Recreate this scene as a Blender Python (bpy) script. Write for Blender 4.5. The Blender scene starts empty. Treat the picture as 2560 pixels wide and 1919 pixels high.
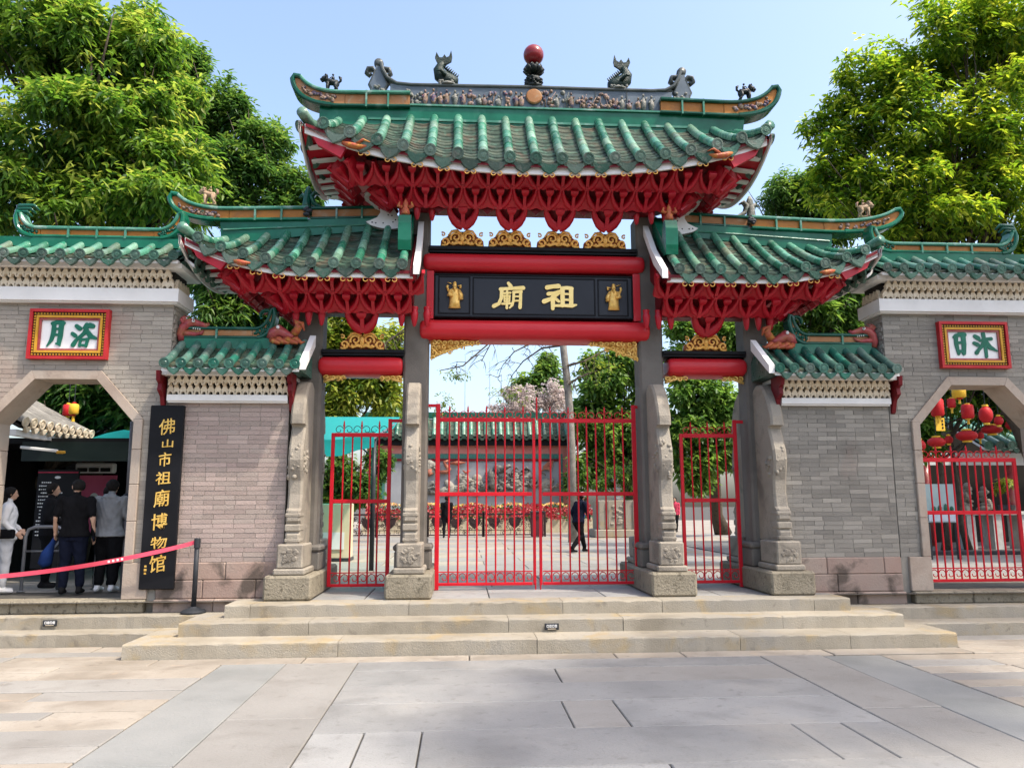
import bpy, math, random
import numpy as np
from mathutils import Matrix, Vector, noise as mnoise

random.seed(7)
rng = np.random.default_rng(7)
scene = bpy.context.scene
COL = scene.collection
R = math.radians
PI = math.pi

# ---------------------------------------------------------------- camera
YAW, PITCH, ROLL, FPX = R(3.68), R(8.85), R(-0.19), 1925.0 / 2560.0
cam_data = bpy.data.cameras.new('camera')
cam = bpy.data.objects.new('camera', cam_data)
COL.objects.link(cam)
_F = Vector((math.sin(YAW) * math.cos(PITCH), math.cos(YAW) * math.cos(PITCH), math.sin(PITCH)))
_R = Vector((math.cos(YAW), -math.sin(YAW), 0))
_U = _R.cross(_F)
_R2 = _R * math.cos(ROLL) + _U * math.sin(ROLL)
_U2 = _U * math.cos(ROLL) - _R * math.sin(ROLL)
cam.matrix_world = Matrix(((_R2.x, _U2.x, -_F.x, 0), (_R2.y, _U2.y, -_F.y, 0), (_R2.z, _U2.z, -_F.z, 1.85), (0, 0, 0, 1)))
cam_data.sensor_fit = 'HORIZONTAL'
cam_data.sensor_width = 36
cam_data.lens = 36 * FPX
cam_data.clip_end = 2000
cam_data.clip_start = 0.05
scene.camera = cam

# ---------------------------------------------------------------- sky, sun, exposure
SUN_EL, SUN_AZ = R(58), R(120)          # azimuth from +Y (north, away from the camera) towards +X (right)
world = bpy.data.worlds.new('World')
scene.world = world
world.use_nodes = True
wn = world.node_tree.nodes
sky = wn.new('ShaderNodeTexSky')
sky.sky_type = 'NISHITA'
sky.sun_disc = False
sky.sun_elevation = SUN_EL
sky.sun_rotation = SUN_AZ
sky.air_density = 1.0
sky.dust_density = 4.0
sky.ozone_density = 1.0
world.node_tree.links.new(sky.outputs[0], wn['Background'].inputs[0])
wn['Background'].inputs[1].default_value = 0.15
sun_data = bpy.data.lights.new('sun', 'SUN')
sun_data.energy = 2.1
sun_data.angle = R(2.0)
sun_data.color = (1.0, 0.93, 0.82)
sun = bpy.data.objects.new('sun', sun_data)
COL.objects.link(sun)
sdir = Vector((math.sin(SUN_AZ) * math.cos(SUN_EL), math.cos(SUN_AZ) * math.cos(SUN_EL), math.sin(SUN_EL)))
sun.rotation_euler = sdir.to_track_quat('Z', 'Y').to_euler()
sun.location = (6, -6, 20)
scene.view_settings.view_transform = 'Standard'
scene.view_settings.look = 'None'
scene.view_settings.gamma = 1.0
scene.view_settings.exposure = 1.42
scene.view_settings.use_curve_mapping = False
scene.cycles.use_denoising = True
scene.cycles.max_bounces = 5
scene.cycles.diffuse_bounces = 3
scene.cycles.use_light_tree = False
scene.cycles.adaptive_threshold = 0.02
scene.cycles.transparent_max_bounces = 6
scene.cycles.sample_clamp_indirect = 6.0

# ---------------------------------------------------------------- helpers
W = {}
I4 = Matrix.Identity(4)


def put(o, parent=None, M=None):
    """link an object; M is its world matrix"""
    COL.objects.link(o)
    M = M or I4
    o.matrix_basis = M
    if parent is not None:
        o.parent = parent
        o.matrix_parent_inverse = W[parent].inverted()
    W[o] = M
    return o


def tag(o, label=None, cat=None, group=None, kind=None):
    if label: o['label'] = label
    if cat: o['category'] = cat
    if group: o['group'] = group
    if kind: o['kind'] = kind
    return o


def thing(name, label, cat, loc=(0, 0, 0), group=None):
    e = bpy.data.objects.new(name, None)
    e.empty_display_size = 0.2
    put(e, None, Matrix.Translation(loc))
    return tag(e, label, cat, group)


class MB:
    """collects verts and faces of ONE mesh"""

    def __init__(s):
        s.v, s.f, s.m, s.r, s.cm, s.cr = [], [], [], [], 0, 0.0
        s.smooth = []
        s.cs = False

    def add(s, vs, fs):
        n = len(s.v)
        s.v += [tuple(p) for p in vs]
        s.r += [s.cr] * len(vs)
        for f in fs:
            s.f.append(tuple(i + n for i in f))
            s.m.append(s.cm)
            s.smooth.append(s.cs)
        return s

    def box(s, c, d, M=None, b=0.0):
        x, y, z = d[0] / 2, d[1] / 2, d[2] / 2
        c = Vector(c)
        if b <= 0:
            vs = [Vector((i * x, j * y, k * z)) for i in (-1, 1) for j in (-1, 1) for k in (-1, 1)]
            fs = [(0, 1, 3, 2), (4, 6, 7, 5), (0, 4, 5, 1), (2, 3, 7, 6), (0, 2, 6, 4), (1, 5, 7, 3)]
        else:
            b = min(b, x * .9, y * .9, z * .9)
            vs = []
            for i in (-1, 1):
                for j in (-1, 1):
                    for k in (-1, 1):
                        vs += [Vector((i * x, j * (y - b), k * (z - b))), Vector((i * (x - b), j * y, k * (z - b))), Vector((i * (x - b), j * (y - b), k * z))]
            ix = lambda i, j, k, a: ((i * 2 + j) * 2 + k) * 3 + a
            fs = [(ix(0, 0, 0, 0), ix(0, 0, 1, 0), ix(0, 1, 1, 0), ix(0, 1, 0, 0)), (ix(1, 0, 0, 0), ix(1, 1, 0, 0), ix(1, 1, 1, 0), ix(1, 0, 1, 0)),
                  (ix(0, 0, 0, 1), ix(1, 0, 0, 1), ix(1, 0, 1, 1), ix(0, 0, 1, 1)), (ix(0, 1, 0, 1), ix(0, 1, 1, 1), ix(1, 1, 1, 1), ix(1, 1, 0, 1)),
                  (ix(0, 0, 0, 2), ix(0, 1, 0, 2), ix(1, 1, 0, 2), ix(1, 0, 0, 2)), (ix(0, 0, 1, 2), ix(1, 0, 1, 2), ix(1, 1, 1, 2), ix(0, 1, 1, 2))]
            for j in (0, 1):
                for k in (0, 1):
                    fs.append((ix(0, j, k, 1), ix(1, j, k, 1), ix(1, j, k, 2), ix(0, j, k, 2)) if (j + k) % 2 else (ix(0, j, k, 2), ix(1, j, k, 2), ix(1, j, k, 1), ix(0, j, k, 1)))
                    fs.append((ix(j, 0, k, 0), ix(j, 1, k, 0), ix(j, 1, k, 2), ix(j, 0, k, 2)) if not (j + k) % 2 else (ix(j, 0, k, 2), ix(j, 1, k, 2), ix(j, 1, k, 0), ix(j, 0, k, 0)))
                    fs.append((ix(j, k, 0, 0), ix(j, k, 1, 0), ix(j, k, 1, 1), ix(j, k, 0, 1)) if (j + k) % 2 else (ix(j, k, 0, 1), ix(j, k, 1, 1), ix(j, k, 1, 0), ix(j, k, 0, 0)))
            for i in (0, 1):
                for j in (0, 1):
                    for k in (0, 1):
                        fs.append((ix(i, j, k, 0), ix(i, j, k, 1), ix(i, j, k, 2)) if (i + j + k) % 2 else (ix(i, j, k, 2), ix(i, j, k, 1), ix(i, j, k, 0)))
        if M is not None:
            vs = [M @ p for p in vs]
        return s.add([p + c for p in vs], fs)

    def prism(s, poly, y0, y1, plane='xz'):
        """polygon extruded through a depth"""
        n = len(poly)
        if plane == 'xz':
            a = [(p[0], y0, p[1]) for p in poly]; b = [(p[0], y1, p[1]) for p in poly]
        elif plane == 'yz':
            a = [(y0, p[0], p[1]) for p in poly]; b = [(y1, p[0], p[1]) for p in poly]
        else:
            a = [(p[0], p[1], y0) for p in poly]; b = [(p[0], p[1], y1) for p in poly]
        fs = [tuple(range(n)), tuple(range(2 * n - 1, n - 1, -1))]
        fs += [(i, i + n, (i + 1) % n + n, (i + 1) % n) for i in range(n)]
        return s.add(a + b, fs)

    def tube(s, path, rad, n=8, sx=1.0, sy=1.0, caps=True, up=None):
        path = [Vector(p) for p in path]
        if not hasattr(rad, '__len__'):
            rad = [rad] * len(path)
        rings = []
        prev = None
        for i, p in enumerate(path):
            d = (path[min(i + 1, len(path) - 1)] - path[max(i - 1, 0)])
            d = d.normalized() if d.length > 1e-9 else Vector((0, 0, 1))
            ref = Vector(up) if up else (prev if prev is not None else (Vector((0, 1, 0)) if abs(d.y) < .9 else Vector((1, 0, 0))))
            a = ref - d * ref.dot(d)
            if a.length < 1e-6:
                a = Vector((1, 0, 0)) - d * d.x
            a.normalize()
            prev = a
            b = d.cross(a)
            rings.append([p + (a * math.cos(t) * sx + b * math.sin(t) * sy) * rad[i] for t in (2 * PI * k / n for k in range(n))])
        vs = [q for r in rings for q in r]
        fs = []
        for i in range(len(path) - 1):
            for k in range(n):
                fs.append((i * n + k, i * n + (k + 1) % n, (i + 1) * n + (k + 1) % n, (i + 1) * n + k))
        if caps:
            fs.append(tuple(range(n - 1, -1, -1)))
            m = (len(path) - 1) * n
            fs.append(tuple(range(m, m + n)))
        return s.add(vs, fs)

    def sweep(s, prof, path, closed=True):
        """2D profile (u = sideways Y, v = normal) swept along a path of (x, z) at y"""
        n = len(prof)
        P = [Vector(p) for p in path]
        vs = []
        for i, p in enumerate(P):
            d = P[min(i + 1, len(P) - 1)] - P[max(i - 1, 0)]
            d = Vector((d.x, 0, d.z)).normalized()
            nn = Vector((-d.z, 0, d.x))
            if nn.z < -.2: nn = nn
            for u, v in prof:
                vs.append(p + Vector((0, u, 0)) + nn * v)
        fs = []
        for i in range(len(P) - 1):
            for k in range(n):
                fs.append((i * n + k, i * n + (k + 1) % n, (i + 1) * n + (k + 1) % n, (i + 1) * n + k))
        fs.append(tuple(range(n - 1, -1, -1)))
        fs.append(tuple(range((len(P) - 1) * n, len(P) * n)))
        return s.add(vs, fs)

    def lathe(s, prof, c=(0, 0, 0), n=16, axis='z', M=None):
        c = Vector(c)
        vs = []
        for r, z in prof:
            for k in range(n):
                t = 2 * PI * k / n
                p = Vector((r * math.cos(t), r * math.sin(t), z))
                if axis == 'y': p = Vector((p.x, p.z, p.y))
                if axis == 'x': p = Vector((p.z, p.x, p.y))
                if M is not None: p = M @ p
                vs.append(c + p)
        fs = []
        for i in range(len(prof) - 1):
            for k in range(n):
                fs.append((i * n + k, i * n + (k + 1) % n, (i + 1) * n + (k + 1) % n, (i + 1) * n + k))
        fs.append(tuple(range(n - 1, -1, -1)))
        m = (len(prof) - 1) * n
        fs.append(tuple(range(m, m + n)))
        return s.add(vs, fs)

    def ell(s, c, r, nu=12, nv=8, M=None):
        prof = [(max(1e-4, math.sin(PI * i / nv)), -math.cos(PI * i / nv)) for i in range(nv + 1)]
        c = Vector(c)
        vs = []
        for rr, z in prof:
            for k in range(nu):
                t = 2 * PI * k / nu
                p = Vector((rr * math.cos(t) * r[0], rr * math.sin(t) * r[1], z * r[2]))
                if M is not None: p = M @ p
                vs.append(c + p)
        fs = []
        for i in range(nv):
            for k in range(nu):
                fs.append((i * nu + k, i * nu + (k + 1) % nu, (i + 1) * nu + (k + 1) % nu, (i + 1) * nu + k))
        return s.add(vs, fs)

    def grid(s, P):
        """P: rows of points"""
        n = len(P[0])
        vs = [p for r in P for p in r]
        fs = [(i * n + k, i * n + k + 1, (i + 1) * n + k + 1, (i + 1) * n + k) for i in range(len(P) - 1) for k in range(n - 1)]
        return s.add(vs, fs)

    def mesh(s, name, mats, smooth=None):
        me = bpy.data.meshes.new(name)
        me.from_pydata(s.v, [], s.f)
        for m in (mats if isinstance(mats, (list, tuple)) else [mats]):
            me.materials.append(m)
        me.polygons.foreach_set('material_index', s.m)
        me.polygons.foreach_set('use_smooth', s.smooth if smooth is None else [smooth] * len(s.f))
        if any(s.r):
            a = me.attributes.new('rnd', 'FLOAT', 'POINT')
            a.data.foreach_set('value', s.r)
        me.update()
        return me

    def build(s, name, mats, parent=None, M=None, smooth=None):
        return put(bpy.data.objects.new(name, s.mesh(name, mats, smooth)), parent, M)


def inst(name, me, parent, M):
    return put(bpy.data.objects.new(name, me), parent, M)


def mtx(loc, sc=(1, 1, 1), rz=0.0, rx=0.0, ry=0.0):
    return Matrix.Translation(loc) @ Matrix.Rotation(rz, 4, 'Z') @ Matrix.Rotation(ry, 4, 'Y') @ Matrix.Rotation(rx, 4, 'X') @ Matrix.Diagonal((sc[0], sc[1], sc[2], 1))


def auto(o, ang=40):
    """smooth shading with sharp edges kept"""
    me = o.data
    me.polygons.foreach_set('use_smooth', [True] * len(me.polygons))
    me.set_sharp_from_angle(angle=R(ang))
    return o


def lerp(a, b, t):
    return a + (b - a) * t


# ---------------------------------------------------------------- materials
def mat(name, cols, rough=.6, scale=2.0, detail=6, rnd=0.0, rcols=None, rmix=.6, bump=0.0, bscale=25.0, metal=0.0, spec=.22, stain=None, lo=.32, hi=.68, coat=0.0, rvar=.12, emit=None):
    m = bpy.data.materials.new(name)
    m.use_nodes = True
    nt = m.node_tree
    N, L = nt.nodes, nt.links
    bs = N['Principled BSDF']
    geo = N.new('ShaderNodeNewGeometry')
    pos = geo.outputs['Position']

    def ramp(fac, cs, a, b):
        r = N.new('ShaderNodeValToRGB')
        el = r.color_ramp.elements
        while len(el) < len(cs): el.new(.5)
        for i, c in enumerate(cs):
            el[i].position = a + (b - a) * i / max(1, len(cs) - 1)
            el[i].color = (*c, 1)
        L.new(fac, r.inputs[0])
        return r.outputs[0]

    def nz(sc, det, dist=0.0, rgh=.55):
        n = N.new('ShaderNodeTexNoise')
        n.inputs['Scale'].default_value = sc
        n.inputs['Detail'].default_value = det
        n.inputs['Roughness'].default_value = rgh
        n.inputs['Distortion'].default_value = dist
        L.new(pos, n.inputs['Vector'])
        return n.outputs['Fac']

    def mixc(f, a, b, bt='MIX'):
        x = N.new('ShaderNodeMix')
        x.data_type = 'RGBA'
        x.blend_type = bt
        if isinstance(f, (int, float)): x.inputs[0].default_value = f
        else: L.new(f, x.inputs[0])
        for i, q in ((6, a), (7, b)):
            if isinstance(q, tuple): x.inputs[i].default_value = (*q, 1)
            else: L.new(q, x.inputs[i])
        return x.outputs[2]

    nf = nz(scale, detail)
    col = ramp(nf, cols if len(cols) > 1 else cols * 2, lo, hi)
    if rnd or rcols:
        oi = N.new('ShaderNodeObjectInfo')
        at = N.new('ShaderNodeAttribute'); at.attribute_name = 'rnd'
        ad = N.new('ShaderNodeMath'); ad.operation = 'ADD'
        L.new(oi.outputs['Random'], ad.inputs[0]); L.new(at.outputs['Fac'], ad.inputs[1])
        fr = N.new('ShaderNodeMath'); fr.operation = 'FRACT'; L.new(ad.outputs[0], fr.inputs[0])
        if rcols:
            col = mixc(rmix, col, ramp(fr.outputs[0], rcols, 0.0, 1.0))
        if rnd:
            f2 = N.new('ShaderNodeMath'); f2.operation = 'MULTIPLY'; f2.inputs[1].default_value = 7.31; L.new(fr.outputs[0], f2.inputs[0])
            f3 = N.new('ShaderNodeMath'); f3.operation = 'FRACT'; L.new(f2.outputs[0], f3.inputs[0])
            mr = N.new('ShaderNodeMapRange'); mr.inputs[3].default_value = 1 - rnd; mr.inputs[4].default_value = 1 + rnd
            L.new(f3.outputs[0], mr.inputs[0])
            hs = N.new('ShaderNodeHueSaturation'); L.new(mr.outputs[0], hs.inputs['Value']); L.new(col, hs.inputs['Color'])
            col = hs.outputs[0]
    for st in ([] if not stain else stain if isinstance(stain, list) else [stain]):
        sc_, s_lo, s_hi, s_col, s_amt = st
        mr = N.new('ShaderNodeMapRange')
        mr.inputs[1].default_value = s_lo; mr.inputs[2].default_value = s_hi; mr.inputs[4].default_value = s_amt
        L.new(nz(sc_, 8, .4), mr.inputs[0])
        col = mixc(mr.outputs[0], col, s_col)
    L.new(col, bs.inputs['Base Color'])
    rr = N.new('ShaderNodeMapRange')
    rr.inputs[3].default_value = max(.03, rough - rvar); rr.inputs[4].default_value = min(1, rough + rvar)
    L.new(nz(scale * 2.3, 4), rr.inputs[0])
    L.new(rr.outputs[0], bs.inputs['Roughness'])
    bs.inputs['Metallic'].default_value = metal
    bs.inputs['Specular IOR Level'].default_value = spec
    if coat:
        bs.inputs['Coat Weight'].default_value = coat
        bs.inputs['Coat Roughness'].default_value = .12
    if bump:
        b = N.new('ShaderNodeBump')
        b.inputs['Strength'].default_value = bump
        b.inputs['Distance'].default_value = .02
        L.new(nz(bscale, 8, .2, .6), b.inputs['Height'])
        L.new(b.outputs[0], bs.inputs['Normal'])
    if emit:
        bs.inputs['Emission Color'].default_value = (*emit[0], 1)
        bs.inputs['Emission Strength'].default_value = emit[1]
    return m


def leafmat(name, cols, trans=.45, rough=.45):
    """leaf: glossy top side, light passing through; per-leaf tone from the 'rnd' attribute"""
    m = bpy.data.materials.new(name)
    m.use_nodes = True
    N, L = m.node_tree.nodes, m.node_tree.links
    bs = N['Principled BSDF']
    at = N.new('ShaderNodeAttribute'); at.attribute_name = 'rnd'
    r = N.new('ShaderNodeValToRGB')
    el = r.color_ramp.elements
    while len(el) < len(cols): el.new(.5)
    for i, c in enumerate(cols):
        el[i].position = i / (len(cols) - 1)
        el[i].color = (*c, 1)
    L.new(at.outputs['Fac'], r.inputs[0])
    L.new(r.outputs[0], bs.inputs['Base Color'])
    bs.inputs['Roughness'].default_value = rough
    bs.inputs['Specular IOR Level'].default_value = .4
    tr = N.new('ShaderNodeBsdfTranslucent')
    hs = N.new('ShaderNodeHueSaturation'); hs.inputs['Hue'].default_value = .487; hs.inputs['Value'].default_value = 1.9; hs.inputs['Saturation'].default_value = 1.05
    L.new(r.outputs[0], hs.inputs['Color']); L.new(hs.outputs[0], tr.inputs['Color'])
    mx = N.new('ShaderNodeMixShader'); mx.inputs[0].default_value = trans
    L.new(bs.outputs[0], mx.inputs[1]); L.new(tr.outputs[0], mx.inputs[2])
    L.new(mx.outputs[0], N['Material Output'].inputs['Surface'])
    return m


M_ = {}
M_['slab_grey'] = mat('slab_grey', [(.20, .197, .187), (.245, .24, .226), (.275, .267, .248)], .62, .9, 8, rnd=.12, bump=.3, bscale=40, stain=[(1.3, .52, .70, (.155, .15, .14), .65), (9, .58, .70, (.14, .132, .12), .5), (70, .58, .68, (.14, .132, .12), .55), (.5, .55, .7, (.30, .275, .235), .5)])
M_['slab_cool'] = mat('slab_cool', [(.175, .177, .166), (.21, .21, .197), (.235, .232, .216)], .62, .9, 8, rnd=.04, bump=.3, bscale=40, stain=[(1.3, .54, .72, (.165, .163, .15), .6), (70, .60, .70, (.15, .145, .135), .5)])
M_['slab_beige'] = mat('slab_beige', [(.225, .193, .152), (.275, .24, .195), (.305, .27, .223)], .68, 1.1, 8, rnd=.10, bump=.16, bscale=40, stain=[(1.6, .52, .69, (.18, .152, .12), .65), (4, .61, .73, (.36, .265, .18), .5), (70, .58, .68, (.16, .135, .105), .55), (8, .60, .72, (.13, .11, .09), .5)])
M_['slab_pink'] = mat('slab_pink', [(.22, .207, .186), (.26, .246, .222)], .6, 1.0, 8, rnd=.08, bump=.3, bscale=40, stain=[(1.3, .53, .71, (.175, .16, .14), .6), (70, .58, .68, (.15, .135, .117), .55), (6, .60, .72, (.14, .125, .11), .45)])
M_['joint'] = mat('joint', [(.05, .046, .04), (.085, .078, .066)], .95, 6)
M_['step'] = mat('step', [(.235, .205, .155), (.295, .262, .205), (.28, .256, .214)], .75, 1.4, 8, rnd=.10, bump=.5, bscale=60, stain=[(2.2, .54, .68, (.33, .24, .11), .6), (5, .60, .72, (.14, .12, .095), .6), (40, .6, .72, (.17, .145, .11), .4)])
M_['granite'] = mat('granite', [(.10, .088, .074), (.15, .133, .113), (.13, .118, .103)], .7, 1.2, 8, rnd=.04, bump=.35, bscale=70, stain=[(1.1, .52, .7, (.095, .083, .07), .7), (60, .6, .72, (.08, .07, .06), .45)])
M_['butt'] = mat('butt', [(.225, .195, .155), (.30, .262, .208), (.265, .235, .192)], .75, 1.6, 8, bump=.6, bscale=45, stain=[(2.2, .52, .66, (.135, .118, .097), .75), (50, .58, .7, (.15, .13, .105), .45)])
M_['block'] = mat('block', [(.19, .165, .12), (.265, .23, .17)], .85, 3, 10, rnd=.05, bump=1.0, bscale=28, stain=[(14, .55, .66, (.09, .077, .055), .8)])
M_['sand_red'] = mat('sand_red', [(.235, .145, .115), (.30, .21, .17), (.285, .23, .19)], .8, 2.0, 8, rcols=[(.28, .175, .14), (.33, .265, .22), (.225, .175, .15), (.30, .22, .18)], rmix=.55, bump=.4, bscale=30, stain=[(1.8, .54, .64, (.065, .052, .042), .85)])
M_['sand_frame'] = mat('sand_frame', [(.285, .222, .175), (.36, .29, .232), (.34, .29, .24)], .8, 2.2, 8, rnd=.07, bump=.35, bscale=40, stain=(3, .58, .7, (.205, .165, .135), .6))
M_['brick'] = mat('brick', [(.20, .182, .155), (.27, .248, .212)], .85, 1.3, 6, rnd=.17, rcols=[(.21, .192, .165), (.265, .243, .208), (.18, .167, .146), (.30, .276, .235), (.235, .215, .183)], rmix=.7, bump=.4, bscale=60, stain=[(.8, .55, .72, (.27, .248, .21), .5), (1.4, .6, .75, (.125, .112, .095), .6), (.55, .6, .72, (.25, .165, .135), .55)])
M_['brick_warm'] = mat('brick_warm', [(.28, .248, .205), (.34, .305, .255)], .85, 1.3, 6, rnd=.13, rcols=[(.275, .245, .205), (.345, .308, .255), (.285, .25, .212), (.35, .30, .25)], rmix=.6, bump=.4, bscale=60, stain=[(.8, .55, .72, (.33, .29, .23), .5), (.6, .58, .7, (.31, .205, .165), .6), (1.6, .62, .75, (.165, .14, .118), .5)])
M_['brick_pink'] = mat('brick_pink', [(.31, .225, .195), (.37, .28, .245)], .85, 1.3, 6, rnd=.13, rcols=[(.285, .232, .202), (.36, .288, .25), (.275, .24, .205), (.34, .262, .232)], rmix=.6, bump=.4, bscale=60, stain=[(.6, .55, .7, (.25, .222, .188), .75), (.7, .6, .75, (.39, .31, .27), .5), (2.5, .62, .75, (.19, .16, .135), .5)])
M_['mortar'] = mat('mortar', [(.205, .187, .16), (.265, .243, .207)], .9, 3, 6, bump=.3)
M_['white'] = mat('white', [(.66, .64, .61), (.76, .74, .71)], .7, 1.5, 6, bump=.08, stain=(2.0, .6, .75, (.55, .50, .46), .5))
M_['cream'] = mat('cream', [(.60, .50, .36), (.70, .60, .46)], .8, 5, 6, rnd=.06, bump=.3, stain=(6, .58, .7, (.45, .34, .2), .6))
M_['void'] = mat('void', [(.016, .014, .012), (.03, .026, .022)], .9)
M_['tile'] = mat('tile', [(.008, .095, .052), (.025, .15, .088), (.085, .22, .145)], .26, 5, 8, rnd=.28, rcols=[(.006, .085, .045), (.03, .165, .10), (.12, .28, .20), (.22, .31, .235), (.012, .12, .068), (.16, .165, .125), (.06, .21, .14), (.25, .24, .17)], rmix=.62, bump=.18, bscale=35, stain=[(6, .57, .70, (.21, .29, .235), .65), (4, .62, .72, (.085, .068, .045), .8)], spec=.5, rvar=.15)
M_['tile_end'] = mat('tile_end', [(.03, .10, .07), (.10, .17, .13)], .45, 9, 8, rnd=.3, rcols=[(.03, .095, .065), (.085, .17, .125), (.14, .175, .145), (.055, .09, .072), (.05, .16, .11)], rmix=.65, bump=.7, bscale=45, stain=(10, .54, .66, (.16, .165, .14), .6))
M_['tile_dark'] = mat('tile_dark', [(.008, .075, .05), (.02, .12, .085), (.09, .16, .13)], .3, 5, 8, rnd=.3, rcols=[(.005, .07, .045), (.02, .13, .09), (.10, .15, .125), (.02, .09, .07), (.16, .18, .16)], rmix=.6, bump=.2, stain=[(6, .6, .72, (.25, .27, .25), .6), (4, .62, .72, (.08, .065, .045), .7)], spec=.5)
M_['pan'] = mat('pan', [(.010, .024, .016), (.03, .052, .035), (.075, .088, .06)], .55, 4, 8, bump=.4, bscale=40, stain=[(3, .52, .66, (.09, .058, .036), .7), (7, .54, .66, (.06, .14, .095), .65)])
M_['glaze'] = mat('glaze', [(.002, .075, .038), (.005, .115, .062), (.018, .15, .09)], .2, 1.6, 6, bump=.06, bscale=12, stain=[(2.5, .6, .75, (.06, .19, .125), .7)], rvar=.1, spec=.28)
M_['glaze_dk'] = mat('glaze_dk', [(.003, .05, .03), (.01, .085, .055)], .16, 3, 6, bump=.06, stain=(3, .58, .72, (.09, .17, .13), .5), spec=.28)
M_['glaze_lt'] = mat('glaze_lt', [(.03, .16, .10), (.09, .23, .165)], .22, 4, 6, bump=.1, stain=(4, .56, .7, (.30, .38, .34), .7), spec=.28)
M_['orange'] = mat('orange', [(.27, .092, .010), (.37, .14, .017), (.30, .115, .022)], .4, 2.5, 6, spec=.25, rnd=.10, bump=.08, stain=(5, .60, .74, (.17, .085, .03), .5))
M_['orange_pale'] = mat('orange_pale', [(.30, .125, .042), (.37, .185, .08)], .5, 3, 6, rnd=.08, bump=.2, stain=(6, .55, .7, (.33, .28, .2), .6))
M_['ridge_blue'] = mat('ridge_blue', [(.075, .10, .125), (.12, .15, .18)], .5, 3, 6, bump=.1)
M_['fig_grey'] = mat('fig_grey', [(.05, .07, .06), (.17, .17, .15), (.30, .28, .24)], .6, 12, 8, bump=.8, bscale=40)
M_['fig_multi'] = mat('fig_multi', [(.03, .07, .05), (.16, .11, .07), (.26, .17, .13), (.04, .06, .12), (.22, .06, .04)], .55, 9, 6, lo=.3, hi=.7, rnd=.25, bump=.8, bscale=40)
M_['ridge_cap'] = mat('ridge_cap', [(.045, .055, .055), (.10, .11, .105)], .35, 3, 6, bump=.1)
M_['bronze'] = mat('bronze', [(.006, .009, .009), (.02, .026, .024)], .35, 10, 6, bump=.5, bscale=60, stain=(9, .6, .7, (.07, .075, .07), .4))
M_['bronze_green'] = mat('bronze_green', [(.005, .016, .012), (.016, .034, .026)], .4, 10, 6, bump=.6, bscale=55, stain=(10, .6, .7, (.06, .07, .055), .4))
M_['pearl'] = mat('pearl', [(.16, .008, .012), (.22, .016, .02)], .3, 2, 4, coat=.3)
M_['red'] = mat('red', [(.35, .005, .015), (.43, .009, .022)], .42, 1.2, 5, rnd=.05, bump=.04, bscale=15, coat=.06, spec=.35, stain=(2.2, .6, .75, (.28, .006, .012), .5))
M_['red_beam'] = mat('red_beam', [(.46, .014, .022), (.53, .022, .03)], .4, .8, 5, bump=.03, bscale=10, coat=.15, stain=(3, .62, .75, (.36, .03, .035), .35))
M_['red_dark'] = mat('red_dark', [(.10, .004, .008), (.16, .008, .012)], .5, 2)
M_['red_iron'] = mat('red_iron', [(.47, .006, .016), (.55, .012, .022)], .4, 2.5, 5, bump=.08, bscale=60, stain=(4, .6, .72, (.36, .02, .03), .5))
M_['black'] = mat('black', [(.006, .006, .007), (.010, .010, .012)], .5, 2, 4, spec=.14)
M_['plaque'] = mat('plaque', [(.018, .02, .026), (.026, .029, .036)], .38, 1.2, 4, bump=.03)
M_['gold'] = mat('gold', [(.68, .40, .09), (.85, .56, .17)], .36, 14, 5, metal=.35, bump=.2, bscale=60, stain=(16, .58, .7, (.35, .12, .03), .55))
M_['gold_letter'] = mat('gold_letter', [(.83, .60, .20), (.90, .68, .27)], .35, 5, 3, metal=.35)
M_['gold_red'] = mat('gold_red', [(.66, .30, .05), (.86, .50, .13), (.70, .26, .05)], .42, 18, 5, metal=.0, bump=.3, bscale=60)
M_['dragon'] = mat('dragon', [(.22, .03, .035), (.33, .06, .06), (.30, .10, .05)], .35, 7, 6, bump=.4, bscale=40, coat=.2)
M_['dragon_gold'] = mat('dragon_gold', [(.40, .17, .03), (.36, .07, .04), (.45, .22, .05)], .4, 8, 6, bump=.6, bscale=35)
M_['spotted'] = mat('spotted', [(.64, .62, .58), (.72, .70, .67)], .4, 4, 5, bump=.1)
M_['clay_lion'] = mat('clay_lion', [(.26, .17, .10), (.36, .26, .16), (.22, .11, .08)], .6, 8, 6, rnd=.1, bump=.6, bscale=50)
M_['letter_green'] = mat('letter_green', [(.008, .105, .062), (.014, .135, .085)], .4, 5, 3)
M_['sign_white'] = mat('sign_white', [(.68, .67, .65), (.76, .75, .73)], .5, 2, 5, stain=(5, .62, .75, (.62, .50, .46), .4))
M_['yellow'] = mat('yellow', [(.46, .23, .02), (.54, .29, .03)], .42, 5, 4)
M_['navy_iron'] = mat('navy_iron', [(.02, .022, .026), (.04, .042, .048)], .4, 5, 4)
M_['steel'] = mat('steel', [(.20, .21, .23), (.30, .31, .33)], .35, 4, 4, metal=.5)
M_['grey_post'] = mat('grey_post', [(.10, .10, .11), (.15, .15, .16)], .4, 2, 4)
M_['rubber'] = mat('rubber', [(.018, .02, .024), (.03, .032, .036)], .55, 6, 4)
M_['tape'] = mat('tape', [(.62, .05, .09), (.70, .09, .13)], .45, 3, 3)
M_['bark'] = mat('bark', [(.04, .031, .022), (.085, .067, .048), (.058, .047, .036)], .9, 6, 8, bump=.9, bscale=22)
M_['bark_pale'] = mat('bark_pale', [(.16, .145, .125), (.26, .24, .21)], .9, 6, 8, bump=.9, bscale=22)

# ================================================================ THE SETTING: ground, pavement, steps, courtyard
X0 = 1.17                     # axis of the gateway
ZP = 0.515                    # platform and courtyard level

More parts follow.
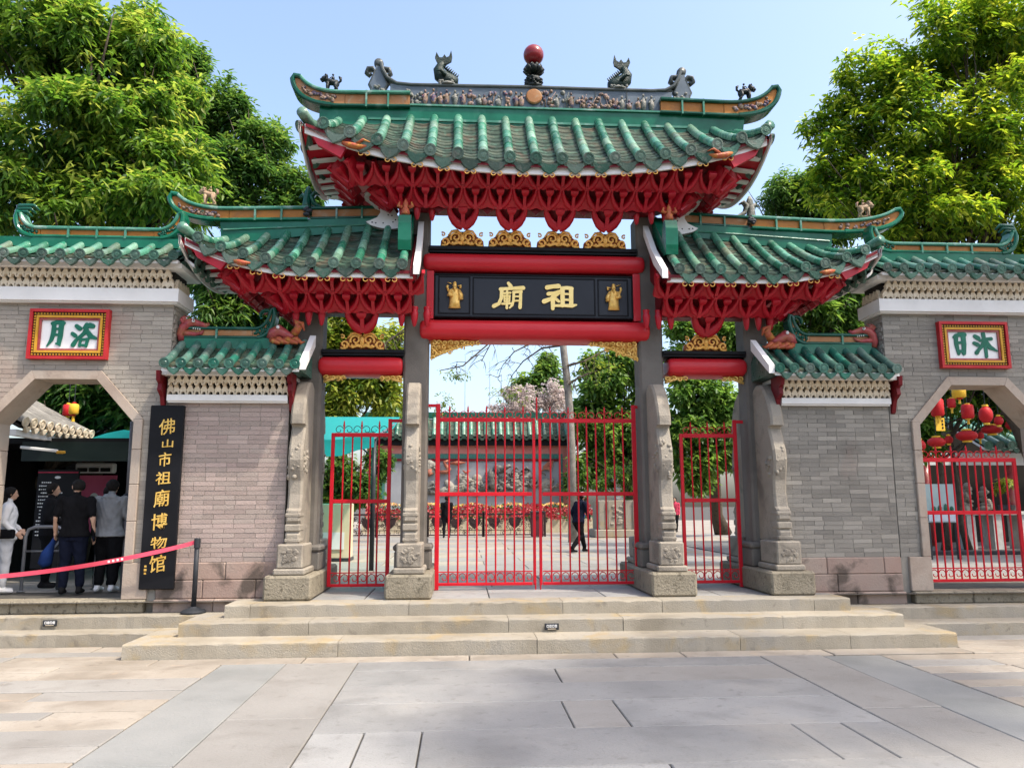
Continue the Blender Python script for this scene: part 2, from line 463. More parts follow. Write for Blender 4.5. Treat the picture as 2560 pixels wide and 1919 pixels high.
g = MB(); g.add([(-400, -400, -.06), (400, -400, -.06), (400, 400, -.06), (-400, 400, -.06)], [(0, 1, 2, 3)])
tag(g.build('ground', M_['joint']), kind='structure')

bed = MB(); bed.add([(-22, -14, -.02), (24, -14, -.02), (24, 11.8, -.02), (-22, 11.8, -.02)], [(0, 1, 2, 3)])
pavement = tag(bed.build('pavement', M_['joint']), kind='structure')


def slab(x0, x1, y0, y1, m, parent=pavement, z=0.0, th=.09, gap=.005, b=.008, name='paving_slab'):
    mb = MB()
    gap = random.uniform(.004, .010)
    dz = random.uniform(-.004, .004)
    j = lambda: random.uniform(-.002, .002)
    mb.box(((x0 + x1) / 2 + j(), (y0 + y1) / 2 + j(), z - th / 2 + dz), (x1 - x0 - gap * 2, y1 - y0 - gap * 2, th), b=b)
    return mb.build(name, M_[m], parent)


# middle field between the two border bands
rows = [(9.64, 9.14, []), (9.14, 8.42, [1.06]), (8.42, 7.66, []), (7.66, 6.76, [.95, 1.44]), (6.76, 5.82, [-.79, -.32, 2.8, 3.23]), (5.82, 4.9, [1.5]), (4.9, 4.0, [0.2, 2.6]), (4.0, 3.1, [1.2])]
for y1, y0, cuts in rows:
    xs = [-1.22] + cuts + [3.65]
    for a, b in zip(xs[:-1], xs[1:]):
        slab(a, b, y0, y1, 'slab_pink' if random.random() < .12 else 'slab_grey')
# border bands running towards the gate
for a, b, m, js in ((-2.81, -2.06, 'slab_cool', [9.64, 6.05, 3.1]), (-2.06, -1.22, 'slab_pink', [9.64, 7.23, 4.9, 3.1]), (3.65, 4.42, 'slab_pink', [9.64, 7.18, 4.6, 3.1]), (4.42, 5.15, 'slab_cool', [9.58, 5.9, 3.1])):
    for y1, y0 in zip(js[:-1], js[1:]):
        slab(a, b, y0, y1, m)
# strip along the lowest step
xs = [-5.6, -3.65, -1.9, .1, 1.9, 2.75, 4.6, 6.4, 8.2]
for a, b in zip(xs[:-1], xs[1:]):
    slab(a, b, 9.64, 9.995, 'slab_beige')
# side fields: narrow courses laid across
for side, xa, xb in ((-1, -13.5, -2.81), (1, 5.15, 15.5)):
    ys = [9.64, 9.36, 8.95, 8.40, 8.02, 7.61, 7.34, 7.02, 6.57, 6.18, 5.75, 5.3, 4.85, 4.3, 3.7] if side < 0 else [9.58, 9.26, 8.9, 8.56, 8.2, 7.9, 7.48, 7.1, 6.7, 6.3, 5.8, 5.3, 4.8, 4.3]
    for y1, y0 in zip(ys[:-1], ys[1:]):
        x = xb if side < 0 else xa
        end = xa if side < 0 else xb
        while (x > end + .3) if side < 0 else (x < end - .3):
            l = random.uniform(.85, 2.1)
            x2 = max(end, x - l) if side < 0 else min(end, x + l)
            slab(min(x, x2), max(x, x2), y0, y1, random.choice(['slab_beige', 'slab_beige', 'slab_beige', 'slab_pink']))
            x = x2
for xa, xb, ys in ((-13.5, -4.12, [10.93, 10.55, 10.28, 9.995]), (6.44, 15.5, [10.86, 10.5, 10.25, 9.995])):
    for y1, y0 in zip(ys[:-1], ys[1:]):
        x = xa
        while x < xb - .05:
            x2 = min(xb, x + random.uniform(1.0, 2.2))
            slab(x, x2, y0, y1, random.choice(['slab_beige', 'slab_beige', 'slab_pink']))
            x = x2
for xa, xb in ((-13.5, -5.6), (8.2, 15.5)):
    x = xa
    while x < xb - .05:
        x2 = min(xb, x + random.uniform(1.2, 2.2))
        slab(x, x2, 9.64 if xa < 0 else 9.58, 9.995, 'slab_beige')
        x = x2

# ---- steps up to the platform: three courses of long granite blocks, returned at both ends
steps = thing('stone_steps', 'three worn granite steps across the front of the gateway', 'steps', (X0, 10.5, 0))


def block(x0, x1, y0, y1, z0, z1, parent, m='step', name='step_block', b=.014, gap=.003, jit=.006):
    mb = MB()
    dy = random.uniform(-jit, jit)
    # worn block: cross-section with rounded nosing, a little different every hand's breadth
    n = max(3, int((x1 - x0) / .11))
    a_, b_ = x0 + gap, x1 - gap
    vs = []
    for i in range(n + 1):
        x = lerp(a_, b_, i / n)
        e = .5 if i in (0, n) else 0
        j = lambda q: random.uniform(-q, q)
        w1, w2, w3 = b * random.uniform(.6, 1.9), b * random.uniform(.5, 1.7), j(.004)
        vs += [(x, y0 + dy + w3, z0), (x, y0 + dy + w3 + j(.003), z1 - w1 - e * .01), (x, y0 + dy + w2 * .35 + w3, z1 - w1 * .35 - e * .006), (x, y0 + dy + w2 + e * .008, z1 + j(.0015)), (x, y1 + dy, z1 + j(.001)), (x, y1 + dy, z0)]
    fs = [(i * 6 + k, i * 6 + (k + 1) % 6, i * 6 + 6 + (k + 1) % 6, i * 6 + 6 + k) for i in range(n) for k in range(6)] + [(5, 4, 3, 2, 1, 0), tuple(range(n * 6, n * 6 + 6))]
    mb.add(vs, fs)
    o = mb.build(name, M_[m], parent)
    return o


for x0, x1, y0, z0, z1, cuts, yb in ((-4.11, 6.43, 10.0, -.03, .178, [-1.52, .95, 3.55, 5.0], 10.62), (-3.63, 6.02, 10.5, .15, .347, [-1.98, .62, 2.15, 4.33], 11.05), (-3.19, 5.51, 10.95, .32, ZP, [-2.85, -.72, 1.4, 2.8, 4.98], 11.42)):
    xs = [x0] + cuts + [x1]
    for a, b in zip(xs[:-1], xs[1:]):
        block(a, b, y0, yb, z0, z1, steps)
    for a, b in ((x0, x0 + .62), (x1 - .62, x1)):                       # side returns
        block(a, b, yb + .004, 11.72, z0, z1 - .001, steps)
core = MB(); core.box((X0, 11.3, .16), (8.9, .5, .3)); core.build('core', M_['joint'], steps)
# cast-iron year plates let into the risers
def nameplate(x, y, z, lab, chars):
    t = thing('step_plate', lab, 'plate', (x, y, z), group='small plates on the step risers')
    p = MB(); p.box((x, y - .006, z), (.19, .014, .085), b=.005); p.build('plate', M_['rubber'], t)
    for i in range(4):
        q = MB(); xx = x - .054 + i * .036
        q.tube([(xx - .011, y - .014, z + .022), (xx + .011, y - .014, z + .022), (xx + .011, y - .014, z - .006), (xx - .011, y - .014, z - .006), (xx - .011, y - .014, z + .02)], .004, 5)
        if i % 2: q.box((xx, y - .014, z + .008), (.005, .006, .03))
        q.build('character', M_['sign_white'], t)
    q = MB(); q.box((x, y - .014, z - .027), (.11, .005, .007)); q.build('line_of_text', M_['cream'], t)


nameplate(1.19, 10.49, .25, 'small dark plate on the middle riser of the central steps', 4)
nameplate(-5.62, 11.30, .26, 'small dark plate on the riser below the left archway', 4)

# ---- side steps in front of the two archways
for side, xa, xb, lab in ((-1, -10.5, -3.62, 'two low granite steps below the left archway'), (1, 6.0, 12.5, 'two low granite steps below the right archway')):
    st = thing('stone_steps', lab, 'steps', ((xa + xb) / 2, 11.2, 0))
    for y0, z0, z1, yb in ((10.93 if side < 0 else 10.86, -.03, .172, 11.36), (11.32 if side < 0 else 11.26, .14, .342, 11.75)):
        x = xa
        lim = (-4.12 if side < 0 else xb) if z0 < 0 else xb
        x = 6.44 if (side > 0 and z0 < 0) else xa
        while x < lim - .05:
            x2 = min(lim, x + random.uniform(1.6, 3.0))
            if lim - x2 < .5: x2 = lim
            block(x, x2, y0, yb, z0, z1, st)
            x = x2

# ---- platform under the gateway and the courtyard behind it
cb = MB(); cb.add([(-40, 11.5, ZP - .02), (45, 11.5, ZP - .02), (45, 90, ZP - .02), (-40, 90, ZP - .02)], [(0, 1, 2, 3)])
court = tag(cb.build('courtyard_floor', M_['joint']), kind='structure')
xs = [-3.15, -1.4, .4, 2.1, 3.8, 5.47]
for y0, y1 in ((11.425, 12.2), (12.2, 12.95)):
    for a, b in zip(xs[:-1], xs[1:]):
        slab(a, b, y0, y1, 'slab_grey', court, ZP - .003)
y = 12.95
k = 0
while y < 34:
    d = 1.15 if y < 24 else 1.7
    x = -11.0 + (k % 2) * .9
    xe = 13.5 if y < 20 else 16
    while x < xe:
        x2 = x + 2.3
        slab(x, x2, y, y + d, 'slab_pink' if random.random() < .6 else 'slab_beige', court, ZP - .002)
        x = x2
    y += d
    k += 1
far = MB(); far.box((2, 48, ZP - .05), (70, 28 - .02, .09)); far.build('far_paving', M_['slab_beige'], court)

M_['sign_red'] = mat('sign_red', [(.36, .015, .02), (.43, .03, .03)], .45, 4, 4)
# ================================================================ roof and ridge builders (pieces share their meshes)
def _half_tube():
    mb = MB(); n = 8
    A = [R(-12) + (R(204)) * i / n for i in range(n + 1)]
    for y0, y1, r0, r1 in ((0, 1.03, 1.0, .93),):
        vs = [(math.cos(a) * r0, y0, math.sin(a) * r0) for a in A] + [(math.cos(a) * r1, y1, math.sin(a) * r1) for a in A] + [(math.cos(a) * .8, y0, math.sin(a) * .8) for a in A]
        m = n + 1
        fs = [(i, i + 1, m + i + 1, m + i) for i in range(n)] + [(2 * m + i, 2 * m + i + 1, i + 1, i) for i in range(n)]
        mb.cs = True
        mb.add(vs, fs)
    return mb


def _disc():
    mb = MB(); mb.cs = False
    mb.lathe([(1.0, .25), (1.06, -.05), (1.06, -.18), (.86, -.2), (.82, -.1), (.5, -.1), (.42, -.2), (.001, -.22)], n=12, axis='y')
    return mb


def _drip():
    mb = MB()
    top = [(-1, .10), (-.6, -.12), (0, -.24), (.6, -.12), (1, .10)]
    bot = [(.92, -.30), (.5, -.72), (0, -1.0), (-.5, -.72), (-.92, -.30)]
    mb.prism(top + bot, -.02, .02)
    mb.prism([(x * .8, z * .86 - .08) for x, z in top + bot], -.032, -.02)
    return mb


TILE = {}
for key, tm, te in (('g', 'tile', 'tile_end'), ('d', 'tile_dark', 'tile_dark')):
    TILE[key] = (_half_tube().mesh('cover_tile', M_[tm]), _disc().mesh('end_disc', M_[te]), _drip().mesh('drip_tile', M_[te]))


def frame_mat(o, xax, yax, zax):
    return Matrix(((xax.x, yax.x, zax.x, o.x), (xax.y, yax.y, zax.y, o.y), (xax.z, yax.z, zax.z, o.z), (0, 0, 0, 1)))


def tiled(parent, pf, us, r, nseg, key='g', courses=12, dw=None, dh=.15, sag=.045, pan='pan', lift=.02, lip=.026):
    """rolls of cover tiles at the positions us along the eave, pan courses between them, discs and drips at the eave"""
    ct, dc, dr = TILE[key]
    P = lambda u, t: Vector(pf(u, t))
    e = .01
    for u in us:
        du = random.uniform(-.012, .012)
        for i in range(nseg):
            a, b = P(u + du * (1 - i / nseg), i / nseg), P(u + du * (1 - (i + 1) / nseg), (i + 1) / nseg)
            y = b - a
            x = (P(u + e, i / nseg) - P(u - e, i / nseg)).normalized()
            yn = y.normalized()
            z = x.cross(yn).normalized()
            if z.z < 0: z = -z
            x = yn.cross(z)
            rr = r * random.uniform(.95, 1.05)
            inst('cover_tile', ct, parent, frame_mat(a + z * (lift + random.uniform(-.004, .004)), x * rr, y, z * rr))
        a, b = P(u + du, 0), P(u, .12)
        y = (b - a).normalized()
        x = (P(u + e, 0) - P(u - e, 0)).normalized()
        y = (y - x * y.dot(x)).normalized()
        z = x.cross(y)
        if z.z < 0: x = -x; z = -z
        # discs hang plumb, facing out
        yo = Vector((y.x, y.y, y.z * .35)).normalized()
        zo = x.cross(yo)
        inst('end_disc', dc, parent, frame_mat(a + z * lift - yo * .035, x * r * 1.17, yo * r, zo * r * 1.17))
    gaps = list(zip(us[:-1], us[1:]))
    for u0, u1 in gaps:
        um = (u0 + u1) / 2
        a = P(um, 0)
        x = (P(um + e, 0) - P(um - e, 0)).normalized()
        y = (P(um, .12) - a).normalized()
        y = (y - x * y.dot(x)).normalized()
        z = x.cross(y)
        if z.z < 0: x = -x; z = -z
        yo = Vector((y.x, y.y, y.z * .35)).normalized()
        zo = x.cross(yo).normalized()
        w = abs(u1 - u0) / 2 * .92
        inst('drip_tile', dr, parent, frame_mat(a - z * .03 - yo * .02, x * w, yo, zo * dh * random.uniform(.94, 1.06)))
    mb = MB(); mb.cs = False
    n = 6
    for u0, u1 in gaps:
        mb.cr = random.random()
        for c in range(courses):
            t0, t1 = c / courses, (c + 1.25) / courses
            t1 = min(t1, 1)
            jz = random.uniform(-.006, .008)
            ra, rb, rc = [], [], []
            for k in range(n + 1):
                f = k / n * 2 - 1
                u = lerp(u0, u1, k / n)
                d = -sag * (1 - f * f)
                p0, p1 = P(u, t0), P(u, t1)
                ra.append(p0 + Vector((0, 0, d + lip + jz)))
                rb.append(p1 + Vector((0, 0, d + jz)))
                rc.append(p0 + Vector((0, 0, d - .012)))
            mb.grid([rc, ra, rb])
    o = mb.build('pan_tiles', M_[pan], parent)
    tag(o, kind='stuff')


def deck(name, parent, pf, u0, u1, m_under, nu=24, nt=6, drop=.09, th=.06):
    """roof slab under the tiles"""
    P = lambda u, t, d: Vector(pf(u, t)) - Vector((0, 0, d))
    mb = MB()
    mb.cm = 1
    top = [[P(lerp(u0, u1, i / nu), j / nt, drop) for i in range(nu + 1)] for j in range(nt + 1)]
    mb.grid(top)
    mb.cm = 0
    bot = [[P(lerp(u0, u1, i / nu), j / nt, drop + th) for i in range(nu + 1)] for j in range(nt + 1)]
    mb.grid(bot)
    mb.grid([top[0], bot[0]]); mb.grid([top[-1], bot[-1]])
    mb.grid([[r[0] for r in top], [r[0] for r in bot]]); mb.grid([[r[-1] for r in top], [r[-1] for r in bot]])
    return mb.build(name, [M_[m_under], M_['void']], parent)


def bez(p0, p1, p2, n=10):
    return [(lerp(lerp(p0[0], p1[0], t), lerp(p1[0], p2[0], t), t), lerp(lerp(p0[1], p1[1], t), lerp(p1[1], p2[1], t), t)) for t in (i / n for i in range(n + 1))]


def octo(w, h, b=.3):
    w, h = w / 2, h / 2
    c = min(w, h) * b * 2
    return [(-w, -h + c), (-w + c, -h), (w - c, -h), (w, -h + c), (w, h - c), (w - c, h), (-w + c, h), (-w, h - c)]


def ridge_tier(parent, y, xa, xb, za, zb, h, thick, mold, tipa=None, tipb=None, npan=4, pan='orange', mold_m='glaze', cap_m='glaze_lt', fig=None, cap_h=None):
    """coloured panels between a lower and an upper glazed moulding; an end may sweep up into a horn"""
    cap_h = cap_h or mold * 1.1
    lo, up = [(xa, za), (xb, zb)], [(xa, za + h), (xb, zb + h)]
    n = 14
    lo = [(lerp(xa, xb, i / 8), lerp(za, zb, i / 8)) for i in range(9)]
    up = [(lerp(xa, xb, i / 8), lerp(za, zb, i / 8) + h) for i in range(9)]
    horns = []
    for end, tip in ((0, tipa), (1, tipb)):
        if tip is None: continue
        x, z = (xa, za) if end == 0 else (xb, zb)
        L_ = bez((x, z), (lerp(x, tip[0], .93), z - .03), (tip[0], tip[1] - .05), n)
        dt = min(.13, abs(tip[0] - x) * .16)
        U_ = bez((x, z + h), (lerp(x, tip[0], .64), z + h - .02), (tip[0] - math.copysign(dt, tip[0] - x), tip[1]), n)
        horns.append((L_, U_))
        if end == 0:
            lo = L_[::-1] + lo[1:]; up = U_[::-1] + up[1:]
        else:
            lo = lo[:-1] + L_; up = up[:-1] + U_
    mb = MB(); mb.cs = False
    mb.sweep(octo(thick, mold), [(x, y, z) for x, z in lo])
    auto(mb.build('ridge_moulding', M_[mold_m], parent))
    mb = MB()
    mb.sweep(octo(thick * 1.05, cap_h), [(x, y, z) for x, z in up])
    auto(mb.build('ridge_cap', M_[cap_m], parent))
    for L_, U_ in horns:
        mb = MB()
        for i in range(n):
            q = [L_[i], L_[i + 1], U_[i + 1], U_[i]]
            mb.prism(q, y - thick * .38, y + thick * .38)
        mb.build('horn_panel', M_[pan], parent)
        # glazed outer rim of the horn tip
        e0, e1 = L_[-1], U_[-1]
        mid_ = ((e0[0] + e1[0]) / 2 + (e0[0] - e1[0]) * .25, (e0[1] + e1[1]) / 2 + .045)
        mb = MB(); mb.sweep(octo(thick * 1.06, mold * 1.5), [(x, y, z) for x, z in L_[2:] + [mid_, e1]]); auto(mb.build('horn_rim', M_[mold_m], parent))
        mb = MB()
        for i in range(2, n - 3):
            cx, cz = (L_[i][0] + U_[i][0]) / 2, (L_[i][1] + U_[i][1]) / 2
            rr = max(.02, (U_[i][1] - L_[i][1]) * .22)
            for k in range(3):
                mb.cr = random.random()
                mb.ell((cx + random.uniform(-.04, .04), y - thick * .40, cz + random.uniform(-rr, rr)), (rr * random.uniform(.5, 1.1), .025, rr * random.uniform(.5, 1.0)), 7, 5)
        mb.build('horn_relief', M_[fig or 'fig_multi'], parent, smooth=True)
    for i in range(npan):
        a, b = i / npan, (i + 1) / npan
        x0_, x1_ = lerp(xa, xb, a), lerp(xa, xb, b)
        z0_, z1_ = lerp(za, zb, a), lerp(za, zb, b)
        gp = .008 if x1_ > x0_ else -.008
        mb = MB()
        mb.prism([(x0_ + gp, z0_), (x1_ - gp, z1_), (x1_ - gp, z1_ + h), (x0_ + gp, z0_ + h)], y - thick * .36, y + thick * .36)
        mb.build('ridge_panel', M_[pan], parent)
        if i:
            mb = MB(); mb.box((x0_, y, (z0_ + h / 2)), (.03, thick * 1.02, h + mold)); mb.build('ridge_joint', M_['glaze_lt'], parent)


# ================================================================ brushwork for the inscriptions
def brush(mb, pts, ws, y, th=.012):
    """flat brush stroke: centre line points (x, z) with a width at each point"""
    n = len(pts)
    Lf, Rt = [], []
    for i, p in enumerate(pts):
        a, b = pts[max(i - 1, 0)], pts[min(i + 1, n - 1)]
        d = Vector((b[0] - a[0], b[1] - a[1])).normalized()
        nx, nz_ = -d.y, d.x
        w = ws[i] / 2
        Lf.append((p[0] + nx * w, p[1] + nz_ * w)); Rt.append((p[0] - nx * w, p[1] - nz_ * w))
    for i in range(n - 1):
        mb.prism([Lf[i], Lf[i + 1], Rt[i + 1], Rt[i]], y, y - th)
    for i in (0, n - 1):
        k = 8
        c = pts[i]; r = ws[i] / 2
        mb.prism([(c[0] + r * math.cos(2 * PI * j / k), c[1] + r * math.sin(2 * PI * j / k)) for j in range(k)], y, y - th * .98)


def character(name, strokes, parent, m, sc, ox, oz, px, py, y, th=.012):
    """strokes in picture units; (px, py) maps to (ox, oz), sc metres per unit"""
    mb = MB()
    for i, st in enumerate(strokes):
        pts = [(ox + (a - px) * sc, oz - (b - py) * sc) for a, b, w in st]
        brush(mb, pts, [w * sc for a, b, w in st], y - i * .0004, th)
    return mb.build(name, M_[m], parent)


CH = {
    'zu': [[(1232, 585, 40), (1285, 575, 34), (1330, 572, 40)], [(1242, 640, 34), (1290, 635, 30), (1338, 622, 36)], [(1330, 630, 30), (1275, 678, 30), (1205, 706, 40)], [(1278, 668, 36), (1280, 720, 36), (1278, 768, 30)], [(1302, 682, 26), (1330, 705, 24)],
           [(1362, 595, 38), (1362, 740, 36)], [(1355, 590, 30), (1400, 586, 30), (1440, 592, 36)], [(1436, 592, 36), (1434, 740, 36)], [(1370, 640, 18), (1430, 640, 18)], [(1370, 690, 18), (1430, 690, 18)], [(1302, 742, 22), (1380, 740, 26), (1445, 742, 30), (1478, 733, 14)]],
    'miao': [[(905, 552, 26), (925, 580, 34)], [(838, 605, 30), (930, 598, 26), (1030, 592, 36)], [(850, 605, 32), (846, 680, 30), (825, 730, 30), (782, 752, 34)],
             [(868, 640, 18), (922, 636, 18)], [(872, 662, 16), (872, 712, 16)], [(868, 664, 16), (918, 662, 16)], [(914, 662, 16), (912, 712, 16)], [(875, 688, 12), (912, 687, 12)], [(872, 711, 14), (914, 710, 14)], [(852, 732, 18), (928, 728, 18)], [(894, 622, 18), (893, 690, 16), (891, 768, 22)],
             [(950, 634, 22), (948, 690, 22), (938, 740, 22), (915, 766, 14)], [(946, 630, 22), (1014, 625, 24)], [(1008, 625, 26), (1006, 700, 26), (1002, 762, 30)], [(952, 668, 14), (1004, 666, 14)], [(950, 705, 14), (1004, 703, 14)]],
    'yue': [[(416, 1092, 30), (416, 1160, 34), (405, 1215, 28), (376, 1262, 8)], [(404, 1092, 28), (440, 1080, 34), (478, 1088, 36)], [(468, 1090, 36), (466, 1180, 36), (458, 1255, 30), (440, 1240, 14)], [(420, 1132, 18), (462, 1130, 18)], [(420, 1176, 18), (462, 1174, 18)]],
    'yu': [[(575, 1108, 30), (600, 1128, 34)], [(550, 1165, 28), (572, 1182, 30)], [(560, 1250, 34), (580, 1215, 26), (606, 1180, 14)], [(648, 1098, 34), (628, 1122, 22)], [(668, 1102, 40), (690, 1108, 36)], [(650, 1120, 26), (630, 1165, 30), (596, 1200, 22)], [(648, 1140, 30), (680, 1185, 40), (735, 1205, 12)], [(612, 1208, 18), (606, 1256, 20)], [(612, 1210, 18), (664, 1206, 22)], [(662, 1206, 22), (652, 1258, 22)], [(606, 1250, 18), (654, 1252, 18)]],
    'ri': [[(902, 1180, 30), (900, 1240, 30), (912, 1310, 22)], [(888, 1190, 22), (925, 1172, 32), (965, 1172, 34)], [(955, 1176, 34), (956, 1240, 34), (950, 1308, 28)], [(905, 1232, 20), (950, 1228, 20)], [(908, 1292, 22), (950, 1292, 22)]],
    'mu': [[(1042, 1182, 28), (1066, 1198, 32)], [(1032, 1232, 26), (1058, 1244, 30)], [(1044, 1302, 30), (1066, 1272, 22), (1088, 1246, 10)], [(1076, 1214, 20), (1115, 1204, 22), (1160, 1200, 26)], [(1104, 1162, 28), (1112, 1240, 26), (1114, 1330, 22)], [(1110, 1210, 22), (1085, 1255, 26), (1058, 1290, 14)], [(1118, 1212, 22), (1145, 1262, 34), (1196, 1288, 10)]],
}

# ================================================================ brick walls, arches, cornices
YW = 11.70          # front of the walls


def course_fill(xa, xb, z, h, bl, off):
    """brick intervals of one course"""
    out = []
    x = xa - off
    while x < xb - .02:
        l = bl * (random.choice([1, 1, 1, .5]) if random.random() < .35 else 1)
        a, b = max(x, xa), min(x + l, xb)
        if b - a > .04: out.append((a, b))
        x += l
    return out


UNIT = MB().box((0, 0, 0), (1, 1, 1))
BRICK = {k: UNIT.mesh('brick', M_[k]) for k in ('brick', 'brick_warm', 'brick_pink')}


def bricks(parent, xa, xb, z0, z1, hole, bm, prefer, h=.069, bl=.305, y=YW):
    todo = []
    nz_ = int(round((z1 - z0) / h)); hh = (z1 - z0) / nz_
    for c in range(nz_):
        zc = z0 + (c + .5) * hh
        iv = [(xa, xb)]
        hw = hole(zc) if hole else None
        if hw:
            iv = [(xa, hw[0]), (hw[1], xb)]
        for a, b in iv:
            if b - a < .05: continue
            for p, q in course_fill(a, b, zc, hh, bl, (c % 2) * bl / 2 + random.uniform(0, .03)):
                todo.append(((p + q) / 2, zc, q - p, hh))
    todo.sort(key=lambda t: abs(t[0] - prefer[0]) + .6 * abs(t[1] - prefer[1]))
    rest = MB()
    for i, (x, z, l, hh) in enumerate(todo):
        dy = random.uniform(-.002, .003)
        if i < 295:
            inst('brick', BRICK[bm], parent, mtx((x, y + .0275 + dy, z), (l - .007, .045, hh - .006)))
        else:
            rest.cr = random.uniform(.02, 1)
            rest.box((x, y + .0275 + dy, z), (l - .007, .045, hh - .006))
    if rest.v:
        tag(rest.build('brickwork', M_[bm], parent), kind='stuff')


_l = MB()
_l.prism([(-.5, 0), (-.42, .28), (-.5, .45), (-.30, .62), (-.24, .80), (0, 1.0), (.24, .80), (.30, .62), (.5, .45), (.42, .28), (.5, 0), (.30, .0), (.22, .20), (0, .30), (-.22, .20), (-.30, 0)], -.5, .5)
LATT = _l.mesh('lattice_piece', M_['cream'])


def lattice(parent, xa, xb, y, z0, z1, pitch, out=.05, axis='x', sgn=1):
    """two rows of cream scale-shaped brackets on a dark ground, the upper row further out"""
    n = max(2, int(round(abs(xb - xa) / pitch)))
    p = (xb - xa) / n
    hh = (z1 - z0) / 2
    for row in (0, 1):
        for i in range(n + (0 if row else 1)):
            u = xa + p * (i + (.5 if row else 0))
            if row == 0 and i in (0, n): u += p * .2 * (1 if i == 0 else -1)
            w = abs(p) * 1.02
            d = .07
            off = -(out * (.3 + row * .7))
            hgt = hh * (1.28 if row == 0 else 1.12)
            if axis == 'x':
                inst('lattice_piece', LATT, parent, mtx((u, y + off + d / 2 - .02, z0 + row * hh), (w, d, hgt)))
            else:
                inst('lattice_piece', LATT, parent, mtx((y - sgn * (off + d / 2 - .02), u, z0 + row * hh), (w, d, hgt), rz=PI / 2))


def arch_hole(cx, o=1.15, z1=3.11, f=.5, z2=3.83):
    def hole(z):
        if z < z1: return (cx - o, cx + o)
        if z < z2:
            t = (z - z1) / (z2 - z1)
            return (cx - lerp(o, f, t), cx + lerp(o, f, t))
        return None
    return hole


def plinth(parent, xa, xb, courses, yf):
    for (z0, z1, dy) in courses:
        x = xa
        while x < xb - .02:
            x2 = min(xb, x + random.uniform(.55, 1.05))
            if xb - x2 < .25: x2 = xb
            mb = MB(); mb.box(((x + x2) / 2, yf + dy + .15, (z0 + z1) / 2), (x2 - x - .006, .3, z1 - z0 - .005), b=.012)
            mb.build('plinth_stone', M_['sand_red'], parent)
            x = x2


def wall_roof(t, s, la, lb, zeave, zr, ye, yr, pitch, key, hip_in, r, courses, nseg, zend=0.0):
    """roof over a wall between local la..lb; s mirrors it; hip_in: sloped return at the inner end"""
    xa, xb = sorted((X0 + s * la, X0 + s * lb))
    pf = lambda u, tt: (u, lerp(ye, yr, tt), lerp(zeave, zr, tt) - .05 * 4 * tt * (1 - tt) * .6)
    rf = deck('roof', t, pf, xa, xb, 'white', nu=2, nt=4, drop=.05, th=.05)
    n = int(round((xb - xa) / pitch))
    us = [xa + .06 + (xb - xa - .12) * i / n for i in range(n + 1)]
    tiled(rf, pf, us, r, nseg, key, courses=courses, dh=.13, sag=.035)
    back = MB()
    yb = 2 * yr - ye
    back.add([(xa, yr, zr), (xb, yr, zr), (xb, yb, zeave), (xa, yb, zeave)], [(0, 1, 2, 3)])
    back.add([(xa, ye, zeave - .05), (xb, ye, zeave - .05), (xb, yb, zeave - .05), (xa, yb, zeave - .05)], [(0, 1, 2, 3)])
    back.add([(xa, ye, zeave - .05), (xa, yb, zeave - .05), (xa, yr, zr)], [(0, 1, 2)])
    back.add([(xb, ye, zeave - .05), (xb, yb, zeave - .05), (xb, yr, zr)], [(0, 1, 2)])
    back.build('rear_slope', M_['tile_dark'], rf)
    return rf


